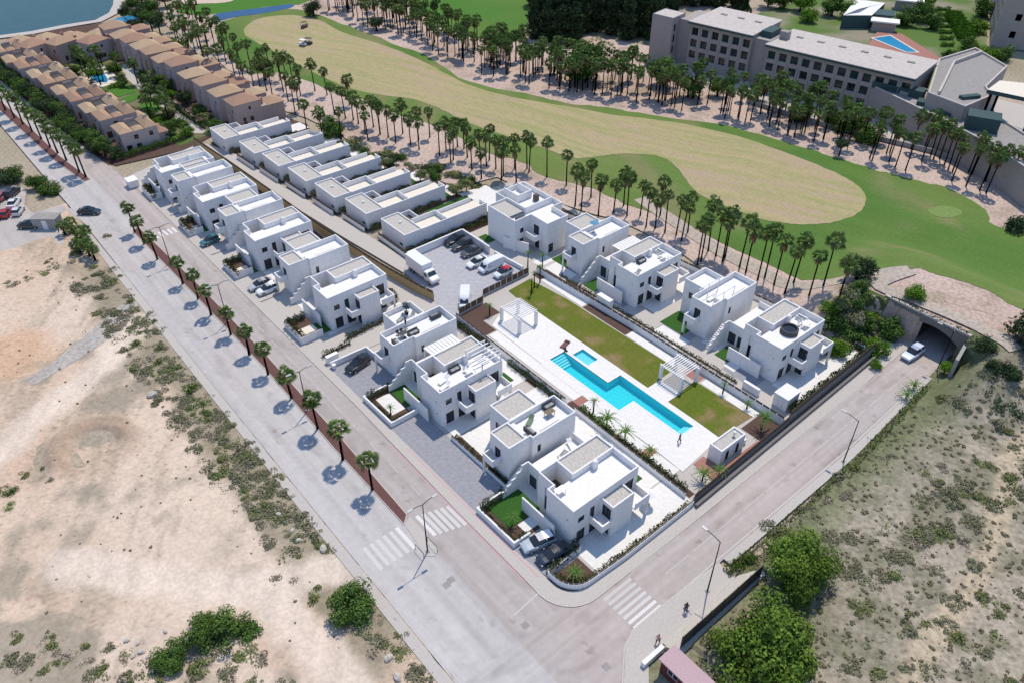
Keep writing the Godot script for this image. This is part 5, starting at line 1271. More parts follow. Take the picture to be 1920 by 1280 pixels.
	for k in far.size() - 1:
		var a: Vector2 = far[k]; var b: Vector2 = far[k + 1]
		var back := Vector2(b.y - a.y, a.x - b.x).normalized()
		if back.x < 0.0: back = -back
		for j in (10 if k < 13 else (5 if k < 18 else 0)):
			var p := a.lerp(b, rng.randf()) + back * rng.randf_range(2.0, 17.0)
			if p.x > 183.0 and p.y < -82.0: continue
			var w := rng.randf_range(0.85, 1.15)
			places.append(Transform3D(Basis(Vector3.UP, rng.randf() * TAU).scaled(Vector3(w, w * rng.randf_range(0.9, 1.12), w)), p3(p)))
	var mm := MultiMesh.new()
	mm.transform_format = MultiMesh.TRANSFORM_3D; mm.mesh = whole.mesh(); mm.instance_count = places.size()
	for i in places.size(): mm.set_instance_transform(i, places[i])
	var o := MultiMeshInstance3D.new()
	o.multimesh = mm; o.material_override = M.leaf; o.name = "rear_palms"
	add_child(o)
	tag(o, "mass of fan palms filling the rear of the belt beyond the fairway", "palm trees")
	o.set_meta("kind", "stuff")

func build_trees() -> void:
	# two pines at the corner, three shrubs on the dirt plot
	tree("pine_tree", "bright green pine beyond the black fence, farther from the viewer of the two", "pine tree", "pines at the black fence", p3(Vector2(60.48, -20.37)), "pine0", 5.6, 7.8, 0.3)
	tree("pine_tree", "larger pine in front of the black fence's near end", "pine tree", "pines at the black fence", p3(Vector2(49.31, -17.58)), "pine1", 6.8, 8.6, 0.35)
	tree("shrub_tree", "round dark green shrub where the dirt track meets the avenue", "shrub", "large shrubs on the dirt plot", p3(Vector2(19.03, -50.84)), "shrub0", 4.2, 4.8, 0.12)
	tree("shrub_tree", "tallest of the two shrubs by the rubble on the dirt plot", "shrub", "large shrubs on the dirt plot", p3(Vector2(5.47, -57.90)), "shrub1", 3.9, 4.4, 0.12)
	tree("shrub_tree", "lower, lighter shrub left of the rubble shrub", "shrub", "large shrubs on the dirt plot", p3(Vector2(0.86, -58.08)), "shrub2", 3.0, 3.0, 0.1)
	tree("shrub_tree", "small bush right of the rubble shrub", "shrub", "large shrubs on the dirt plot", p3(Vector2(8.46, -56.49)), "broad1", 2.1, 2.0, 0.0)
	# single trees of the golf course
	tree("round_tree", "round dark tree with its shadow at the path bend behind the tunnel villa", "tree", "", p3(Vector2(117.11, -47.96)), "dark0", 3.9, 5.8, 0.3)
	tree("dome_tree", "dome-shaped dark green tree behind the bungalows", "tree", "", p3(Vector2(82.79, -166.64)), "broad0", 4.4, 5.4, 0.25)
	tree("dome_tree", "lighter bush at the foot of the dome-shaped tree", "bush", "", p3(Vector2(84.48, -161.24)), "olive0", 3.8, 2.4, 0.0)
	tree("cone_tree", "small cone-shaped tree before the low hotel wing", "tree", "", p3(Vector2(166.57, -80.98)), "dark1", 1.9, 4.6, 0.15)
	tree("broad_tree", "broad crowned tree standing among the far palms", "tree", "", p3(Vector2(155.44, -152.93)), "broad1", 8.6, 12.5, 0.45)
	tree("broad_tree", "rounded tree in front of the hotel's left wing", "tree", "", p3(Vector2(168.66, -136.60)), "broad2", 5.0, 9.0, 0.35)
	tree("grove_tree", "dark bushy tree on the sand beside the fairway, left", "tree", "", p3(Vector2(86.90, -210.45)), "dark2", 4.0, 8.0, 0.3)
	tree("grove_tree", "dark round tree at the far left end of the fairway belt", "tree", "", p3(Vector2(126.37, -254.58)), "dark3", 3.8, 6.0, 0.3)
	tree("grove_tree", "dark round tree between the palms near the upper lawn", "tree", "", p3(Vector2(134.01, -227.37)), "dark1", 3.2, 5.4, 0.3)
	tree("edge_tree", "large dark tree at the right edge by the tunnel bank", "tree", "", p3(Vector2(119.17, -20.68)), "dark0", 5.2, 7.0, 0.35)
	tree("edge_tree", "dark hedge-like bush at the right edge of the golf lawn", "tree", "", p3(Vector2(164.35, -39.57)), "dark2", 4.6, 4.4, 0.2)
	for q in [[Vector2(180.61, -87.42), 5.2, 6.6, "first"], [Vector2(179.33, -81.65), 4.4, 5.4, "second"], [Vector2(180.43, -91.72), 3.6, 5.0, "third"], [Vector2(176.32, -98.15), 4.0, 6.0, "fourth"], [Vector2(167.37, -126.66), 4.4, 7.0, "fifth"], [Vector2(173.94, -122.12), 3.4, 6.0, "sixth"], [Vector2(179.05, -113.02), 3.6, 6.2, "seventh"]]:
		tree("hotel_tree", "leafy tree close to the hotel front, %s counted from the low wing" % q[3], "tree", "trees before the hotel", p3(q[0]), "broad%d" % (rng.randi() % 4), q[1], q[2], 0.25)
	# conifer wood at the head of the upper lawn
	var wood := [Vector2(167.7, -189.4), Vector2(173.7, -192.7), Vector2(169.6, -185.1), Vector2(175.6, -188.2), Vector2(171.6, -180.8), Vector2(181.0, -188.0), Vector2(177.7, -181.0), Vector2(183.9, -184.1), Vector2(180.0, -201.9), Vector2(186.1, -204.5), Vector2(187.0, -200.6), Vector2(193.0, -201.8), Vector2(192.2, -194.7), Vector2(193.3, -190.8), Vector2(189.1, -182.6), Vector2(201.0, -192.0), Vector2(190.2, -177.4), Vector2(200.6, -186.1), Vector2(197.5, -179.8), Vector2(190.2, -170.5), Vector2(203.0, -179.7), Vector2(195.4, -170.3), Vector2(203.7, -174.7), Vector2(196.7, -165.1), Vector2(208.5, -173.5), Vector2(206.0, -202.2), Vector2(212.1, -200.5), Vector2(213.6, -194.2), Vector2(216.0, -188.9), Vector2(222.1, -187.1), Vector2(228.6, -186.7), Vector2(233.5, -186.0), Vector2(203.4, -212.9), Vector2(191.2, -216.3), Vector2(234.0, -180.4), Vector2(239.6, -179.1), Vector2(239.1, -172.8), Vector2(245.4, -170.8), Vector2(237.7, -162.7)]
	for k in 37:
		wood.append(wood[k] + Vector2(rng.randf_range(1.0, 5.0), rng.randf_range(-4.5, 4.5)))
	for k in wood.size():
		var p: Vector2 = wood[k]
		tree("conifer", "tall dark conifer of the wood by the bright lawn, %s in the %s stretch" % [ordinal(k % 25), ["front", "middle", "rear", "last"][k / 25]], "tree", "dark conifer wood by the upper lawn", p3(p), "cypress%d" % (k % 3), rng.randf_range(4.8, 6.8), rng.randf_range(9.0, 13.5), 0.25)
	# trees and hedges of the town house quarter
	for k in 34:
		var z := -263.0 + k * 2.3
		var p := Vector2(31.0 + (z + 262.0) * 0.075 + rng.randf_range(-0.9, 1.5), z)
		tree("street_tree", "leafy tree lining the avenue before the front town houses, %s from the lake end" % ordinal(k), "tree", "trees before the town houses", p3(p), ["broad0", "dark1", "broad2", "dark3", "broad1"][k % 5], rng.randf_range(2.0, 2.9), rng.randf_range(3.8, 5.6), 0.18)
	for k in 44:
		var z := -262.0 + 1.75 * k
		var side := k % 4
		var p := Vector2([48.5, 52.0, 56.0, 62.6][side] + rng.randf_range(-1.6, 1.6), z)
		if z > -196.0 and side == 0: p.x = 53.0
		if Vector2(52.6, -221.0).distance_to(p) < 6.5: p.x = 62.8
		tree("court_tree", "garden tree in the town house court, %s from the lake end" % ordinal(k), "tree", "garden trees of the town house court", p3(p), ["broad3", "dark0", "vivid0", "broad1", "olive2"][k % 5], rng.randf_range(1.5, 2.8), rng.randf_range(2.4, 4.6), 0.14)
	for k in 11:
		var p: Vector2 = [Vector2(50, -250), Vector2(54, -246), Vector2(57, -240), Vector2(58.6, -230), Vector2(50.6, -236), Vector2(55.6, -212), Vector2(57.4, -206), Vector2(52.4, -204), Vector2(58.0, -219), Vector2(49.6, -243), Vector2(55.4, -199)][k]
		palm("court_palm", "tall palm in the town house court, %s listed towards the white villas" % ordinal(k), "palm tree", "palms of the town house court", p3(p), rng.randf_range(4.6, 7.2), 1.9, k, 0.4, k * 1.3, 0.02, 1.1)
	var shore_t := [Vector2(78.2, -295.0), Vector2(81.6, -298.5), Vector2(80.7, -289.9), Vector2(84.5, -294.5), Vector2(83.5, -285.9), Vector2(83.0, -278.9), Vector2(78.1, -280.0), Vector2(76.0, -284.7), Vector2(79.9, -269.9), Vector2(74.5, -275.9), Vector2(78.8, -273.7), Vector2(92.3, -297.6), Vector2(84.0, -308.0), Vector2(87.8, -308.2), Vector2(90.9, -303.9)]
	for k in shore_t.size():
		tree("lake_tree", "dark tree behind the town houses near the lake, %s from the shore" % ord[k], "tree", "trees by the lake", p3(shore_t[k]), ["dark0", "broad2", "dark2"][k % 3], rng.randf_range(2.8, 4.2), rng.randf_range(4.5, 8.0), 0.2)
	var by_track := [Vector2(78.1, -260.6), Vector2(78.1, -255.4), Vector2(78.0, -250.3), Vector2(76.9, -242.6), Vector2(76.9, -237.8), Vector2(75.0, -244.2), Vector2(75.3, -250.1), Vector2(74.4, -226.4), Vector2(73.5, -232.6)]
	for k in by_track.size():
		tree("track_tree", "yellow-green bush behind the second row of town houses, %s from the lake" % ord[k], "bush", "bushes behind the town houses", p3(by_track[k]), "vivid%d" % (k % 2), rng.randf_range(2.4, 3.6), rng.randf_range(2.8, 4.2), 0.15)
	# clump by the side lane and palms bushes at the junction
	for q in [[Vector2(20.56, -183.04), 3.0, 3.8, "broad0", "left"], [Vector2(21.61, -179.01), 2.8, 3.2, "broad3", "middle"], [Vector2(15.55, -189.48), 3.4, 4.4, "dark1", "far left"], [Vector2(17.99, -190.71), 2.6, 3.4, "broad1", "back"]]:
		tree("lane_tree", "tree of the clump beside the left car lot, %s one" % q[4], "tree", "trees by the left car lot", p3(q[0]), q[3], q[1], q[2], 0.15)
	var lane_palms := [Vector2(19.0, -158.8), Vector2(20.6, -159.7), Vector2(20.2, -154.7), Vector2(20.5, -151.9), Vector2(20.2, -147.7), Vector2(19.2, -150.1), Vector2(20.5, -145.6), Vector2(21.7, -154.0)]
	for k in lane_palms.size():
		palm("lane_palm", "short fan palm at the junction of the left side lane, %s from the lane" % ord[k], "palm tree", "short palms by the side lane", p3(lane_palms[k]), rng.randf_range(1.8, 3.0), 1.5, k, 0.4, k * 2.0, 0.0, 1.4)
	# scrub strip behind the bungalows
	var behind := [Vector2(82.1, -160.9), Vector2(82.9, -158.7), Vector2(83.0, -155.6), Vector2(83.7, -153.5), Vector2(84.7, -151.9), Vector2(84.8, -148.8), Vector2(86.9, -149.3), Vector2(86.4, -145.4), Vector2(88.0, -144.8), Vector2(87.9, -142.0), Vector2(88.2, -139.6), Vector2(90.5, -139.8), Vector2(89.7, -136.2), Vector2(90.4, -134.3), Vector2(92.4, -134.7), Vector2(91.5, -130.7), Vector2(92.8, -129.6), Vector2(92.8, -126.9), Vector2(93.4, -125.1), Vector2(93.3, -122.6), Vector2(94.9, -122.9), Vector2(81.2, -152.6), Vector2(84.3, -143.6), Vector2(88.3, -131.7)]
	for k in behind.size():
		tree("hedge_shrub", "low shrub of the strip between bungalows and palm sand, %s from the left" % ord[k], "shrub", "shrub strip behind the bungalows", p3(behind[k]), ["grey1", "olive1", "dark1", "broad0", "olive4"][k % 5], rng.randf_range(1.8, 2.8), rng.randf_range(1.4, 2.4), 0.0)
	for q in [[Vector2(82.41, -142.38), "behind the fourth bungalow"], [Vector2(84.91, -132.25), "behind the third bungalow"], [Vector2(87.18, -122.14), "behind the second bungalow"], [Vector2(89.89, -122.34), "right of the tree behind the second bungalow"]]:
		tree("garden_tree", "thin olive-coloured garden tree %s" % q[1], "tree", "garden trees behind the bungalows", p3(q[0]), "olive%d" % (rng.randi() % 6), 2.1, 3.8, 0.1)
	# bank by the tunnel
	for q in [[Vector2(107.20, -37.53), 2.6, 3.6, "vivid0", "bright green tree left of the tunnel mouth, nearest the road"], [Vector2(112.62, -38.02), 2.8, 4.2, "broad0", "dense tree left of the tunnel mouth, behind the bright one"], [Vector2(117.06, -38.43), 2.4, 3.4, "vivid1", "leafy tree at the tunnel's left shoulder"], [Vector2(108.72, -39.83), 2.6, 2.6, "grey0", "grey-brown bush beside the tunnel villa's hedge"], [Vector2(103.59, -35.42), 1.3, 2.0, "vivid0", "small bright plant at the end of the road wall"], [Vector2(110.64, -27.84), 1.5, 3.0, "vivid1", "thin leafy tree right of the tunnel lamp"], [Vector2(113.18, -24.89), 2.2, 2.6, "dark1", "round dark bush on the bank right of the tunnel"], [Vector2(111.43, -20.04), 2.4, 2.6, "dark2", "dark bush on the bank at the right edge"], [Vector2(110.78, -22.13), 1.9, 1.8, "dark3", "low dark bush below the round one"]]:
		tree("bank_tree", q[4], "tree", "plants round the tunnel mouth", Vector3(q[0].x, gy(q[0].x, q[0].y), q[0].y), q[3], q[1], q[2], 0.1)
	for k in 16:
		var p := Vector2([100.5, 102.5, 104.5, 106.8, 108.5, 110.0, 111.5, 113.0][k % 8] + rng.randf_range(-0.8, 0.8), -41.2 - (k / 8) * 3.2 - rng.randf_range(0.0, 2.2))
		tree("bank_bush", "bush covering the bank left of the tunnel mouth, %s from the villa side" % ordinal((k % 8) * 2 + k / 8), "bush", "bushes on the tunnel bank", p3(p, -0.2), ["broad0", "vivid0", "olive1", "broad2", "grey3"][k % 5], rng.randf_range(1.9, 2.9), rng.randf_range(2.4, 4.2), 0.0)
	for q in [[Vector2(103.47, -29.04), "nearer"], [Vector2(100.60, -28.66), "nearest"]]:
		var bp := thing("banana_plant", "leafy plant at the right kerb before the tunnel, the %s one" % q[1], "plant", p3(q[0]), 0.0, "leafy plants at the right kerb")
		part("fronds", feather_fronds(77, 1.7, 16), M.leaf, bp).position = Vector3(0, 1.0, 0)
		var s := Sh.new(); s.tube([Vector3.ZERO, Vector3(0, 1.1, 0)], [0.12, 0.09], 6); part("stem", s, M.bark, bp)
	# garden palms, feathery
	var gp := [[Vector2(40.70, -48.40), 1.7, 1.25, "in the corner villa's lawn garden"], [Vector2(41.37, -37.83), 1.2, 1.5, "in the paved corner garden at the road bend"], [Vector2(39.98, -75.06), 1.6, 0.9, "in the small garden between the dark drives"], [Vector2(62.9, -56.5), 2.4, 1.0, "beside the pool path, upper"], [Vector2(61.5, -52.5), 2.8, 1.9, "behind the smaller front villa, tallest"], [Vector2(62.0, -49.4), 2.2, 1.7, "behind the smaller front villa, right"], [Vector2(62.2, -45.0), 1.8, 1.4, "behind the corner villa by the pool path"], [Vector2(79.0, -38.6), 2.4, 1.9, "between the pool house and the road wall"], [Vector2(64.8, -37.8), 1.6, 1.7, "in front of the pool house"], [Vector2(67.0, -36.9), 1.5, 1.4, "at the near corner of the pool house"], [Vector2(75.6, -84.8), 3.0, 0.8, "on the pool lawn near the pergola, left"], [Vector2(77.3, -86.0), 3.2, 0.8, "on the pool lawn near the pergola, right"], [Vector2(79.2, -86.6), 3.4, 0.9, "at the top corner of the pool lawn"], [Vector2(81.0, -92.0), 3.0, 1.0, "beside the end villa, left"], [Vector2(82.6, -89.8), 3.0, 1.0, "beside the end villa, right"], [Vector2(80.8, -47.0), 1.8, 0.8, "in the white gravel strip by the lower lawn"], [Vector2(80.8, -42.6), 1.2, 1.0, "low at the end of the white gravel strip"], [Vector2(66.2, -84.8), 2.0, 0.9, "beside the first pergola"]]
	for q in gp:
		var pos: Vector2 = q[0]
		var t := thing("garden_palm", "young feathery palm %s" % q[3], "palm tree", Vector3(pos.x, 0.05, pos.y), rng.randf() * TAU, "young palms in the gardens")
		part("fronds", feather_fronds(500 + int(pos.x * 7), q[2], 18), M.leaf, t).position = Vector3(0, q[1], 0)
		var s := Sh.new(); s.tube([Vector3.ZERO, Vector3(0.03, q[1] * 0.5, 0), Vector3(0, q[1] + 0.05, 0)], [0.13, 0.1, 0.08], 7)
		part("trunk", s, M.palm_bark, t)

# clipped or loose hedge along a line, one leafy thing
func hedge(label: String, line: PackedVector2Array, w: float, tall: float, tones: Array, lift: float = 0.05, spiky: bool = false) -> void:
	var t := thing("hedge", label, "hedge", Vector3.ZERO, 0.0, "hedges")
	var s := Sh.new()
	var g := RandomNumberGenerator.new(); g.seed = int(line[0].x * 31.0 + line[0].y * 7.0)
	for i in line.size() - 1:
		var a := line[i]; var b := line[i + 1]
		var d := (b - a).normalized(); var nn := Vector2(d.y, -d.x)
		for k in int(a.distance_to(b) * tall * w * 70.0) + 20:
			var f := g.randf()
			var bump := 0.75 + 0.25 * sin(f * a.distance_to(b) * (5.0 if spiky else 1.8)) * g.randf_range(0.5, 1.0)
			var q := a.lerp(b, f) + nn * w * 0.5 * g.randf_range(-1, 1)
			var y := tall * bump * pow(g.randf(), 0.5)
			var p := Vector3(q.x, y + lift, q.y)
			var z := g.randf_range(0.09, 0.17)
			var u := Vector3(g.randfn(), g.randfn(), g.randfn()).normalized(); var v := u.cross(Vector3(g.randfn(), g.randfn(), g.randfn())).normalized()
			s.col = tones[g.randi() % tones.size()] * g.randf_range(0.75, 1.25)
			s.tri(p - u * z, p + v * z, p + u * z); s.tri(p - v * z, p + u * z * 0.8, p + v * z * 0.6)
	part("leaves", s, M.leaf, t)
	s = Sh.new()
	s.wall(line, 0.08, lift, lift + tall * 0.35)
	part("stems", s, M.bark, t)

func build_hedges() -> void:
	var deep := [Color(0.035, 0.07, 0.02), Color(0.05, 0.085, 0.022), Color(0.025, 0.05, 0.016)]
	var bright := [Color(0.075, 0.135, 0.025), Color(0.055, 0.11, 0.02), Color(0.09, 0.15, 0.03)]
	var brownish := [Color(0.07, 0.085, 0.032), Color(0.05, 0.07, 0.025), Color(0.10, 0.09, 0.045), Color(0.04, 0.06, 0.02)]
	hedge("dark hedge at the back of the corner villa's lawn garden", pv([38.9, -52.6, 43.0, -52.9]), 1.0, 1.6, brownish)
	hedge("hedge between the parked cars and the corner palm garden", pv([39.2, -40.1, 44.2, -40.3, 44.5, -41.4]), 0.8, 1.5, brownish)
	hedge("thin hedge along the curved corner wall", pv([39.6, -39.4, 40.2, -37.3, 42.0, -36.4, 52.0, -36.2, 60.0, -36.3]), 0.6, 1.25, brownish)
	hedge("hedge inside the front wall of the corner villa's lawn", pv([38.95, -52.4, 39.0, -46.0, 41.0, -45.9]), 0.6, 1.35, brownish)
	hedge("dark hedge of the small palm garden facing the black car", pv([38.9, -79.9, 43.0, -79.9]), 0.9, 1.6, brownish)
	hedge("hedge strip by the small palm garden's front wall", pv([39.0, -79.6, 39.1, -73.1, 42.5, -73.2]), 0.6, 1.35, brownish)
	hedge("row of spiky shrubs behind the corner villa along the pool path", pv([61.5, -50.4, 61.7, -38.0]), 0.8, 1.5, deep, 0.05, true)
	hedge("row of shrubs along the pool path wall", pv([60.4, -73.0, 60.5, -61.0]), 0.7, 1.2, deep)
	hedge("shrubs behind the crowded roof villa by the pool path", pv([60.0, -88.0, 60.5, -78.0]), 0.9, 1.4, brownish)
	hedge("green planting below the smaller front villa by the pool path", pv([61.6, -58.0, 61.6, -51.0]), 1.2, 1.6, bright)
	hedge("low brown planting in the bed before the golf villas", pv([83.4, -86.0, 84.0, -66.0, 84.2, -47.0]), 0.8, 0.6, brownish)
	hedge("long hedge on the road wall under the tunnel villa", pv([84.8, -38.0, 105.8, -38.2]), 0.9, 1.6, deep)
	hedge("hedge behind the tunnel villa's small lawn", pv([105.0, -49.0, 105.9, -39.0]), 1.0, 1.3, deep)
	hedge("brown dry hedge on the bank above the car park", pv([66.2, -109.6, 87.0, -109.8]), 1.9, 1.2, brownish)
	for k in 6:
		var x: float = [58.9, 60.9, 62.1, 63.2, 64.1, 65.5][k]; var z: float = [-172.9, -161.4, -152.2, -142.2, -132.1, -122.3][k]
		hedge("dark planting in place of the shaded bed by the %s bungalow from the town houses" % ord[k], pv([x + 0.2, z + 0.75, x + 17.5, z + 0.7]), 1.0, 1.35, brownish)  # added strip standing for brown soil in the wall's shade
	for q in [[-104.0, 56.6, "nearest"], [-127.0, 55.6, "second"], [-147.0, 54.6, "third"], [-165.0, 53.6, "fourth"]]:
		hedge("dark hedge behind the %s avenue villa along the ochre wall" % q[2], pv([q[1] - 0.8, q[0] + 0.0, q[1] - 0.6, q[0] + 6.0]), 1.6, 1.9, deep)
	for q in [[-103.6, 38.3, "nearest"], [-127.4, 38.2, "second"], [-147.2, 37.8, "third"], [-166.2, 37.5, "farthest"]]:
		hedge("dark conifer hedge round the %s raised avenue garden" % q[2], pv([q[1] + 3.2, q[0] + 0.1, q[1], q[0] + 0.2, q[1] + 0.1, q[0] + 5.2]), 1.1, 1.5, brownish, 0.55, true)
	hedge("brown hedge along the low wall of the small front villa's bed", pv([44.2, -65.2, 44.3, -54.0]), 0.7, 1.2, brownish)
	hedge("brown hedge before the nearest upper avenue villa's terrace", pv([44.0, -94.4, 55.0, -94.8]), 0.8, 1.2, brownish)
	hedge("conifer hedge between the nearest avenue villa and the white drive wall", pv([38.8, -93.0, 44.0, -93.2]), 0.8, 1.1, brownish)
	hedge("clipped hedge below the nearest town house", PackedVector2Array([Vector2(37.8, -185.4), Vector2(43.3, -185.9), Vector2(49.6, -186.6), Vector2(54.2, -186.7), Vector2(57.0, -189.9)]), 1.4, 1.6, bright)
	hedge("clipped hedge of the town house court, front", PackedVector2Array([Vector2(51.8, -201.0), Vector2(56.4, -201.4), Vector2(58.2, -202.5)]), 2.0, 2.0, deep)
	hedge("long hedge along the town house lane", PackedVector2Array([Vector2(60.2, -232.9), Vector2(60.1, -217.6), Vector2(60.0, -202.8), Vector2(60.5, -189.0)]), 1.6, 1.4, deep)
	hedge("green verge along the right kerb of the side road", pv([60, -26.6, 84, -26.5, 98, -27.4, 106, -28.0]), 1.1, 0.35, bright)
	hedge("climbing plants along the top of the tunnel wall", pv([114.9, -40.6, 114.9, -28.0]), 0.7, 0.6, deep, 5.3)
	hedge("bush overhanging the pavement at the black fence's far end", PackedVector2Array([Vector2(55.6, -26.6), Vector2(57.6, -26.4), Vector2(60.2, -26.2)]), 1.6, 1.0, bright)

# shrubs of one stretch of ground, told apart by kind, place and order
func shrubs(called: String, group: String, list: Array, where: Callable, order: String, by_x: bool) -> void:
	list.sort_custom(func(a, b): return a[0].x < b[0].x if by_x else a[0].y < b[0].y)
	var count := {}
	var n := 0
	for q in list:
		n += 1
		var kind: String = q[1] + str(n % int({"broad": 4, "dark": 4, "vivid": 2}.get(q[1], 6)))
		var key: String = {"grey": "grey-green", "olive": "olive-green", "dead": "brown dry", "broad": "fresh green", "vivid": "bright green", "dark": "dark green"}[q[1]] + " shrub on the " + where.call(q[0])
		count[key] = count.get(key, -1) + 1
		tree(called, "%s, %s %s" % [key, ordinal(count[key]), order], "shrub", group, p3(q[0], -0.15), kind, q[2] * (1.5 if by_x else 1.25), minf(1.5, q[2] * (1.2 if by_x else 0.95)), 0.0)

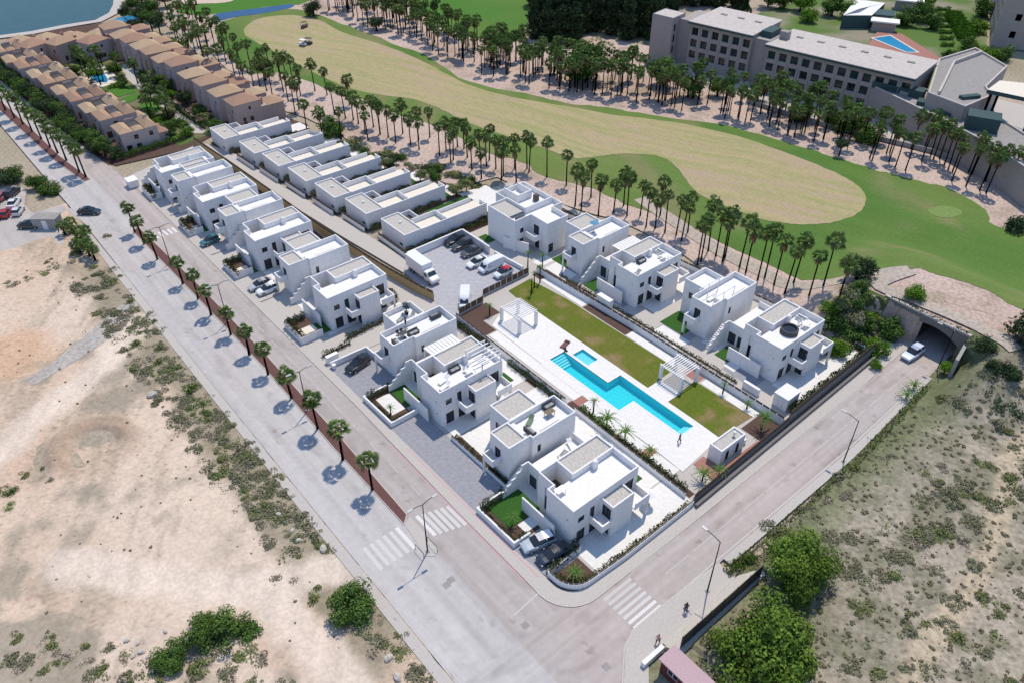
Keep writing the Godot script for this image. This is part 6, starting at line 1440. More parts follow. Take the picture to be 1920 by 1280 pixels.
func build_scrub() -> void:
	# shrubs one can tell apart, then the tiny tufts as one mass
	var slope := [[Vector2(65.33, -27.74), "grey", 1.3], [Vector2(65.82, -25.72), "olive", 1.2], [Vector2(70.65, -25.48), "grey", 1.5], [Vector2(74.91, -25.91), "dead", 1.4], [Vector2(79.37, -26.36), "grey", 1.6], [Vector2(82.03, -26.00), "olive", 1.4], [Vector2(76.51, -17.82), "olive", 1.5], [Vector2(78.04, -15.46), "olive", 1.4], [Vector2(76.38, -15.27), "grey", 1.6], [Vector2(73.29, -15.29), "dead", 1.4], [Vector2(87.44, -15.39), "grey", 1.5], [Vector2(81.31, -11.65), "olive", 1.7], [Vector2(85.38, -10.92), "grey", 1.7], [Vector2(79.80, -12.93), "olive", 1.3], [Vector2(74.80, -12.02), "dead", 1.5], [Vector2(69.11, -15.33), "dead", 1.7], [Vector2(66.65, -15.95), "grey", 1.6], [Vector2(66.30, -14.37), "grey", 1.7], [Vector2(70.70, -13.51), "olive", 1.4], [Vector2(74.87, -5.34), "olive", 1.4], [Vector2(75.12, -3.33), "olive", 1.4], [Vector2(72.18, -7.14), "grey", 1.3], [Vector2(66.66, -8.68), "olive", 1.6], [Vector2(64.51, -8.78), "grey", 1.5], [Vector2(61.79, -11.06), "dead", 1.8], [Vector2(58.82, -11.88), "grey", 1.7], [Vector2(67.64, -4.89), "olive", 1.3], [Vector2(71.04, -1.21), "olive", 1.6], [Vector2(68.46, -1.76), "grey", 1.5], [Vector2(65.65, -3.32), "dead", 1.5], [Vector2(61.43, -5.29), "grey", 1.6], [Vector2(58.23, -8.37), "olive", 1.6], [Vector2(79.13, -3.60), "grey", 1.6], [Vector2(89.66, -7.87), "olive", 1.9], [Vector2(95.63, -11.50), "olive", 1.5], [Vector2(88.29, -19.49), "olive", 1.0], [Vector2(85.85, -24.69), "grey", 1.7], [Vector2(92.64, -24.95), "grey", 2.0], [Vector2(88.81, -26.81), "olive", 1.7], [Vector2(99.78, -23.15), "dead", 1.8], [Vector2(98.48, -25.69), "olive", 2.0], [Vector2(104.33, -22.24), "grey", 2.0], [Vector2(107.32, -19.73), "dark", 2.2], [Vector2(108.01, -16.97), "dark", 2.0], [Vector2(77.31, -23.90), "dead", 1.2], [Vector2(69.07, -21.40), "grey", 1.4], [Vector2(66.22, -19.22), "dead", 1.5], [Vector2(65.87, -17.57), "grey", 1.2], [Vector2(62.35, -16.76), "dead", 1.5], [Vector2(54.06, -13.44), "grey", 1.6], [Vector2(54.74, -11.29), "dead", 1.7], [Vector2(47.68, -22.06), "olive", 1.3], [Vector2(44.37, -21.57), "grey", 1.5], [Vector2(45.60, -18.96), "olive", 1.6], [Vector2(58.76, -26.47), "olive", 1.2]]
	var list := []
	for q in slope: list.append([q[0], q[1], q[2] * 0.95])
	var poly_ := PackedVector2Array([Vector2(43.9, -21.9), Vector2(63.6, -26.5), Vector2(81.9, -26.7), Vector2(98.9, -27.6), Vector2(117.6, -18.8), Vector2(71.6, 5.2), Vector2(45.9, -16.4)])
	for k in 330:
		var p := Vector2(rng.randf_range(52, 125), rng.randf_range(-25.5, 4.0))
		if not Geometry2D.is_point_in_polygon(p, poly_): continue
		if big.get_noise_2d(p.x * 3.0, p.y * 3.0 + 200.0) < 0.0 and k % 4: continue
		list.append([p, ["grey", "olive", "dead", "grey"][k % 4], rng.randf_range(0.5, 1.3)])
	shrubs("slope_shrub", "shrubs on the dry slope", list, func(p): return ["slope by the kerb", "mid slope", "upper slope"][0 if p.y < -19.0 else (1 if p.y < -10.0 else 2)] + [", bend end", ", middle", ", tunnel end"][0 if p.x < 66.0 else (1 if p.x < 84.0 else 2)], "from the bend", true)
	# verge of the dirt plot
	var verge := [[Vector2(22.16, -121.95), "grey", 1.3], [Vector2(21.74, -119.36), "olive", 1.2], [Vector2(21.36, -116.45), "grey", 1.5], [Vector2(20.16, -112.34), "dead", 1.5], [Vector2(20.02, -108.60), "grey", 1.2], [Vector2(21.85, -107.76), "dead", 1.1], [Vector2(18.33, -105.30), "dead", 1.7], [Vector2(19.35, -103.63), "grey", 1.4], [Vector2(21.49, -104.31), "olive", 0.9], [Vector2(19.70, -99.33), "broad", 1.8], [Vector2(19.56, -95.60), "broad", 2.0], [Vector2(19.18, -92.22), "broad", 1.5], [Vector2(18.08, -98.37), "dead", 1.5], [Vector2(21.68, -96.12), "dead", 1.3], [Vector2(20.56, -90.35), "dead", 1.2], [Vector2(20.86, -88.66), "olive", 1.2], [Vector2(21.74, -87.92), "olive", 1.1], [Vector2(19.46, -89.13), "dead", 1.2], [Vector2(20.42, -84.19), "olive", 1.3], [Vector2(21.57, -83.23), "grey", 1.2], [Vector2(21.62, -81.18), "grey", 1.2], [Vector2(20.62, -78.78), "olive", 1.3], [Vector2(21.30, -76.95), "dead", 1.5], [Vector2(21.74, -74.72), "olive", 1.3], [Vector2(20.07, -73.70), "olive", 1.2], [Vector2(21.58, -70.66), "grey", 1.0], [Vector2(19.36, -70.78), "olive", 1.0], [Vector2(20.70, -66.84), "grey", 1.5], [Vector2(20.66, -64.68), "dead", 1.4], [Vector2(20.82, -62.94), "grey", 1.4], [Vector2(20.73, -61.44), "olive", 1.3], [Vector2(18.21, -61.50), "olive", 0.9], [Vector2(21.09, -60.11), "olive", 1.1], [Vector2(16.71, -55.51), "olive", 1.6], [Vector2(19.19, -46.80), "grey", 1.9], [Vector2(20.20, -45.12), "olive", 1.9], [Vector2(20.44, -42.85), "olive", 1.5], [Vector2(18.84, -44.61), "dead", 1.6], [Vector2(20.60, -39.55), "grey", 1.5], [Vector2(19.68, -40.71), "dead", 1.4], [Vector2(24.93, -152.58), "grey", 1.6], [Vector2(18.89, -142.90), "olive", 1.5], [Vector2(16.72, -148.25), "grey", 2.2], [Vector2(14.28, -147.93), "grey", 2.0], [Vector2(11.89, -147.62), "olive", 1.8], [Vector2(9.54, -147.32), "grey", 2.1], [Vector2(7.24, -147.02), "dead", 1.8], [Vector2(5.28, -146.91), "grey", 2.0], [Vector2(13.68, -150.80), "olive", 1.3], [Vector2(18.35, -150.51), "olive", 1.6], [Vector2(21.90, -140.38), "grey", 1.4], [Vector2(22.12, -136.77), "olive", 1.1], [Vector2(19.33, -136.88), "grey", 1.0], [Vector2(21.74, -131.58), "dead", 1.1], [Vector2(-6.72, -95.58), "broad", 1.6], [Vector2(-7.31, -92.59), "vivid", 1.2], [Vector2(-4.08, -97.01), "olive", 1.0], [Vector2(-1.75, -96.92), "olive", 0.9], [Vector2(-9.13, -68.49), "olive", 1.3], [Vector2(-9.54, -66.01), "olive", 1.4], [Vector2(-12.44, -69.24), "grey", 1.3], [Vector2(-12.32, -67.56), "dead", 1.4], [Vector2(-5.36, -61.72), "olive", 1.2], [Vector2(-6.28, -64.07), "dead", 1.3], [Vector2(-3.55, -63.80), "grey", 1.2], [Vector2(5.92, -53.43), "olive", 2.0], [Vector2(7.51, -52.90), "olive", 1.8], [Vector2(8.67, -52.73), "dead", 1.4], [Vector2(-2.85, -59.22), "dead", 1.7], [Vector2(2.48, -55.14), "olive", 1.7], [Vector2(-1.22, -59.03), "dead", 1.6], [Vector2(-1.35, -93.48), "grey", 0.9], [Vector2(4.53, -53.03), "grey", 1.5]]
	list = []
	for q in verge: list.append([q[0], q[1], q[2] * 0.92])
	for k in 215:
		var z := rng.randf_range(-141.0, -56.0)
		var p := Vector2(20.9 - pow(rng.randf(), 1.3) * 6.2, z)
		if big.get_noise_2d(p.x * 2.0, p.y * 2.6 + 500.0) < -0.2 and k % 3: continue
		list.append([p, ["dead", "grey", "olive", "dead", "grey"][k % 5], rng.randf_range(0.8, 1.9)])
	var foot := PackedVector2Array([Vector2(-11.9, -76.3), Vector2(-7.1, -68.9), Vector2(-2.2, -64.3), Vector2(0.8, -61.4), Vector2(5.6, -55.3), Vector2(9.4, -52.9), Vector2(9.1, -47.3), Vector2(-14.1, -66.7)])
	for k in 330:
		var p := Vector2(rng.randf_range(-22, 10), rng.randf_range(-72.0, -34.0))
		if not Geometry2D.is_point_in_polygon(p, foot): continue
		list.append([p, ["dead", "grey", "olive"][k % 3], rng.randf_range(0.4, 1.2)])
	var corner := PackedVector2Array([Vector2(19.6, -48.6), Vector2(22.4, -49.4), Vector2(22.4, -42.1), Vector2(22.8, -35.8), Vector2(16.8, -40.9)])
	for k in 260:
		var p := Vector2(rng.randf_range(5, 23), rng.randf_range(-54.0, -30.0))
		if not Geometry2D.is_point_in_polygon(p, corner) or k % 2: continue
		list.append([p, ["olive", "dead", "grey"][k % 3], rng.randf_range(0.6, 1.4)])
	shrubs("verge_shrub", "shrubs on the dirt plot", list, func(p): return ("avenue verge" if p.x > 13.0 else "dirt plot") + [" by the side lane", ", upper part", ", middle part", ", bottom part"][0 if p.y < -125.0 else (1 if p.y < -88.0 else (2 if p.y < -58.0 else 3))], "from the top", false)
	# tiny tufts
	var tuft := leaf_crown(440, 4, 60, 0.22, [Color(0.23, 0.21, 0.13), Color(0.28, 0.245, 0.165), Color(0.18, 0.18, 0.095)], 0.6)
	for area in [["slope_tufts", [Vector2(43.9, -21.9), Vector2(63.6, -26.5), Vector2(81.9, -26.7), Vector2(98.9, -27.6), Vector2(117.6, -18.8), Vector2(71.6, 5.2), Vector2(45.9, -16.4)], 1700, 0.22], ["plot_tufts", PackedVector2Array([Vector2(-30, -150), Vector2(21, -150), Vector2(21, 0), Vector2(-30, 0)]), 500, 0.14]]:
		var poly := PackedVector2Array(area[1])
		var lo := poly[0]; var hi := poly[0]
		for p in poly:
			lo = lo.min(p); hi = hi.max(p)
		var spots_: Array[Transform3D] = []
		while spots_.size() < area[2]:
			var p := Vector2(rng.randf_range(lo.x, hi.x), rng.randf_range(lo.y, hi.y))
			if not Geometry2D.is_point_in_polygon(p, poly): continue
			if area[0] == "plot_tufts" and big.get_noise_2d(p.x * 2.2 - 300.0, p.y * 2.2) + 0.3 * smoothstep(8.0, -14.0, p.x) + 0.3 * smoothstep(-48.0, -26.0, p.y) + 0.35 * smoothstep(14.0, 19.0, p.x) + rng.randf_range(-0.2, 0.2) < 0.16: continue
			if area[0] == "slope_tufts" and fine.get_noise_2d(p.x * 1.6, p.y * 1.6) + rng.randf_range(-0.35, 0.35) < -0.1: continue
			var r: float = area[3] * pow(rng.randf(), 1.6) * 1.8 + 0.08
			spots_.append(Transform3D(Basis(Vector3.UP, rng.randf() * TAU).scaled(Vector3(r, r, r)), p3(p, r * 0.25)))
		var mm := MultiMesh.new()
		mm.transform_format = MultiMesh.TRANSFORM_3D
		mm.mesh = tuft; mm.instance_count = spots_.size()
		for i in spots_.size(): mm.set_instance_transform(i, spots_[i])
		var o := MultiMeshInstance3D.new()
		o.multimesh = mm; o.material_override = M.leaf; o.name = area[0]
		add_child(o)
		tag(o, "scattered tiny dry tufts on the slope right of the side road" if area[0] == "slope_tufts" else "scattered tiny dry tufts on the dirt plot left of the avenue", "dry grass")
		o.set_meta("kind", "stuff")
	# stones
	var rocks := [[Vector2(14.85, -101.53), 1.15, "grey boulder alone on the dirt plot"], [Vector2(20.64, -60.49), 0.9, "pale rock beside the dirt track, largest of its line"], [Vector2(18.99, -63.64), 0.55, "pale rock on the verge above the large one"], [Vector2(19.08, -65.47), 0.5, "pale rock in the middle of the verge line"], [Vector2(18.92, -68.89), 0.6, "topmost pale rock of the verge line"], [Vector2(18.91, -43.34), 0.8, "long pale stone by the avenue edge"], [Vector2(18.48, -40.94), 0.8, "pale stone at the bottom edge by the avenue"], [Vector2(-2.01, -63.75), 0.5, "dark stone of the rubble heap, left"], [Vector2(-1.18, -62.64), 0.45, "dark stone of the rubble heap, right"], [Vector2(-1.25, -61.30), 0.6, "broad stone of the rubble heap, front"], [Vector2(-2.10, -61.36), 0.5, "low stone of the rubble heap"], [Vector2(1.65, -61.95), 0.45, "white stone next to the tall shrub"], [Vector2(-0.90, -60.20), 0.4, "small stone at the end of the rubble heap"]]
	for k in rocks.size():
		var q = rocks[k]
		var s := Sh.new()
		var g := RandomNumberGenerator.new(); g.seed = 600 + k
		var c := SphereMesh.new(); c.radial_segments = 9; c.rings = 5; c.radius = 0.5; c.height = 1.0
		var arr := c.get_mesh_arrays()
		var vs: PackedVector3Array = arr[Mesh.ARRAY_VERTEX]; var ix: PackedInt32Array = arr[Mesh.ARRAY_INDEX]
		for i in range(0, ix.size(), 3):
			var t := []
			for e in 3:
				var v := vs[ix[i + e]]
				var f := 1.0 + 0.35 * fine.get_noise_3d(v.x * 40.0 + k * 31.0, v.y * 40.0, v.z * 40.0)
				t.append(v * f * Vector3(1.5, 0.9, 1.0) * q[1])
			s.tri(t[0], t[1], t[2])
		var o := part("rock", s, M.rock, self)
		o.position = p3(q[0], q[1] * 0.2); o.rotation.y = k * 1.3
		tag(o, q[2], "rock", "loose rocks on the dirt plot")

# ------------------------------------------------------------------ street furniture
func lamp(label: String, at: Vector2, tall: float, arms: Array, base: float = 0.1) -> void:
	var t := thing("street_lamp", label, "street lamp", Vector3(at.x, base, at.y), 0.0, "street lamps")
	var s := Sh.new()
	s.tube([Vector3(0, -0.1, 0), Vector3(0, tall * 0.5, 0), Vector3(0, tall, 0)], [0.09, 0.07, 0.05], 8)
	part("pole", s, M.metal, t)
	box_part("base", t, Vector3(-0.2, -0.05, -0.2), Vector3(0.2, 0.12, 0.2), M.concrete)
	for a in arms:
		var d: Vector3 = a
		s = Sh.new()
		s.tube([Vector3(0, tall - 0.15, 0), d * 0.5 + Vector3(0, tall + 0.05, 0), d + Vector3(0, tall + 0.1, 0)], [0.05, 0.045, 0.04], 6)
		var arm := part("arm", s, M.metal, t)
		s = Sh.new()
		s.tbox(d * 1.15 + Vector3(0, tall + 0.1, 0), Vector3(0.36 if absf(d.x) > absf(d.z) else 0.15, 0.06, 0.36 if absf(d.z) > absf(d.x) else 0.15), 0.0)
		part("lamp_head", s, M.metal, arm)
		s = Sh.new()
		s.tbox(d * 1.15 + Vector3(0, tall + 0.03, 0), Vector3(0.26 if absf(d.x) > absf(d.z) else 0.1, 0.012, 0.26 if absf(d.z) > absf(d.x) else 0.1), 0.0)
		part("lens", s, M.lamp_glass, arm)

func build_street() -> void:
	lamp("double-armed street lamp on the refuge at the end of the median", Vector2(30.2, -52.0), 8.9, [Vector3(-1.5, 0, 0), Vector3(1.5, 0, 0)], 0.1)
	lamp("street lamp by the black fence, its arm over the side road", Vector2(51.9, -26.5), 9.3, [Vector3(0, 0, -1.9)], 0.15)
	lamp("street lamp halfway along the side road", Vector2(82.2, -27.6), 7.8, [Vector3(0, 0, -1.9)], 0.12)
	lamp("street lamp nearest the tunnel mouth", Vector2(110.6, -28.9), 7.6, [Vector3(0, 0, -1.9)], 0.12)
	lamp("double-armed lamp on the median, nearer of the two among the palms", Vector2(31.1, -83.6), 7.6, [Vector3(-1.4, 0, 0), Vector3(1.4, 0, 0)], 0.16)
	lamp("double-armed lamp on the median, farther of the two among the palms", Vector2(31.3, -111.4), 7.6, [Vector3(-1.4, 0, 0), Vector3(1.4, 0, 0)], 0.16)
	lamp("double-armed lamp on the median near its upper end", Vector2(30.9, -135.5), 7.6, [Vector3(-1.4, 0, 0), Vector3(1.4, 0, 0)], 0.16)
	# round lamp-base guard beside the crossing: bent barrier rails
	var t := thing("bent_barrier", "thin metal barrier of bent rails at the foot of the double-armed lamp", "barrier", Vector3(30.2, 0.1, -52.4))
	for q in [[-0.9, 0.0], [0.9, 0.3]]:
		var s := Sh.new()
		s.tube([Vector3(q[0], 0, -0.9), Vector3(q[0], 0.9, -0.9), Vector3(q[0], 0.9, 0.9 + q[1]), Vector3(q[0], 0, 0.9 + q[1])], [0.035, 0.035, 0.035, 0.035], 6)
		part("rail", s, M.dark_metal, t)
	# black fence beside the lower pavement
	t = thing("black_fence", "black metal sheet fence on a low wall beside the lower pavement", "fence", Vector3(43.8, 0.0, -23.7))
	for k in 7:
		var x := k * 2.35
		box_part("post", t, Vector3(x - 0.06, 0, -0.06), Vector3(x + 0.06, 2.9, 0.06), M.dark_metal)
		if k < 6:
			var panel := box_part("panel", t, Vector3(x + 0.06, 0.55, -0.03), Vector3(x + 2.29, 2.82, 0.03), M.dark_metal)
			box_part("rail", panel, Vector3(x + 0.06, 1.3, 0.03), Vector3(x + 2.29, 1.38, 0.08), M.frame)
	box_part("footing", t, Vector3(-0.2, -0.2, -0.14), Vector3(14.4, 0.5, 0.14), M.concrete)
	slab("sandy_verge", pv([42.6, -24.9, 56.0, -25.4, 59.0, -24.2, 58.6, -23.4, 43.4, -23.2]), 0.62, M.kerb, 0.7)
	var curb := boundary("low_wall", "low sand-coloured wall between the lower pavement and the black fence", "wall", PackedVector2Array([Vector2(42.8, -25.1), Vector2(55.6, -25.6)]), 0.35, 0.55, M.kerb)
	curb.set_meta("group", "garden and boundary walls")
	boundary("low_wall", "short white wall in front of the pink-roofed kiosk", "wall", PackedVector2Array([Vector2(39.2, -25.0), Vector2(42.4, -25.0)]), 0.5, 0.9, M.plaster)
	# kiosk
	t = thing("kiosk", "small kiosk with a pink roof at the bottom edge", "kiosk", Vector3(41.2, 0.1, -21.2))
	var s := Sh.new()
	s.shell(pv([-1.0, -2.3, 1.0, -2.3, 1.0, 3.0, -1.0, 3.0]), 0, 2.4, {3: [Rect2(1.0, 0.9, 1.4, 1.1), Rect2(3.0, 0.9, 1.4, 1.1)]})
	part("wall", s, nmat(Color(0.12, 0.035, 0.035), 0.2, 2.0, 0.8, 4, 41), t)
	window(t, Vector3(-1.0, 0.9, 0.6), Z, 1.4, 1.1, Vector3.LEFT, M.glass, 1, M.white_metal); window(t, Vector3(-1.0, 0.9, -1.4), Z, 1.4, 1.1, Vector3.LEFT, M.glass, 1, M.white_metal)
	box_part("roof", t, Vector3(-1.25, 2.4, -2.55), Vector3(1.25, 2.56, 3.3), nmat(Color(0.46, 0.32, 0.34), 0.12, 2.0, 0.7, 5, 42))
	# tunnel mouth
	t = thing("tunnel_portal", "concrete portal wall with a wide arch where the side road enters the tunnel", "tunnel", Vector3(114.4, 0, 0))
	s = Sh.new()
	var n := 28
	for k in n:
		var z0 := -41.6 + 14.0 * k / n; var z1 := -41.6 + 14.0 * (k + 1) / n
		var f := func(z: float) -> float:
			var q: float = (z + 33.0) / 5.9
			return 4.3 * sqrt(maxf(0.0, 1.0 - q * q))
		var a: float = f.call(z0); var b: float = f.call(z1)
		s.face(Vector3(0, a, z0), Vector3(0, b, z1), Vector3(0, 5.3, z1), Vector3(0, 5.3, z0), Vector3.LEFT)
		s.face(Vector3(0, 5.3, z0), Vector3(0, 5.3, z1), Vector3(0.7, 5.3, z1), Vector3(0.7, 5.3, z0), Vector3.UP)
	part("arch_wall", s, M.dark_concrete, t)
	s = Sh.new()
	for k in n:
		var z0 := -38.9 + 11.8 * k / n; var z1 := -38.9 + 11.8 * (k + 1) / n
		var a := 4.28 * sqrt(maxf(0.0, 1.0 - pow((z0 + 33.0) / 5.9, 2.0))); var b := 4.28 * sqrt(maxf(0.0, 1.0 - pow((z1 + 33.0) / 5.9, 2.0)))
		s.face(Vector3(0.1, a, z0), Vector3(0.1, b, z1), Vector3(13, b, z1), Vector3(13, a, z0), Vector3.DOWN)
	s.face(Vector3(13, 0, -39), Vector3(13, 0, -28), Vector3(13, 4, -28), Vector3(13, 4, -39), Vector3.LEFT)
	part("darkened_vault", s, M.dark_metal, t)  # inside and end wall coloured near black to stand for the tunnel's darkness
	s = Sh.new(); s.wall(PackedVector2Array([Vector2(0.3, -41.6), Vector2(0.3, -27.6), Vector2(-4.5, -26.4)]), 0.5, 5.0, 5.62)
	s = Sh.new(); s.wall(PackedVector2Array([Vector2(0.0, -27.6), Vector2(-5.0, -26.6)]), 0.5, 0.0, 4.2)
	part("wing_wall", s, M.concrete, t)
	s = Sh.new(); s.wall(PackedVector2Array([Vector2(0.35, -41.6), Vector2(0.35, -27.4)]), 0.5, 5.3, 5.6)
	part("coping", s, M.kerb, t)
	# pergolas
	for q in [[Vector2(68.6, -80.0), 3.6, 4.6, "white slatted pergola at the upper end of the pool deck"], [Vector2(77.9, -53.3), 3.6, 4.0, "white slatted pergola between the two pool lawns"]]:
		t = thing("pergola", q[3], "pergola", Vector3(q[0].x, 0.1, q[0].y), 0.0, "white pergolas")
		var hx: float = q[1] / 2.0; var hz: float = q[2] / 2.0
		for a in [-1, 1]:
			for b in [-1, 1]:
				box_part("post", t, Vector3(a * hx - 0.22, 0, b * hz - 0.22), Vector3(a * hx + 0.22, 2.5, b * hz + 0.22))
			box_part("beam", t, Vector3(a * hx - 0.1, 2.5, -hz - 0.3), Vector3(a * hx + 0.1, 2.72, hz + 0.3))
		for k in 10:
			var z := -hz + 2.0 * hz * (k + 0.5) / 10
			box_part("slat", t, Vector3(-hx - 0.4, 2.723, z - 0.07), Vector3(hx + 0.4, 2.85, z + 0.07))

# ------------------------------------------------------------------ vehicles
func wheel(parent: Node, at: Vector3, r: float) -> void:
	var s := Sh.new()
	s.tube([at - Vector3(0, 0, 0.11), at + Vector3(0, 0, 0.11)], [r, r], 14)
	for k in 14:
		var a := TAU * k / 14; var b := TAU * (k + 1) / 14
		s.tri(at - Vector3(0, 0, 0.11), at + Vector3(cos(a) * r, sin(a) * r, -0.11), at + Vector3(cos(b) * r, sin(b) * r, -0.11))
	var o := part("wheel", s, M.rubber, parent)
	s = Sh.new()
	for z in [-0.125, 0.125]:
		for k in 10:
			var a := TAU * k / 10; var b := TAU * (k + 1) / 10
			s.face(at + Vector3(0, 0, z), at + Vector3(cos(a), sin(a), 0) * r * 0.6 + Vector3(0, 0, z), at + Vector3(cos(b), sin(b), 0) * r * 0.6 + Vector3(0, 0, z), at + Vector3(0, 0, z), Vector3(0, 0, z))
	part("rim", s, M.metal, o)

# lofted hull: stations [x, y bottom, y top, half width bottom, half width top]
func hull(st: Array) -> Sh:
	var s := Sh.new()
	var rings := []
	for q in st:
		var m: float = (q[1] + q[2]) / 2.0
		rings.append([Vector3(q[0], q[1], -q[3] * 0.94), Vector3(q[0], m, -maxf(q[3], q[4])), Vector3(q[0], q[2] - 0.05, -q[4]), Vector3(q[0], q[2], -q[4] * 0.86), Vector3(q[0], q[2] + 0.025, 0), Vector3(q[0], q[2], q[4] * 0.86), Vector3(q[0], q[2] - 0.05, q[4]), Vector3(q[0], m, maxf(q[3], q[4])), Vector3(q[0], q[1], q[3] * 0.94)])
	for i in rings.size() - 1:
		for k in 8:
			var a: Vector3 = rings[i][k]; var b: Vector3 = rings[i + 1][k]; var d: Vector3 = rings[i + 1][k + 1]; var e: Vector3 = rings[i][k + 1]
			var mid := (a + b + d + e) / 4.0
			s.face(a, b, d, e, Vector3(0, mid.y - (st[i][1] + st[i][2]) / 2.0, mid.z))
		s.face(rings[i][0], rings[i + 1][0], rings[i + 1][8], rings[i][8], Vector3.DOWN)
	for i in [0, rings.size() - 1]:
		for k in 7:
			s.face(rings[i][0], rings[i][k + 1], rings[i][k + 2], rings[i][0], Vector3.LEFT if i == 0 else Vector3.RIGHT)
	return s

# front of the car looks along local +x
func car(label: String, at: Vector2, turn: float, paint: Color, kind: String, base: float = 0.07, roof: Color = Color(-1, 0, 0), category: String = "car") -> Node3D:
	var t := thing("car" if kind != "van" else "van", label, category, Vector3(at.x, base, at.y), turn, "parked and passing cars")
	var pm := flatmat(paint, 0.28); pm.clearcoat_enabled = true; pm.clearcoat = 0.6; pm.clearcoat_roughness = 0.08
	var rm := pm
	if roof.r >= 0.0: rm = flatmat(roof, 0.3)
	var w := 0.88; var belt := 0.92; var top := 1.46
	var body := []; var house := []
	if kind == "sedan":
		body = [[-2.2, 0.45, 0.82, 0.72, 0.68], [-2.1, 0.3, 0.93, 0.84, 0.78], [-1.3, 0.24, 0.96, w, 0.84], [0.9, 0.24, 0.9, w, 0.84], [1.7, 0.26, 0.8, 0.86, 0.78], [2.15, 0.32, 0.68, 0.78, 0.68], [2.25, 0.42, 0.58, 0.66, 0.6]]
		house = [[-1.75, 0.9, 0.97, 0.7, 0.64], [-1.0, 0.9, 1.38, 0.76, 0.6], [-0.3, 0.9, 1.45, 0.78, 0.6], [0.3, 0.88, 1.42, 0.78, 0.6], [1.15, 0.86, 0.93, 0.74, 0.66]]
	elif kind == "suv":
		top = 1.62
		body = [[-2.15, 0.5, 0.95, 0.76, 0.74], [-2.1, 0.34, 1.02, 0.86, 0.82], [-1.3, 0.28, 1.03, 0.9, 0.86], [0.9, 0.28, 1.0, 0.9, 0.86], [1.7, 0.3, 0.93, 0.88, 0.8], [2.1, 0.36, 0.8, 0.8, 0.72], [2.2, 0.46, 0.68, 0.7, 0.64]]
		house = [[-2.05, 0.98, 1.05, 0.76, 0.7], [-1.75, 0.98, 1.56, 0.78, 0.64], [-0.6, 0.98, 1.63, 0.8, 0.64], [0.2, 0.96, 1.58, 0.8, 0.62], [0.95, 0.94, 1.02, 0.76, 0.68]]
	elif kind == "hatch":
		body = [[-1.85, 0.45, 0.9, 0.7, 0.68], [-1.8, 0.3, 0.96, 0.8, 0.76], [-1.1, 0.24, 0.96, 0.84, 0.8], [0.8, 0.24, 0.92, 0.84, 0.8], [1.5, 0.26, 0.84, 0.82, 0.74], [1.85, 0.34, 0.7, 0.74, 0.64], [1.92, 0.42, 0.6, 0.62, 0.56]]
		house = [[-1.78, 0.92, 1.0, 0.7, 0.64], [-1.45, 0.92, 1.42, 0.72, 0.58], [-0.5, 0.92, 1.48, 0.74, 0.58], [0.1, 0.9, 1.44, 0.74, 0.58], [0.95, 0.88, 0.95, 0.7, 0.62]]
	else:
		body = [[-2.5, 0.4, 1.0, 0.86, 0.86], [-2.45, 0.3, 1.1, 0.92, 0.9], [-1.5, 0.28, 1.12, 0.95, 0.92], [1.4, 0.28, 1.1, 0.95, 0.92], [2.0, 0.3, 1.0, 0.92, 0.84], [2.4, 0.36, 0.85, 0.84, 0.72], [2.5, 0.46, 0.72, 0.7, 0.62]]
		house = [[-2.45, 1.05, 1.98, 0.88, 0.8], [-1.0, 1.05, 2.05, 0.9, 0.82], [0.8, 1.05, 2.0, 0.9, 0.8], [1.3, 1.03, 1.75, 0.88, 0.76], [1.95, 1.0, 1.1, 0.82, 0.72]]
	part("body", hull(body), pm, t)
	var hs := part("cabin_windows", hull(house), M.glass if kind != "van" else pm, t)
	# roof skin just over the glass
	var rs := Sh.new()
	var a0 = house[1 if kind != "van" else 0]; var m = house[2]; var b0 = house[3]
	for q in [[a0, house[1] if kind == "van" else m], [house[1] if kind == "van" else m, m if kind == "van" else b0], [m, b0]]:
		var p = q[0]; var r = q[1]
		if p[0] >= r[0]: continue
		rs.face(Vector3(p[0], p[2] + 0.03, -p[4] * 0.95), Vector3(r[0], r[2] + 0.03, -r[4] * 0.95), Vector3(r[0], r[2] + 0.045, 0), Vector3(p[0], p[2] + 0.045, 0), Vector3.UP)
		rs.face(Vector3(p[0], p[2] + 0.03, p[4] * 0.95), Vector3(r[0], r[2] + 0.03, r[4] * 0.95), Vector3(r[0], r[2] + 0.045, 0), Vector3(p[0], p[2] + 0.045, 0), Vector3.UP)
	part("roof", rs, rm, t)
	# pillars between the side windows, or the van's windows
	for z in [-1, 1]:
		if kind == "van":
			var g := Sh.new()
			g.face(Vector3(0.45, 1.25, z * 0.9), Vector3(1.3, 1.2, z * 0.895), Vector3(1.15, 1.75, z * 0.82), Vector3(0.45, 1.8, z * 0.84), Vector3(0, 0, z))
			part("side_window", g, M.glass, hs)
		else:
			var g := Sh.new()
			g.tbox(Vector3((a0[0] + b0[0]) / 2.0, (m[1] + m[2]) / 2.0, z * (m[3] + m[4]) / 2.0 * 1.0), Vector3(0.06, (m[2] - m[1]) * 0.42, 0.05), 0.0)
			part("door_pillar", g, pm, hs)
	if kind == "van":
		var g := Sh.new()
		g.face(Vector3(1.42, 1.64, -0.7), Vector3(1.42, 1.64, 0.7), Vector3(1.98, 1.12, 0.74), Vector3(1.98, 1.12, -0.74), Vector3(1, 1, 0))
		part("windscreen", g, M.glass, hs)
	var l: float = body[-1][0]; var rear: float = body[0][0]
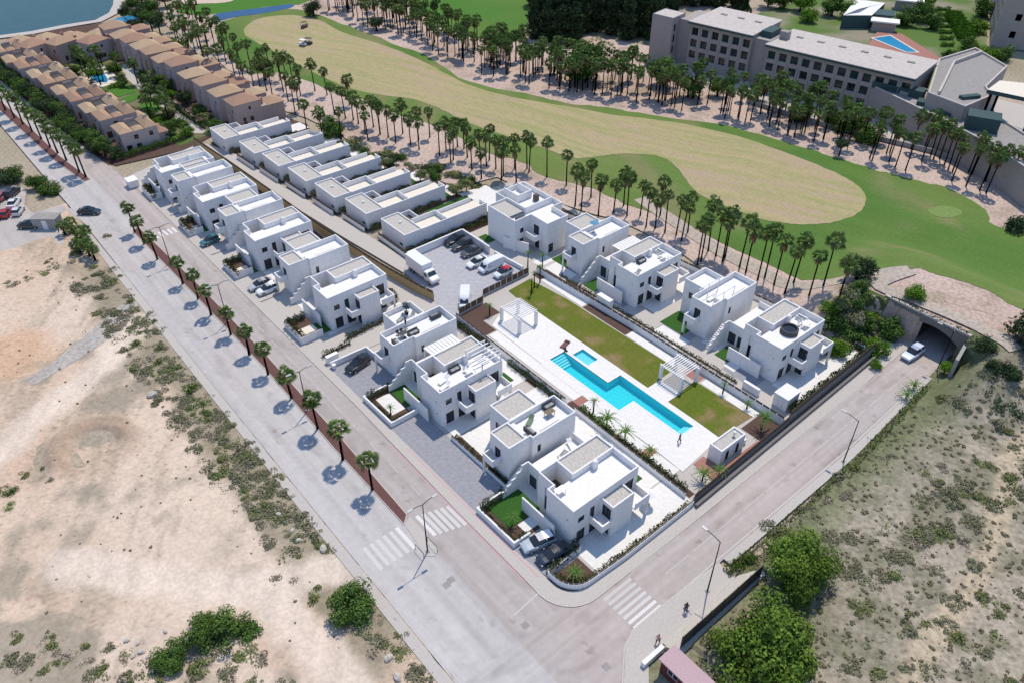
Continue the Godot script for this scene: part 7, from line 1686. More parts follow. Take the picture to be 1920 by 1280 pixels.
	for z in [-1, 1]:
		box_part("headlight", t, Vector3(l - 0.2, body[-2][2] - 0.2, z * 0.62 - 0.14), Vector3(l - 0.02, body[-2][2] - 0.06, z * 0.62 + 0.14), M.lamp_glass)
		box_part("taillight", t, Vector3(rear - 0.02, body[1][2] - 0.25, z * 0.62 - 0.12), Vector3(rear + 0.1, body[1][2] - 0.08, z * 0.62 + 0.12), M.red_light)
		for x in [rear + 0.82, l - 0.86]:
			wheel(t, Vector3(x, 0.32, z * (body[2][3] - 0.1)), 0.32)
		box_part("door_mirror", t, Vector3(b0[0] + 0.35, b0[1], z * 0.98 - 0.08), Vector3(b0[0] + 0.5, b0[1] + 0.13, z * 0.98 + 0.08), pm)
	return t

func build_vehicles() -> void:
	var white := Color(0.75, 0.76, 0.77); var black := Color(0.012, 0.013, 0.015); var grey := Color(0.05, 0.055, 0.06)
	car("dark blue car driving up the avenue at the junction", Vector2(25.35, -164.24), deg_to_rad(-41), Color(0.012, 0.03, 0.045), "sedan")
	car("teal car parked in a drive of the upper avenue villas", Vector2(39.4, -137.2), PI + 0.1, Color(0.03, 0.14, 0.17), "hatch", 0.17)
	car("silver car, farther of two in the same drive of the upper avenue", Vector2(40.2, -117.3), PI, Color(0.42, 0.43, 0.44), "sedan", 0.17)
	car("white car, nearer of two in the same drive of the upper avenue", Vector2(40.4, -115.1), PI, white, "hatch", 0.17)
	car("black car alone in the first dark paved drive", Vector2(41.9, -87.3), PI + 0.2, black, "suv", 0.17)
	car("small silver car with a bright white roof in the corner villa's drive", Vector2(41.1, -44.0), PI - 0.25, Color(0.40, 0.46, 0.50), "suv", 0.17, Color(0.85, 0.86, 0.86))
	car("dark blue car beside the hedge in the corner villa's drive", Vector2(41.4, -41.6), PI - 0.1, Color(0.012, 0.022, 0.045), "sedan", 0.17)
	car("first black car in the car park, deepest in the shaded corner", Vector2(75.6, -107.2), PI, black, "suv", 0.08)
	car("second dark car in the car park from the shaded corner", Vector2(75.6, -105.0), PI, grey, "suv", 0.08)
	car("third dark grey car in the car park, beside a gap", Vector2(75.6, -102.0), PI, Color(0.07, 0.075, 0.085), "sedan", 0.08)
	car("white car with dark windows beside the white van in the car park", Vector2(74.2, -98.4), PI, white, "sedan", 0.08)
	car("white van parked between the white car and the red-roofed car", Vector2(75.2, -95.7), PI, white, "van", 0.08, Color(-1, 0, 0), "van")
	car("small white car with a red roof at the car park fence", Vector2(75.6, -92.6), PI, Color(0.66, 0.7, 0.72), "hatch", 0.08, Color(0.5, 0.03, 0.07))
	car("white van leaving the car park by its lower exit", Vector2(65.2, -90.4), atan2(-2.6, -2.2), white, "van", 0.08, Color(-1, 0, 0), "van")
	car("white and blue car coming out of the tunnel shade", Vector2(110.8, -33.2), PI - 0.05, Color(0.62, 0.70, 0.86), "suv", 0.07)
	car("red car in the left car lot", Vector2(12.26, -174.37), deg_to_rad(60), Color(0.38, 0.02, 0.03), "hatch", 0.05)
	car("dark red car cut by the left picture edge", Vector2(10.77, -174.77), deg_to_rad(60), Color(0.22, 0.015, 0.02), "hatch", 0.05)
	car("white car, farther of the pale pair in the left car lot", Vector2(14.54, -177.96), deg_to_rad(60), white, "sedan", 0.05)
	car("silver white car, nearer of the pale pair in the left car lot", Vector2(14.33, -173.78), deg_to_rad(60), Color(0.6, 0.62, 0.63), "hatch", 0.05)
	car("dark green car parked beside the small lot building", Vector2(14.56, -166.06), deg_to_rad(-40), Color(0.02, 0.04, 0.035), "sedan", 0.05)
	car("pink and white car at the back of the left car lot", Vector2(13.44, -182.78), deg_to_rad(55), Color(0.5, 0.12, 0.12), "hatch", 0.05)
	car("dark car at the back edge of the left car lot under the trees", Vector2(15.45, -182.94), deg_to_rad(50), Color(0.03, 0.035, 0.04), "suv", 0.05)
	# box truck
	var t := thing("box_truck", "white box truck parked along the ochre fence in the car park", "truck", Vector3(64.4, 0.08, -101.4), -PI / 2)
	var pm := flatmat(white, 0.4)
	box_part("cargo_box", t, Vector3(-4.2, 0.95, -1.1), Vector3(1.1, 3.3, 1.1), pm)
	box_part("chassis", t, Vector3(-4.2, 0.55, -0.5), Vector3(3.2, 0.9, 0.5), M.dark_metal)
	var cab := part("cab", hull([[1.2, 0.5, 2.25, 1.0, 0.95], [2.2, 0.5, 2.3, 1.02, 0.92], [2.75, 0.5, 1.55, 1.02, 0.92], [3.5, 0.5, 1.2, 0.98, 0.86], [3.65, 0.55, 1.0, 0.9, 0.8]]), pm, t)
	var g := Sh.new()
	g.face(Vector3(2.26, 2.24, -0.78), Vector3(2.26, 2.24, 0.78), Vector3(2.76, 1.61, 0.84), Vector3(2.76, 1.61, -0.84), Vector3(1, 1, 0))
	part("windscreen", g, M.teal_glass, cab)
	for z in [-1, 1]:
		g = Sh.new()
		g.face(Vector3(1.4, 1.4, z * 1.03), Vector3(2.4, 1.4, z * 1.03), Vector3(2.2, 2.0, z * 0.99), Vector3(1.4, 2.0, z * 0.99), Vector3(0, 0, z))
		part("side_window", g, M.glass, cab)
		box_part("headlight", t, Vector3(3.5, 0.75, z * 0.66 - 0.15), Vector3(3.67, 0.92, z * 0.66 + 0.15), M.lamp_glass)
		for x in [-3.2, -2.3, 2.7]: wheel(t, Vector3(x, 0.42, z * 0.92), 0.42)
	# golf carts on the mown fairway
	for q in [[Vector2(117.90, -245.19), 0.4, "red-brown golf cart alone on the far fairway", Color(0.18, 0.06, 0.05)], [Vector2(108.88, -229.52), 1.9, "white golf cart, nearer of the pair on the fairway", white], [Vector2(110.86, -229.80), 2.2, "dark golf cart, farther of the pair on the fairway", Color(0.04, 0.045, 0.05)]]:
		var c := thing("golf_cart", q[2], "golf cart", p3(q[0], 0.06), q[1], "golf carts on the fairway")
		part("body", hull([[-1.2, 0.35, 0.8, 0.55, 0.52], [-0.2, 0.3, 0.62, 0.6, 0.56], [0.6, 0.3, 0.6, 0.6, 0.56], [1.2, 0.35, 0.95, 0.55, 0.45]]), flatmat(q[3], 0.4), c)
		box_part("seat", c, Vector3(-0.6, 0.62, -0.5), Vector3(0.0, 0.95, 0.5), M.cushion)
		box_part("canopy", c, Vector3(-1.2, 1.8, -0.62), Vector3(0.9, 1.88, 0.62), flatmat(q[3], 0.5))
		for x in [-1.1, 0.8]:
			for z in [-0.55, 0.55]:
				box_part("canopy_post", c, Vector3(x - 0.03, 0.6, z - 0.03), Vector3(x + 0.03, 1.8, z + 0.03), M.metal)
				wheel(c, Vector3(x * 0.85, 0.23, z * 0.95), 0.23)
	t = thing("lot_building", "low grey flat-roofed building beside the left car lot", "building", Vector3(Vector2(17.52, -164.12).x, 0, Vector2(17.52, -164.12).y), deg_to_rad(-40))
	box_part("wall", t, Vector3(-2.4, 0, -1.2), Vector3(2.4, 2.3, 1.2), M.concrete); box_part("roof", t, Vector3(-2.55, 2.3, -1.35), Vector3(2.55, 2.42, 1.35), M.grey_roof)
	box_part("door", t, Vector3(-0.5, 0.02, 1.2), Vector3(0.5, 2.0, 1.24), M.white_metal)

# ------------------------------------------------------------------ people
# one skin over tapered capsules: surface nets on their smoothly joined distance field
func skin(bones: Array, cell: float, tone: Callable, grow: float = 0.0) -> Sh:
	var lo := Vector3.INF; var hi := -Vector3.INF
	for b in bones:
		for e in [[b[0], b[2]], [b[1], b[3]]]:
			lo = lo.min(e[0] - Vector3.ONE * (e[1] + grow + cell * 2.0)); hi = hi.max(e[0] + Vector3.ONE * (e[1] + grow + cell * 2.0))
	var n := Vector3i(((hi - lo) / cell).ceil()) + Vector3i.ONE
	var d := PackedFloat32Array(); d.resize(n.x * n.y * n.z)
	for x in n.x:
		for y in n.y:
			for z in n.z:
				var p := lo + Vector3(x, y, z) * cell
				var v := 1e3
				for b in bones:
					var ab: Vector3 = b[1] - b[0]
					var t := clampf((p - b[0]).dot(ab) / maxf(ab.length_squared(), 1e-6), 0.0, 1.0)
					var q := p.distance_to(b[0] + ab * t) - lerpf(b[2], b[3], t) - grow
					var h := clampf(0.5 + 0.5 * (v - q) / 0.03, 0.0, 1.0)
					v = lerpf(v, q, h) - 0.03 * h * (1.0 - h)
				d[(x * n.y + y) * n.z + z] = v
	var s := Sh.new()
	var vert := {}
	var at := func(x: int, y: int, z: int) -> float: return d[(x * n.y + y) * n.z + z]
	for x in n.x - 1:
		for y in n.y - 1:
			for z in n.z - 1:
				var sum := Vector3.ZERO; var cnt := 0
				for e in [[0, 0, 0, 1, 0, 0], [0, 1, 0, 1, 1, 0], [0, 0, 1, 1, 0, 1], [0, 1, 1, 1, 1, 1], [0, 0, 0, 0, 1, 0], [1, 0, 0, 1, 1, 0], [0, 0, 1, 0, 1, 1], [1, 0, 1, 1, 1, 1], [0, 0, 0, 0, 0, 1], [1, 0, 0, 1, 0, 1], [0, 1, 0, 0, 1, 1], [1, 1, 0, 1, 1, 1]]:
					var a: float = at.call(x + e[0], y + e[1], z + e[2]); var b: float = at.call(x + e[3], y + e[4], z + e[5])
					if (a < 0.0) != (b < 0.0):
						sum += Vector3(e[0], e[1], e[2]).lerp(Vector3(e[3], e[4], e[5]), a / (a - b)); cnt += 1
				if cnt: vert[Vector3i(x, y, z)] = lo + (Vector3(x, y, z) + sum / cnt) * cell
	for c in vert:
		for ax in 3:
			var u := (ax + 1) % 3; var w := (ax + 2) % 3
			var du := Vector3i.ZERO; var dw := Vector3i.ZERO; var da := Vector3i.ZERO
			du[u] = 1; dw[w] = 1; da[ax] = 1
			var a: float = at.call(c.x, c.y, c.z); var e: Vector3i = c + da
			if e.x >= n.x or e.y >= n.y or e.z >= n.z: continue
			var b: float = at.call(e.x, e.y, e.z)
			if (a < 0.0) == (b < 0.0): continue
			if not (vert.has(c - du) and vert.has(c - dw) and vert.has(c - du - dw)): continue
			var p: Vector3 = vert[c]; var q: Vector3 = vert[c - du]; var r: Vector3 = vert[c - du - dw]; var t: Vector3 = vert[c - dw]
			s.col = tone.call((p + r) / 2.0)
			s.face(p, q, r, t, Vector3(da) if a < 0.0 else -Vector3(da))
	return s

# stands facing local +x; sit lowers the hips and bends the knees
func person(label: String, at: Vector3, turn: float, shirt: Color, legs: Color, hair: Color, sit: bool = false) -> void:
	var t := thing("person", label, "person", at, turn, "people")
	var hip := 0.42 if sit else 0.92
	var V := func(x: float, y: float, z: float) -> Vector3: return Vector3(x, y, z)
	var neck := Vector3(0.02, hip + 0.54, 0)
	var torso := [[V.call(0, hip, 0), V.call(0, hip + 0.25, 0), 0.13, 0.12], [V.call(0, hip + 0.25, 0), V.call(0, hip + 0.44, 0), 0.13, 0.12], [V.call(0, hip + 0.46, -0.15), V.call(0, hip + 0.46, 0.15), 0.07, 0.07]]
	var arms := []; var leg := []; var hands := []
	for z in [-1.0, 1.0]:
		var sh := Vector3(0, hip + 0.47, z * 0.19); var el := Vector3(0.06 * z - 0.02, hip + 0.2, z * 0.25); var wr := Vector3(0.1 * z + 0.1, hip - 0.03, z * 0.25)
		arms += [[sh, el, 0.05, 0.042], [el, wr, 0.042, 0.03]]
		hands.append([wr, wr + Vector3(0.02, -0.09, 0), 0.032, 0.028])
		for k in 4:
			hands.append([wr + Vector3(0.03 - 0.02 * k, -0.08, 0), wr + Vector3(0.045 - 0.02 * k, -0.17 + 0.01 * absf(k - 1.5), 0), 0.010, 0.008])
		hands.append([wr + Vector3(0.035, -0.03, 0), wr + Vector3(0.08, -0.09, 0), 0.012, 0.009])
		if sit:
			leg += [[V.call(0.02, hip, z * 0.09), V.call(0.42, hip + 0.05, z * 0.1), 0.085, 0.06], [V.call(0.42, hip + 0.05, z * 0.1), V.call(0.45, 0.0, z * 0.1), 0.06, 0.04], [V.call(0.44, 0.0, z * 0.1), V.call(0.6, -0.03, z * 0.11), 0.04, 0.03]]
		else:
			var st = 0.2 * z
			leg += [[V.call(0, hip, z * 0.09), V.call(st * 0.6 + 0.03, 0.5, z * 0.1), 0.088, 0.06], [V.call(st * 0.6 + 0.03, 0.5, z * 0.1), V.call(st - 0.03, 0.08, z * 0.1), 0.06, 0.038], [V.call(st - 0.03, 0.05, z * 0.1), V.call(st + 0.16, 0.035, z * 0.11), 0.042, 0.032]]
	var head := [[neck - Vector3(0, 0.04, 0), neck + Vector3(0.01, 0.08, 0), 0.052, 0.05], [neck + Vector3(0.02, 0.17, 0), neck + Vector3(0.0, 0.22, 0), 0.085, 0.095], [neck + Vector3(0.07, 0.1, 0), neck + Vector3(0.05, 0.14, 0), 0.05, 0.07], [neck + Vector3(0.105, 0.17, 0), neck + Vector3(0.115, 0.15, 0), 0.012, 0.016], [neck + Vector3(0.0, 0.17, -0.095), neck + Vector3(0.0, 0.15, -0.095), 0.018, 0.014], [neck + Vector3(0.0, 0.17, 0.095), neck + Vector3(0.0, 0.15, 0.095), 0.018, 0.014]]
	var body := skin(torso + arms + leg, 0.028, func(_p): return Color(0.45, 0.28, 0.2))
	var fine_ := skin(head + [], 0.014, func(p):
		var q: Vector3 = p - neck
		if q.x > 0.075 and absf(q.y - 0.19) < 0.012 and absf(absf(q.z) - 0.035) < 0.014: return Color(0.03, 0.025, 0.02)
		if q.x > 0.07 and absf(q.y - 0.105) < 0.009 and absf(q.z) < 0.028: return Color(0.32, 0.12, 0.1)
		return Color(0.45, 0.28, 0.2))
	var hd := skin(hands, 0.012, func(_p): return Color(0.45, 0.28, 0.2))
	for o in [fine_, hd]:
		body.v.append_array(o.v); body.n.append_array(o.n); body.c.append_array(o.c)
	part("body", body, M.skin, t)
	part("shirt", skin(torso + [arms[0], arms[2]], 0.03, func(_p): return shirt, 0.014), M.skin, t)
	part("trousers", skin([torso[0]] + [leg[0], leg[1], leg[3], leg[4]], 0.03, func(_p): return legs, 0.012), M.skin, t)
	part("hair", skin([[neck + Vector3(-0.025, 0.19, 0), neck + Vector3(-0.01, 0.235, 0), 0.095, 0.092]], 0.02, func(_p): return hair), M.skin, t)

func build_people() -> void:
	person("person in dark clothes walking on the lower pavement by the black fence", Vector3(47.9, 0.15, -26.4), 0.4, Color(0.03, 0.03, 0.035), Color(0.02, 0.02, 0.025), Color(0.03, 0.02, 0.015))
	person("person in a pink top walking beside the short white wall", Vector3(42.5, 0.15, -25.8), PI, Color(0.5, 0.28, 0.32), Color(0.04, 0.04, 0.06), Color(0.02, 0.015, 0.012))
	person("person in grey walking on the white deck at the pool's near end", Vector3(67.8, 0.1, -44.4), -0.9, Color(0.12, 0.13, 0.16), Color(0.05, 0.055, 0.075), Color(0.28, 0.15, 0.1))
	person("dark-haired person sitting at the pool's upper edge", Vector3(69.5, 0.12 - 0.34, -69.6), -PI / 2, Color(0.06, 0.03, 0.03), Color(0.03, 0.03, 0.05), Color(0.02, 0.015, 0.012), true)
	var t := thing("sun_mat", "brown padded sun mat on the deck above the pool", "sun mat", Vector3(70.4, 0.1, -70.6), 0.3)
	box_part("mat", t, Vector3(-1.0, 0.02, -0.42), Vector3(0.6, 0.16, 0.42), flatmat(Color(0.16, 0.07, 0.07), 0.9))
	box_part("headrest", t, Vector3(0.61, 0.02, -0.42), Vector3(1.0, 0.3, 0.42), flatmat(Color(0.12, 0.05, 0.05), 0.9))

# ------------------------------------------------------------------ things on the roofs and terraces
func sofa(label: String, at: Vector3, turn: float, m: Material) -> void:
	var t := thing("sofa", label, "sofa", at, turn, "roof terrace seats")
	box_part("base", t, Vector3(-0.9, 0, -0.4), Vector3(0.9, 0.35, 0.4), m)
	box_part("backrest", t, Vector3(-0.9, 0.352, -0.4), Vector3(0.9, 0.75, -0.2), m)
	for x in [-0.9, 0.72]:
		box_part("armrest", t, Vector3(x, 0.352, -0.198), Vector3(x + 0.18, 0.55, 0.4), m)
	for x in [-0.7, 0.02]:
		box_part("cushion", t, Vector3(x, 0.352, -0.19), Vector3(x + 0.68, 0.46, 0.38), M.cushion)

func table(label: String, at: Vector3, m: Material, seats: int = 4) -> void:
	var t := thing("table", label, "table", at, 0.0, "roof terrace tables")
	box_part("tabletop", t, Vector3(-0.7, 0.7, -0.45), Vector3(0.7, 0.75, 0.45), m)
	for x in [-0.62, 0.56]:
		for z in [-0.38, 0.32]: box_part("leg", t, Vector3(x, 0, z), Vector3(x + 0.06, 0.7, z + 0.06), m)
	for k in seats:
		var c := thing("chair", label.replace("table", "%s chair at the table" % ["left rear", "right rear", "left front", "right front"][k]).replace(" by the far parapet", "").replace(" beside the car park", "").replace(" on the roof of the villa", " of the villa"), "chair", at + Vector3(-0.35 + 0.7 * (k % 2), 0, -0.85 if k < 2 else 0.85), 0.0 if k < 2 else PI, "roof terrace chairs")
		box_part("seat", c, Vector3(-0.22, 0.4, -0.22), Vector3(0.22, 0.46, 0.22), m)
		box_part("backrest", c, Vector3(-0.22, 0.461, -0.22), Vector3(0.22, 0.85, -0.17), m)
		for x in [-0.2, 0.16]:
			for z in [-0.2, 0.16]: box_part("leg", c, Vector3(x, 0, z), Vector3(x + 0.04, 0.4, z + 0.04), m)

func lounger(label: String, at: Vector3, turn: float, m: Material) -> void:
	var t := thing("sun_lounger", label, "sun lounger", at, turn, "sun loungers")
	box_part("bed", t, Vector3(-0.9, 0.25, -0.33), Vector3(0.4, 0.36, 0.33), m)
	var s := Sh.new()
	s.face(Vector3(0.4, 0.36, -0.33), Vector3(0.4, 0.36, 0.33), Vector3(0.95, 0.75, 0.33), Vector3(0.95, 0.75, -0.33), Vector3(-1, 1, 0))
	s.face(Vector3(0.4, 0.28, -0.33), Vector3(0.4, 0.28, 0.33), Vector3(0.98, 0.69, 0.33), Vector3(0.98, 0.69, -0.33), Vector3(1, -1, 0))
	part("backrest", s, m, t)
	for x in [-0.8, 0.3]:
		for z in [-0.3, 0.24]: box_part("leg", t, Vector3(x, 0, z), Vector3(x + 0.06, 0.25, z + 0.06), M.white_metal)

func parasol(label: String, at: Vector3, m: Material, open_: bool, r: float = 1.3) -> void:
	var t := thing("parasol", label, "parasol", at, 0.2, "parasols")
	var s := Sh.new(); s.tube([Vector3.ZERO, Vector3(0, 2.3, 0)], [0.03, 0.03], 6); part("pole", s, M.white_metal, t)
	s = Sh.new()
	if open_:
		for k in 8:
			var a := TAU * k / 8; var b := TAU * (k + 1) / 8
			s.face(Vector3(0, 2.45, 0), Vector3(cos(a) * r, 2.0, sin(a) * r), Vector3(cos(b) * r, 2.0, sin(b) * r), Vector3(0, 2.45, 0), Vector3.UP)
	else:
		s.tube([Vector3(0, 0.9, 0), Vector3(0, 1.6, 0), Vector3(0, 2.4, 0)], [0.05, 0.17, 0.03], 8)
	part("canopy", s, m, t)
	box_part("base", t, Vector3(-0.25, 0, -0.25), Vector3(0.25, 0.08, 0.25), M.concrete)

func build_furniture() -> void:
	var y := 5.64
	# crowded roof beside the car park
	sofa("dark sofa on the crowded roof beside the car park, near the gravel block", Vector3(49.6, y, -82.6), 0.0, M.wicker)
	sofa("dark corner seat at the left end of the crowded roof", Vector3(46.2, y, -82.0), PI / 2, M.wicker)
	table("dark table on the crowded roof beside the car park", Vector3(48.0, y, -83.0), M.wicker)
	lounger("grey lounger in the back square of the crowded roof", Vector3(50.0, 5.74, -86.6), 0.4, M.cushion)
	lounger("second lounger in the back square of the crowded roof", Vector3(51.5, 5.74, -86.0), 0.4, M.cushion)
	parasol("closed dark parasol on the crowded roof", Vector3(49.4, y, -84.3), M.wicker, false)
	var t := thing("potted_tree", "bluish potted tree on the crowded roof", "potted plant", Vector3(51.6, 5.74, -87.4))
	part("foliage", leaf_crown(71, 7, 420, 0.12, [Color(0.10, 0.16, 0.17), Color(0.07, 0.12, 0.13), Color(0.14, 0.2, 0.21)]), M.leaf, t).position = Vector3(0, 1.7, 0)
	var s := Sh.new(); s.tube([Vector3.ZERO, Vector3(0, 1.6, 0)], [0.08, 0.05], 6); part("stem", s, M.bark, t)
	s = Sh.new(); s.tube([Vector3.ZERO, Vector3(0, 0.5, 0)], [0.3, 0.38], 10); part("pot", s, M.concrete, t)
	sofa("rattan seat beside the roof stairs of the crowded roof", Vector3(54.6, y, -83.8), PI, M.wicker)
	# roof with the pergola frame
	table("white table on the roof with the pergola frame", Vector3(50.6, y, -69.6), M.white_metal)
	sofa("black rattan sofa against the gravel box on the roof with the pergola frame", Vector3(49.3, y, -71.7), 0.0, M.wicker)
	lounger("white lounger on the front corner of the roof with the pergola frame", Vector3(46.0, y, -69.6), 0.2, M.cloth_white)
	lounger("second white lounger on the front corner of the roof with the pergola frame", Vector3(46.6, y, -70.7), 0.2, M.cloth_white)
	t = thing("roof_frame", "white open beam frame at the garden end of the roof terrace", "pergola", Vector3(53.3, y, -70.6))
	for x in [-1.6, 1.8]:
		for z in [-1.4, 2.4]: box_part("post", t, Vector3(x - 0.08, 0, z - 0.08), Vector3(x + 0.08, 2.2, z + 0.08))
	for k in 6: box_part("beam", t, Vector3(-1.75, 2.2, -1.5 + k * 0.76), Vector3(1.95, 2.34, -1.36 + k * 0.76))
	# smaller front villa, second
	lounger("green lounger on the roof next to the corner villa", Vector3(50.6, y, -56.6), 0.5, flatmat(Color(0.13, 0.2, 0.12), 0.8))
	sofa("rattan chairs group on the roof next to the corner villa", Vector3(49.4, y, -55.2), PI * 0.5, M.wicker)
	sofa("black sofa in the back corner of the roof next to the corner villa", Vector3(54.6, y, -57.3), 0.0, M.wicker)
	table("small brown table on the roof next to the corner villa", Vector3(53.6, y, -56.0), flatmat(Color(0.16, 0.13, 0.08), 0.7), 0)
	sofa("white sofa on the link terrace beside the corner villa", Vector3(51.6, 3.08, -51.0), 0.3, M.cloth_white)
	lounger("white lounger on the link terrace beside the corner villa", Vector3(53.6, 3.08, -51.6), 1.2, M.cloth_white)
	table("low table on the stair edge of the corner villa's roof", Vector3(45.4, y, -45.0), M.white_metal, 0)
	parasol("white parasol on the corner villa's side terrace", Vector3(56.3, 0.08, -39.8), M.cloth_white, true, 0.95)
	# golf row
	t = thing("hot_tub", "dark oval hot tub on the roof of the tunnel villa", "hot tub", Vector3(94.0, y, -45.9), PI / 2)
	s = Sh.new(); s.wall(arc(Vector2.ZERO, 1.25, 0, 345, 20), 0.25, 0, 0.8, true); part("rim", s, M.wicker, t)
	s = Sh.new(); s.flat(arc(Vector2.ZERO, 1.2, 0, 345, 20), 0.55); part("water", s, M.glass, t)
	sofa("white sofa in the far corner of the tunnel villa's roof", Vector3(98.0, y, -46.4), -PI / 2, M.cloth_white)
	table("white table by the far parapet of the tunnel villa's roof", Vector3(97.0, y, -45.0), M.cloth_white, 2)
	sofa("black sofa on the roof of the villa behind the pool lawn", Vector3(91.2, y, -73.9), 0.0, M.wicker)
	sofa("white sofa on the roof of the villa behind the pool lawn", Vector3(95.6, y, -73.6), -PI / 2, M.cloth_white)
	table("white table on the roof of the villa behind the pool lawn", Vector3(95.0, y, -72.0), M.cloth_white)
	lounger("grey lounger at the front parapet of the villa behind the pool lawn", Vector3(87.6, y, -71.8), 0.0, M.cushion)
	parasol("blue open parasol on the small golf villa's roof", Vector3(92.0, y, -86.4), M.pale_blue, true, 0.9)
	t = thing("roof_frame", "thin white post frame over the roof terrace second from the tunnel", "pergola", Vector3(92.0, y, -58.6))
	for x in [-2.4, 0.2, 2.8]:
		for z in [-1.6, 1.4]: box_part("post", t, Vector3(x - 0.04, 0, z - 0.04), Vector3(x + 0.04, 2.2, z + 0.04), M.white_metal)
	for z in [-1.6, 1.4]: box_part("beam", t, Vector3(-2.5, 2.2, z - 0.05), Vector3(2.9, 2.3, z + 0.05), M.white_metal)
	lounger("white lounger under the thin roof frame", Vector3(91.6, y, -59.0), 0.0, M.cloth_white)
	box_bin("white bin beside the meter box at the first dark drive", Vector3(38.9, 0.16, -89.4))
	box_bin("white litter box on the brick path beside the pool house", Vector3(74.6, 0.1, -38.6))

func box_bin(label: String, at: Vector3) -> void:
	var t := thing("bin", label, "bin", at)
	box_part("body", t, Vector3(-0.25, 0, -0.25), Vector3(0.25, 0.75, 0.25), M.white_metal)
	box_part("lid", t, Vector3(-0.28, 0.75, -0.28), Vector3(0.28, 0.83, 0.28), M.cloth_white)

# ------------------------------------------------------------------ terracotta town houses
func hip(s: Sh, x0: float, z0: float, x1: float, z1: float, y0: float, y1: float, over: float) -> void:
	x0 -= over; z0 -= over; x1 += over; z1 += over
	var ridge := minf(x1 - x0, z1 - z0) / 2.0
	var a := Vector3(x0, y0, z0); var b := Vector3(x1, y0, z0); var d := Vector3(x1, y0, z1); var e := Vector3(x0, y0, z1)
	var r0: Vector3; var r1: Vector3
	if x1 - x0 >= z1 - z0:
		r0 = Vector3(x0 + ridge, y1, (z0 + z1) / 2.0); r1 = Vector3(x1 - ridge, y1, (z0 + z1) / 2.0)
		s.face(a, b, r1, r0, Vector3(0, 1, -1)); s.face(e, d, r1, r0, Vector3(0, 1, 1))
		s.face(a, r0, e, a, Vector3(-1, 1, 0)); s.face(b, r1, d, b, Vector3(1, 1, 0))
	else:
		r0 = Vector3((x0 + x1) / 2.0, y1, z0 + ridge); r1 = Vector3((x0 + x1) / 2.0, y1, z1 - ridge)
		s.face(a, e, r1, r0, Vector3(-1, 1, 0)); s.face(b, d, r1, r0, Vector3(1, 1, 0))
		s.face(a, r0, b, a, Vector3(0, 1, -1)); s.face(e, r1, d, e, Vector3(0, 1, 1))
	s.face(a, b, d, e, Vector3.DOWN)

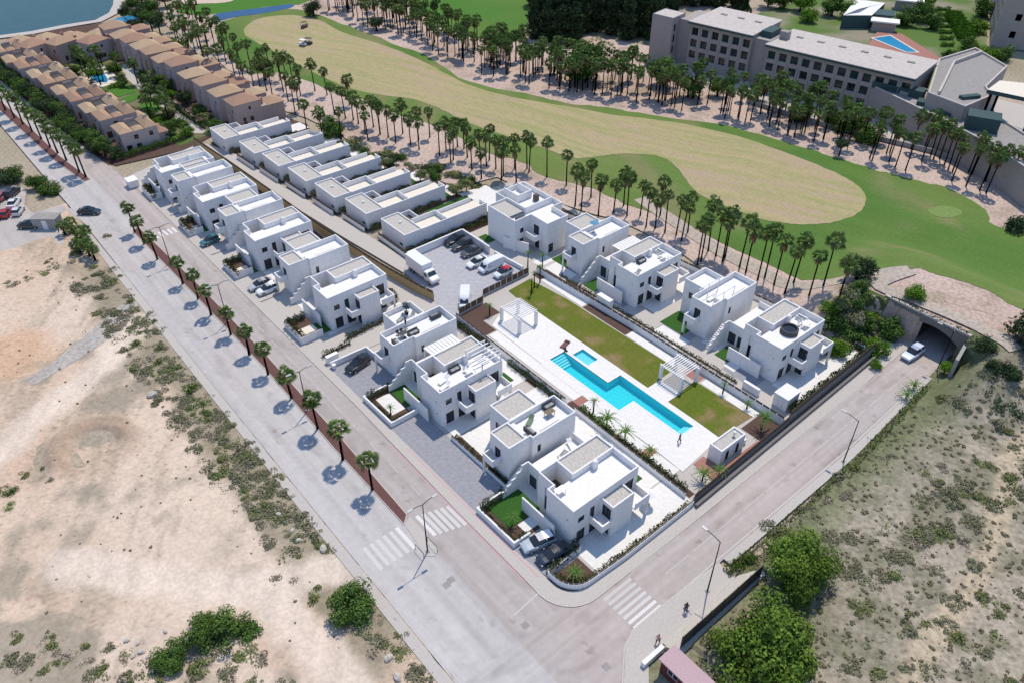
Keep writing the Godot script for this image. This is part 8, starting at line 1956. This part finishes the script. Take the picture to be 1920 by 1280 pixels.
var roof_tones := [Color(0.47, 0.315, 0.215), Color(0.52, 0.37, 0.245), Color(0.43, 0.27, 0.19), Color(0.54, 0.40, 0.27)]
func town_house(label: String, at: Vector2, kind: int, k: int, turn: float = 0.0) -> void:
	var t := thing("town_house", label, "house", Vector3(at.x, gy(at.x, at.y) - 0.5 * (k % 2) + (0.35 if kind == 1 and k % 3 == 0 else 0.0), at.y), turn, ["front row of town houses", "second row of town houses", "town houses by the lake"][kind])
	var tint: Color = [Color(0.56, 0.47, 0.45), Color(0.50, 0.385, 0.34), Color(0.58, 0.49, 0.45)][k % 3]
	var s := Sh.new(); s.col = tint
	var r := Sh.new(); r.col = roof_tones[k % 4]
	if kind == 0:
		s.shell(rect(-4.2, -3.2, 4.2, 3.2), 0, 5.2, {2: [Rect2(1.2, 3.2, 0.9, 1.1), Rect2(4.6, 3.2, 1.0, 1.1), Rect2(4.4, 0.9, 1.1, 1.2), Rect2(6.6, 0.6, 1.2, 1.6)], 3: [Rect2(1.2, 3.0, 1.0, 1.2), Rect2(4.2, 3.0, 1.0, 1.2), Rect2(2.6, 0.6, 1.2, 1.7)]})
		part("wall", s, M.rose_wall, t)
		for q in [[1.2, 3.2, 0.9, 1.1], [4.6, 3.2, 1.0, 1.1], [4.4, 0.9, 1.1, 1.2], [6.6, 0.6, 1.2, 1.6]]:
			window(t, Vector3(4.2 - q[0] - q[2], q[1], 3.2), X, q[2], q[3], Z, null, 0)
		for q in [[1.2, 3.0, 1.0, 1.2], [4.2, 3.0, 1.0, 1.2], [2.6, 0.6, 1.2, 1.7]]:
			window(t, Vector3(-4.2, q[1], 3.2 - q[0] - q[2]), Z, q[2], q[3], Vector3.LEFT, null, 0)
		hip(r, -4.2, -3.2, -1.3, 3.2, 5.21, 6.1, 0.12)
		hip(r, 1.5, -3.2, 4.2, 3.2, 5.21, 6.7, 0.12)
		hip(r, -0.9, 0.7, 1.1, 3.2, 5.21, 5.9, 0.15)
		var rf := part("roof", r, M.tile_roof, t)
		s = Sh.new(); s.col = tint
		s.box(Vector3(2.7, 6.0, -0.4), Vector3(3.3, 7.1, 0.3)); part("chimney", s, M.rose_wall, rf)
		s = Sh.new(); s.col = tint * 0.9
		s.box(Vector3(4.21, 0, -3.0), Vector3(6.6, 2.9, 2.2)); part("garden_wing", s, M.rose_wall, t)
		r = Sh.new(); r.col = roof_tones[(k + 1) % 4]; hip(r, 4.25, -3.0, 6.6, 2.2, 2.91, 3.7, 0.2); part("wing_roof", r, M.tile_roof, t)
		s = Sh.new(); s.flat(rect(-1.0, -3.1, 1.2, 0.5), 5.22); part("roof_patio", s, M.frame, t)
		s = Sh.new(); s.col = tint
		s.wall(pv([-1.0, -3.12, 1.2, -3.12]), 0.16, 5.2, 5.9); part("patio_wall", s, M.rose_wall, t)
	else:
		var h := 6.5 if kind == 1 else 5.6
		s.shell(rect(-3.4, -2.8, 3.4, 2.8), 0, h, {2: [Rect2(2.6, h - 1.8, 0.7, 0.8), Rect2(4.4, h - 4.4, 0.7, 1.0), Rect2(2.4, h - 4.6, 0.9, 1.1), Rect2(4.2, 0.8, 0.9, 1.2)], 3: [Rect2(1.2, h - 2.4, 0.7, 1.0), Rect2(3.6, h - 4.6, 0.8, 1.1)]})
		part("wall", s, M.rose_wall, t)
		for q in [[2.6, h - 1.8, 0.7, 0.8], [4.4, h - 4.4, 0.7, 1.0], [2.4, h - 4.6, 0.9, 1.1], [4.2, 0.8, 0.9, 1.2]]:
			window(t, Vector3(3.4 - q[0] - q[2], q[1], 2.8), X, q[2], q[3], Z, null, 0)
		for q in [[1.2, h - 2.4, 0.7, 1.0], [3.6, h - 4.6, 0.8, 1.1]]:
			window(t, Vector3(-3.4, q[1], 2.8 - q[0] - q[2]), Z, q[2], q[3], Vector3.LEFT, null, 0)
		hip(r, -3.4, -2.8, 3.4, 2.8, h + 0.01, h + 1.5, 0.2)
		part("roof", r, M.tile_roof, t)
		s = Sh.new(); s.col = tint * 0.95
		s.shell(rect(3.45, -2.4, 9.4, 2.6), 0, 4.6); s.flat(rect(3.45, -2.4, 9.4, 2.6), 4.6)
		part("rear_wing", s, M.rose_wall, t)
		r = Sh.new(); r.col = roof_tones[(k + 2) % 4]; hip(r, 5.4, -2.4, 9.4, 2.6, 4.61, 5.5, 0.3); part("wing_roof", r, M.tile_roof, t)
		s = Sh.new(); s.col = Color(0.5, 0.3, 0.24); s.box(Vector3(4.0, 4.62, 0.6), Vector3(4.6, 6.2, 1.3)); part("chimney", s, M.rose_wall, t)
		s = Sh.new(); s.col = tint
		s.box(Vector3(-3.9, 0, -1.4), Vector3(-3.41, h - 2.6, 0.6)); part("bay", s, M.rose_wall, t)

func build_town() -> void:
	var row := [Vector2(36.6, -267.4), Vector2(37.4, -258.6), Vector2(38.6, -250.0), Vector2(39.6, -241.8), Vector2(40.4, -233.6), Vector2(41.2, -225.4), Vector2(42.2, -217.0), Vector2(43.0, -208.8), Vector2(43.8, -200.6), Vector2(45.0, -191.0)]
	for k in row.size():
		town_house("terracotta-roofed house of the front row along the avenue, %s from the lake end" % ord[k] if k < 9 else "nearest town house of the front row, facing the white villas", row[k], 0, k)
	var row2 := [Vector2(65.0, -263.0), Vector2(65.4, -255.6), Vector2(66.0, -248.4), Vector2(66.4, -241.2), Vector2(66.9, -234.6), Vector2(67.4, -227.6), Vector2(68.2, -220.0), Vector2(68.4, -211.4), Vector2(68.8, -202.6), Vector2(69.0, -193.6), Vector2(69.6, -185.2)]
	for k in row2.size():
		town_house("tall narrow tile-roofed house of the second row, %s from the lake end" % ord[k] if k < 10 else "nearest house of the second row, next to the bungalows", row2[k], 1, k)
	var lake := [Vector2(40.6, -272.5), Vector2(42.6, -265.4), Vector2(47.6, -270.0), Vector2(49.4, -262.8), Vector2(54.6, -265.4), Vector2(57.0, -257.8), Vector2(61.0, -264.6)]
	for k in lake.size():
		town_house("town house standing across the lake end of the court, %s from the left" % ord[k], lake[k], 2, k + 1, 0.35)
	# court: lane, pool, lawns
	slab("lane", PackedVector2Array([Vector2(61.1, -250.0), Vector2(61.9, -244.6), Vector2(61.8, -222.2), Vector2(61.6, -205.1), Vector2(61.4, -189.5), Vector2(59.1, -187.3), Vector2(56.7, -189.3), Vector2(57.5, -204.4), Vector2(57.4, -223.9), Vector2(57.7, -239.3)]), 0.03, M.sidewalk)
	var t := thing("court_pool", "bright blue curved pool in the town house court", "swimming pool", Vector3.ZERO)
	var s := Sh.new(); s.flat(smooth(PackedVector2Array([Vector2(51.4, -248.9), Vector2(53.9, -248.5), Vector2(54.0, -242.3), Vector2(53.3, -237.6), Vector2(52.1, -236.5), Vector2(50.3, -239.0), Vector2(50.2, -242.3)]), 3), 0.12); part("water", s, M.tub_blue, t)
	s = Sh.new(); s.wall(smooth(PackedVector2Array([Vector2(51.4, -249.5), Vector2(54.1, -248.9), Vector2(54.3, -242.7), Vector2(53.4, -237.5), Vector2(52.0, -236.1), Vector2(50.1, -238.7), Vector2(50.0, -242.0)]), 3), 0.8, 0.0, 0.16, true); part("coping", s, M.cream, t)
	slab("court_terrace", PackedVector2Array([Vector2(50.1, -251.2), Vector2(55.3, -254.8), Vector2(56.3, -249.3), Vector2(56.1, -240.6), Vector2(54.5, -235.0), Vector2(50.1, -234.0), Vector2(48.1, -238.8)]), 0.06, M.cream)
	for q in [PackedVector2Array([Vector2(50.2, -229.9), Vector2(56.1, -232.1), Vector2(56.4, -224.7), Vector2(51.4, -224.0)]), PackedVector2Array([Vector2(51.7, -222.7), Vector2(56.3, -223.8), Vector2(55.2, -219.8), Vector2(51.3, -218.3)]), PackedVector2Array([Vector2(52.0, -199.1), Vector2(57.4, -199.7), Vector2(58.4, -197.1), Vector2(53.0, -194.9)]), PackedVector2Array([Vector2(50.9, -189.4), Vector2(56.1, -191.5), Vector2(55.8, -188.5), Vector2(52.5, -185.7)]), PackedVector2Array([Vector2(52.6, -260.6), Vector2(55.0, -261.0), Vector2(54.7, -256.5), Vector2(51.9, -255.3)]), PackedVector2Array([Vector2(53.9, -215.2), Vector2(58.5, -217.1), Vector2(57.0, -208.0), Vector2(52.8, -207.0)])]:
		structure("court_lawn", sheet(q, 0.05, 1.0, tone_bright_lawn, false), M.grass)
	slab("tree_strip", PackedVector2Array([Vector2(29.8, -262), Vector2(33.6, -262), Vector2(36.0, -230), Vector2(40.0, -190), Vector2(35.6, -184), Vector2(33.0, -215), Vector2(31.6, -240)]), 0.075, M.bark_soil)
	structure("court_ground_cover", sheet(PackedVector2Array([Vector2(44.5, -262), Vector2(60.0, -262), Vector2(61.0, -235), Vector2(61.5, -186), Vector2(52.0, -184), Vector2(51.0, -196), Vector2(48.0, -225)]), -0.03, 1.0, func(x, z): return mixc(Color(0.10, 0.16, 0.045), Color(0.26, 0.2, 0.14), fine.get_noise_2d(x * 1.2, z * 1.2) + 0.3), false), M.grass)
	slab("court_ground", PackedVector2Array([Vector2(31.2, -279.8), Vector2(42.9, -298.2), Vector2(72.4, -292.2), Vector2(74.6, -243.3), Vector2(75.4, -195.3), Vector2(74.7, -184.7), Vector2(59.9, -184.6), Vector2(52.6, -181.1), Vector2(36.8, -183.4), Vector2(34.7, -214.0)]), -0.06, M.bark_soil)
	t = thing("blue_pavilion", "blue flat-roofed pavilion behind the town houses by the lake", "pavilion", Vector3(Vector2(73.31, -281.88).x, 0, Vector2(73.31, -281.88).y), 0.3)
	box_part("wall", t, Vector3(-3.6, 0, -2.4), Vector3(3.6, 2.4, 2.4), M.concrete); box_part("roof", t, Vector3(-4.0, 2.4, -2.8), Vector3(4.0, 2.7, 2.8), M.tub_blue)

# ------------------------------------------------------------------ hotel
func build_hotel() -> void:
	var ang := deg_to_rad(9.2)
	var t := thing("hotel", "long beige hotel with rows of square dark windows behind the palms", "hotel", Vector3(185.0, 0, -142.6), ang)
	for w in [["left wing", 0.0, 19.0, 16.5, 12.6, 6], ["long wing", 23.5, 62.0, 15.5, 11.2, 12]]:
		var z0: float = w[1]; var z1: float = w[2]; var dep: float = w[3]; var h: float = w[4]
		var s := Sh.new()
		var holes := []
		var step: float = (z1 - z0) / w[5]
		for c in w[5]:
			for f in 3:
				holes.append(Rect2(c * step + step * 0.18, 1.3 + f * 3.15 + (h - 11.2), step * 0.66, 2.1))
		s.shell(pv([0, z0, 0, z1, dep, z1, dep, z0]), 0, h, {0: holes}, 0.7)
		part("wall", s, M.hotel, t)
		for q in holes:
			var f := Sh.new()
			var o := Vector3(0.62, q.position.y, z0 + q.position.x)
			bar(f, o, Z, Vector3.LEFT, [0.0, q.size.x, 0.0, 0.1]); bar(f, o, Z, Vector3.LEFT, [q.size.x * 0.5 - 0.05, q.size.x * 0.5 + 0.05, 0.1, q.size.y])
			var wn := part("window", f, M.copper, t)
			var p := Sh.new()
			p.face(o + Vector3(0.06, 0, 0), o + Vector3(0.06, 0, q.size.x), o + Vector3(0.06, q.size.y, q.size.x), o + Vector3(0.06, q.size.y, 0), Vector3.LEFT)
			part("pane", p, M.teal_glass if int(q.position.x * 7.0 + q.position.y * 3.0) % 3 else M.glass, wn)
		# thin piers between the window columns
		for c in int(w[5]) + 1:
			var z := clampf(z0 + c * step, z0 + 0.02, z1 - 0.16)
			box_part("pier", t, Vector3(-0.09, 0, z), Vector3(0.0, h - 0.5, z + 0.14), M.hotel)
		var roof := box_part("roof", t, Vector3(-0.9, h, z0 - 0.3), Vector3(dep + 0.6, h + 0.18, z1 + 0.3), M.hotel_roof)
		box_part("eave", roof, Vector3(-0.95, h - 0.45, z0 - 0.35), Vector3(-0.2, h - 0.01, z1 + 0.35), M.copper)
		for c in 3 if w[5] == 6 else 6:
			box_part("skylight", roof, Vector3(dep * 0.62, h + 0.18, z0 + 3.5 + c * (z1 - z0 - 3.0) / (3.0 if w[5] == 6 else 6.0)), Vector3(dep * 0.62 + 0.9, h + 0.4, z0 + 5.3 + c * (z1 - z0 - 3.0) / (3.0 if w[5] == 6 else 6.0)), M.grey_roof)
	var s := Sh.new()
	s.shell(pv([-2.6, -11.0, -2.6, -4.2, 4.0, -4.2, 4.0, -11.0]), 0, 13.2, {1: [Rect2(1.0, 3.2, 1.0, 2.0), Rect2(1.0, 6.2, 1.0, 2.0), Rect2(1.0, 9.2, 1.0, 2.0)]})
	part("stair_tower", s, M.hotel, t)
	box_part("tower_roof", t, Vector3(-2.5, 13.0, -10.9), Vector3(3.9, 13.1, -4.3), M.hotel_roof)
	box_part("link_wall", t, Vector3(1.2, 0, -4.19), Vector3(12.0, 12.2, -0.01), M.hotel)
	box_part("link_wall", t, Vector3(1.4, 0, 19.02), Vector3(12.0, 11.6, 23.48), M.hotel)
	box_part("roof_plant", t, Vector3(3.5, 11.62, 19.6), Vector3(9.0, 13.2, 22.6), M.copper)
	box_part("roof_plant", t, Vector3(5.6, 11.4, 24.0), Vector3(7.6, 13.4, 26.2), M.grey_roof)
	# low wings on the right
	t = thing("hotel_wing", "low grey flat-roofed wing with a blank wall at the right end of the hotel", "building", Vector3.ZERO, 0.0, "hotel buildings")
	var low := PackedVector2Array([Vector2(195.0, -95.0), Vector2(189.4, -77.7), Vector2(184.6, -63.5), Vector2(180.4, -53.4), Vector2(174.0, -43.0), Vector2(184.0, -37.0), Vector2(193.0, -53.0), Vector2(198.4, -62.0), Vector2(201.6, -78.4), Vector2(203.0, -94.6)])
	s = Sh.new(); s.shell(low, 0, 7.0); part("wall", s, M.hotel, t)
	s = Sh.new(); s.flat(low, 6.8); part("roof", s, M.grey_roof, t)
	s = Sh.new(); s.wall(Geometry2D.offset_polygon(low, -0.25, Geometry2D.JOIN_MITER)[0], 0.4, 6.81, 7.25, true); part("parapet", s, M.hotel_roof, t)
	for q in [[Vector3(196.0, 6.82, -86.6), 2.0, 1.6, 4.4, 0.2], [Vector3(196.2, 6.82, -80.4), 1.5, 1.8, 1.6, 0.2], [Vector3(199.4, 6.82, -91.6), 0.9, 0.8, 2.2, 0.2], [Vector3(192.8, 6.82, -76.6), 1.4, 0.9, 1.6, 0.3], [Vector3(190.4, 6.82, -70.4), 0.7, 0.7, 1.4, 0.3], [Vector3(189.4, 6.82, -61.6), 2.4, 3.2, 3.4, 0.4]]:
		s = Sh.new(); s.tbox(q[0] + Vector3(0, q[2] / 2.0, 0), Vector3(q[1], q[2] / 2.0, q[3]), q[4]); part("roof_plant", s, M.copper, t)
	t = thing("hotel_wing", "large grey flat roof with a courtyard at the right edge of the hotel", "building", Vector3.ZERO, 0.0, "hotel buildings")
	var b2 := PackedVector2Array([Vector2(191.6, -76.2), Vector2(189.9, -66.4), Vector2(201.6, -65.6), Vector2(206.0, -69.0), Vector2(224.0, -72.0), Vector2(232.0, -84.0), Vector2(216.0, -86.0)])
	s = Sh.new(); s.shell(b2, 0, 10.0); part("wall", s, M.hotel, t)
	s = Sh.new(); s.flat(b2, 9.8); part("roof", s, M.grey_roof, t)
	s = Sh.new(); s.wall(Geometry2D.offset_polygon(b2, -0.25, Geometry2D.JOIN_MITER)[0], 0.4, 9.81, 10.25, true); part("parapet", s, M.hotel_roof, t)
	s = Sh.new(); s.tbox(Vector3(196.6, 10.0, -68.6), Vector3(0.7, 0.5, 2.4), 1.1); part("roof_plant", s, M.copper, t)
	s = Sh.new(); s.wall(PackedVector2Array([Vector2(193.0, -74.2), Vector2(216.0, -82.0), Vector2(229.0, -81.0)]), 0.5, 9.82, 10.7); part("roof_kerb", s, M.hotel_roof, t)
	t = thing("hotel_canopy", "cream canopy roof with a green edge over the hotel courtyard", "canopy", Vector3.ZERO, 0.0, "hotel buildings")
	var cn := PackedVector2Array([Vector2(197.0, -65.6), Vector2(205.0, -66.4), Vector2(210.0, -58.0), Vector2(200.0, -52.0)])
	s = Sh.new(); s.flat(cn, 12.6); part("roof", s, M.cream, t)
	s = Sh.new(); s.shell(cn, 11.7, 12.6); s.flat(cn, 11.7); part("edge", s, M.copper, t)
	for p in cn:
		s = Sh.new(); s.tube([Vector3(lerpf(p.x, 203.0, 0.15), 0, lerpf(p.y, -60.5, 0.15)), Vector3(lerpf(p.x, 203.0, 0.15), 11.7, lerpf(p.y, -60.5, 0.15))], [0.3, 0.3], 8); part("post", s, M.hotel, t)
	slab("courtyard", PackedVector2Array([Vector2(193.0, -66), Vector2(215, -66), Vector2(212, -40), Vector2(193, -44)]), 0.1, M.slate)
	# far right hotel block
	t = thing("hotel_block", "tall grey hotel block with slit windows in the top right corner", "building", Vector3.ZERO, 0.0, "hotel buildings")
	var rb := PackedVector2Array([Vector2(319.0, -116.0), Vector2(270.2, -94.0), Vector2(276.0, -80.0), Vector2(330.0, -88.0)])
	s = Sh.new()
	var hl := []
	for c in 12:
		for f in 4: hl.append(Rect2(3.0 + c * 4.0, 2.0 + f * 3.6, 1.6, 2.2))
	s.shell(rb, 0, 17.0, {0: hl, 1: [Rect2(4.0, 3.0, 1.6, 2.0), Rect2(9.0, 3.0, 1.6, 2.0), Rect2(4.0, 8.0, 1.6, 2.0), Rect2(9.0, 8.0, 1.6, 2.0)]}, 0.8)
	part("wall", s, M.hotel, t)
	s = Sh.new()
	var u := (rb[1] - rb[0]).normalized(); var nn := Vector2(-u.y, u.x)
	for q in hl:
		var o = rb[0] + u * q.position.x
		var inn := Vector3(-u.y, 0, u.x) * 0.6
		if (Vector2(inn.x, inn.z)).dot(Vector2(300, -90) - rb[0]) < 0.0: inn = -inn
		var p := Sh.new()
		var a := Vector3(o.x, q.position.y, o.y) + inn
		var b = a + Vector3(u.x, 0, u.y) * q.size.x
		p.face(a, b, b + Vector3.UP * q.size.y, a + Vector3.UP * q.size.y, -inn)
		part("window", p, M.glass, t)
	s = Sh.new(); s.flat(rb, 17.0); part("roof", s, M.grey_roof, t)
	# hotel garden
	structure("hotel_garden", sheet(PackedVector2Array([Vector2(208, -160), Vector2(300, -160), Vector2(320, -117), Vector2(268, -94), Vector2(250, -86), Vector2(232, -84), Vector2(216, -87), Vector2(208, -100)]), 0.05, 2.0, func(x, z): return mixc(Color(0.11, 0.19, 0.045), Color(0.30, 0.27, 0.2), big.get_noise_2d(x * 3.0, z * 3.0) * 2.0 + 0.2)), M.grass)
	slab("hotel_pool_deck", PackedVector2Array([Vector2(237.0, -116.3), Vector2(255.2, -122.9), Vector2(259.1, -116.8), Vector2(247.2, -98.5), Vector2(242.9, -91.6), Vector2(238.9, -96.7), Vector2(239.1, -104.1)]), 0.5, M.brick_path)
	t = thing("hotel_pool", "long blue hotel pool behind the long wing", "swimming pool", Vector3.ZERO)
	s = Sh.new(); s.flat(PackedVector2Array([Vector2(247.3, -119.9), Vector2(253.8, -117.9), Vector2(246.1, -104.9), Vector2(243.9, -106.8)]), 0.62); part("water", s, M.tub_blue, t)
	s = Sh.new(); s.wall(PackedVector2Array([Vector2(247.5, -120.4), Vector2(254.4, -118.0), Vector2(246.1, -104.3), Vector2(243.3, -106.6)]), 0.5, 0.3, 0.66, true); part("coping", s, M.cream, t)
	t = thing("marquee", "long white marquee roof behind the hotel", "marquee", Vector3(263.0, 0, -132.0), 0.0)
	var mq := PackedVector2Array([Vector2(-13, -1.0), Vector2(6.0, -8.0), Vector2(10.0, 0.5), Vector2(-6.0, 5.0)])
	s = Sh.new()
	for k in 4: s.face(Vector3(mq[k].x, 4.2, mq[k].y), Vector3(mq[(k + 1) % 4].x, 4.2, mq[(k + 1) % 4].y), Vector3(3, 5.6, -2.5), Vector3(-7, 5.6, 1.0) if k % 2 == 0 else Vector3(3, 5.6, -2.5), Vector3.UP)
	part("roof", s, M.cloth_white, t)
	s = Sh.new(); s.shell(mq, 0, 4.2); part("side", s, M.copper, t)
	for q in [["green-edged flat-roofed garden building behind the hotel pool", Vector2(263.15, -128.42), 3.5, 9.0, 5.0], ["white-roofed bar beside the hotel pool", Vector2(258.50, -122.91), 3.0, 7.0, 3.0], ["small white-roofed hut right of the marquee", Vector2(286.32, -129.93), 3.0, 8.0, 3.0]]:
		t = thing("garden_building", q[0], "building", Vector3(q[1].x, 0, q[1].y), 0.5, "hotel buildings")
		box_part("wall", t, Vector3(-q[4] / 2, 0, -q[3] / 2), Vector3(q[4] / 2, q[2], q[3] / 2), M.hotel)
		box_part("roof", t, Vector3(-q[4] / 2 - 0.8, q[2], -q[3] / 2 - 0.8), Vector3(q[4] / 2 + 0.8, q[2] + 0.4, q[3] / 2 + 0.8), M.cloth_white if q[0].contains("white") else M.copper)
	var vivid := [Color(0.08, 0.19, 0.02), Color(0.06, 0.15, 0.02), Color(0.10, 0.22, 0.025)]
	hedge("long clipped hedge block of the hotel garden", PackedVector2Array([Vector2(290.0, -115.8), Vector2(279.1, -107.7), Vector2(268.7, -100.6)]), 5.0, 2.6, vivid)
	for k in 7:
		hedge("cross hedge of the hotel garden maze, %s from the back" % ord[k], PackedVector2Array([Vector2(292.85, -122.83) + (Vector2(252.31, -100.32) - Vector2(292.85, -122.83)) * k / 7.0, Vector2(296.64, -119.65) + (Vector2(255.37, -97.75) - Vector2(296.64, -119.65)) * k / 7.0]), 1.6, 1.4, vivid)
	for q in [[Vector2(260.15, -142.33), 5.0, 8.0, "first"], [Vector2(262.15, -137.56), 4.6, 7.0, "second"], [Vector2(248.87, -144.14), 4.4, 6.4, "third"], [Vector2(269.60, -120.80), 5.0, 7.0, "fourth"], [Vector2(277.27, -120.31), 5.0, 7.6, "fifth"], [Vector2(271.88, -113.82), 4.0, 6.0, "sixth"], [Vector2(279.31, -102.64), 4.6, 6.2, "seventh"], [Vector2(262.23, -97.00), 4.0, 4.6, "eighth"], [Vector2(258.97, -89.84), 4.4, 5.4, "ninth"], [Vector2(260.74, -85.96), 4.0, 5.0, "tenth"], [Vector2(298.69, -109.99), 5.0, 7.6, "eleventh"], [Vector2(256.07, -152.08), 5.4, 8.4, "twelfth"], [Vector2(252.93, -162.88), 5.2, 8.4, "thirteenth"], [Vector2(255.04, -157.81), 5.0, 8.0, "fourteenth"], [Vector2(248.71, -96.06), 3.0, 4.0, "fifteenth"], [Vector2(294.85, -127.70), 4.6, 6.0, "sixteenth"]]:
		tree("hotel_garden_tree", "leafy tree of the hotel garden, %s in the count from the marquee" % q[3], "tree", "trees of the hotel garden", p3(q[0]), ["broad0", "vivid0", "broad2", "dark1", "vivid1"][int(q[1] * 10) % 5], q[1], q[2], 0.25)
	boundary("hotel_fence", "long low brown wall between the palm belt and the hotel grounds", "wall", PackedVector2Array([Vector2(176.3, -114.4), Vector2(176.8, -104.8), Vector2(177.8, -96.1), Vector2(179.0, -87.9), Vector2(180.8, -80.4), Vector2(182.8, -73.4), Vector2(184.4, -66.4), Vector2(185.3, -58.2), Vector2(186.1, -48.0)]), 0.3, 1.1, M.concrete)
	slab("hotel_forecourt", PackedVector2Array([Vector2(188.0, -154.3), Vector2(178.9, -144.2), Vector2(178.4, -115.9), Vector2(182.7, -81.6), Vector2(186.5, -65.0), Vector2(189.6, -48.4), Vector2(230.1, -65.5), Vector2(226.2, -110.3), Vector2(211.1, -161.3)]), -0.02, M.sidewalk)

# ------------------------------------------------------------------ scene
func _ready() -> void:
	# camera of a drone at 80 m
	var cam := Camera3D.new()
	cam.name = "camera"
	cam.position = Vector3(0, 80, 0); cam.rotation_degrees = Vector3(-38.55, -40.0, 0)
	cam.fov = 46.77; cam.near = 0.5; cam.far = 6000.0
	add_child(cam); cam.current = true
	var sky_m := ProceduralSkyMaterial.new()
	sky_m.sky_top_color = Color(0.47, 0.60, 0.80); sky_m.sky_horizon_color = Color(0.80, 0.84, 0.88)
	sky_m.ground_horizon_color = Color(0.62, 0.62, 0.60); sky_m.ground_bottom_color = Color(0.45, 0.42, 0.38)
	sky_m.sky_curve = 0.12; sky_m.sky_energy_multiplier = 1.0
	var sky := Sky.new(); sky.sky_material = sky_m
	var env := Environment.new()
	env.background_mode = Environment.BG_SKY; env.sky = sky
	env.background_energy_multiplier = 1.12
	env.tonemap_mode = Environment.TONE_MAPPER_LINEAR; env.tonemap_exposure = 1.03
	env.sdfgi_enabled = true; env.ssao_enabled = true; env.ssil_enabled = true
	var we := WorldEnvironment.new(); we.name = "sky"; we.environment = env
	add_child(we)
	var sun := DirectionalLight3D.new()
	sun.name = "sun"; sun.light_energy = 1.12; sun.light_color = Color(1.0, 0.955, 0.885); sun.light_angular_distance = 0.5
	sun.shadow_enabled = true
	add_child(sun)
	var el := deg_to_rad(65.0)
	sun.look_at_from_position(Vector3.ZERO, Vector3(-0.865 * cos(el), -sin(el), 0.50 * cos(el)))
	rng.seed = 20240
	big.seed = 4; big.noise_type = FastNoiseLite.TYPE_SIMPLEX_SMOOTH; big.frequency = 0.012; big.fractal_octaves = 4
	fine.seed = 9; fine.noise_type = FastNoiseLite.TYPE_SIMPLEX_SMOOTH; fine.frequency = 0.11; fine.fractal_octaves = 3
	bent.seed = 15; bent.noise_type = FastNoiseLite.TYPE_SIMPLEX_SMOOTH; bent.frequency = 0.05; bent.fractal_octaves = 4
	make_materials()
	make_palm_sets()
	make_crowns()
	build_ground()
	build_roads()
	build_estate()
	build_villas()
	build_bungalows()
	build_town()
	build_hotel()
	build_avenue_palms()
	build_golf_palms()
	build_trees()
	build_hedges()
	build_scrub()
	build_street()
	build_vehicles()
	build_furniture()
	build_people()
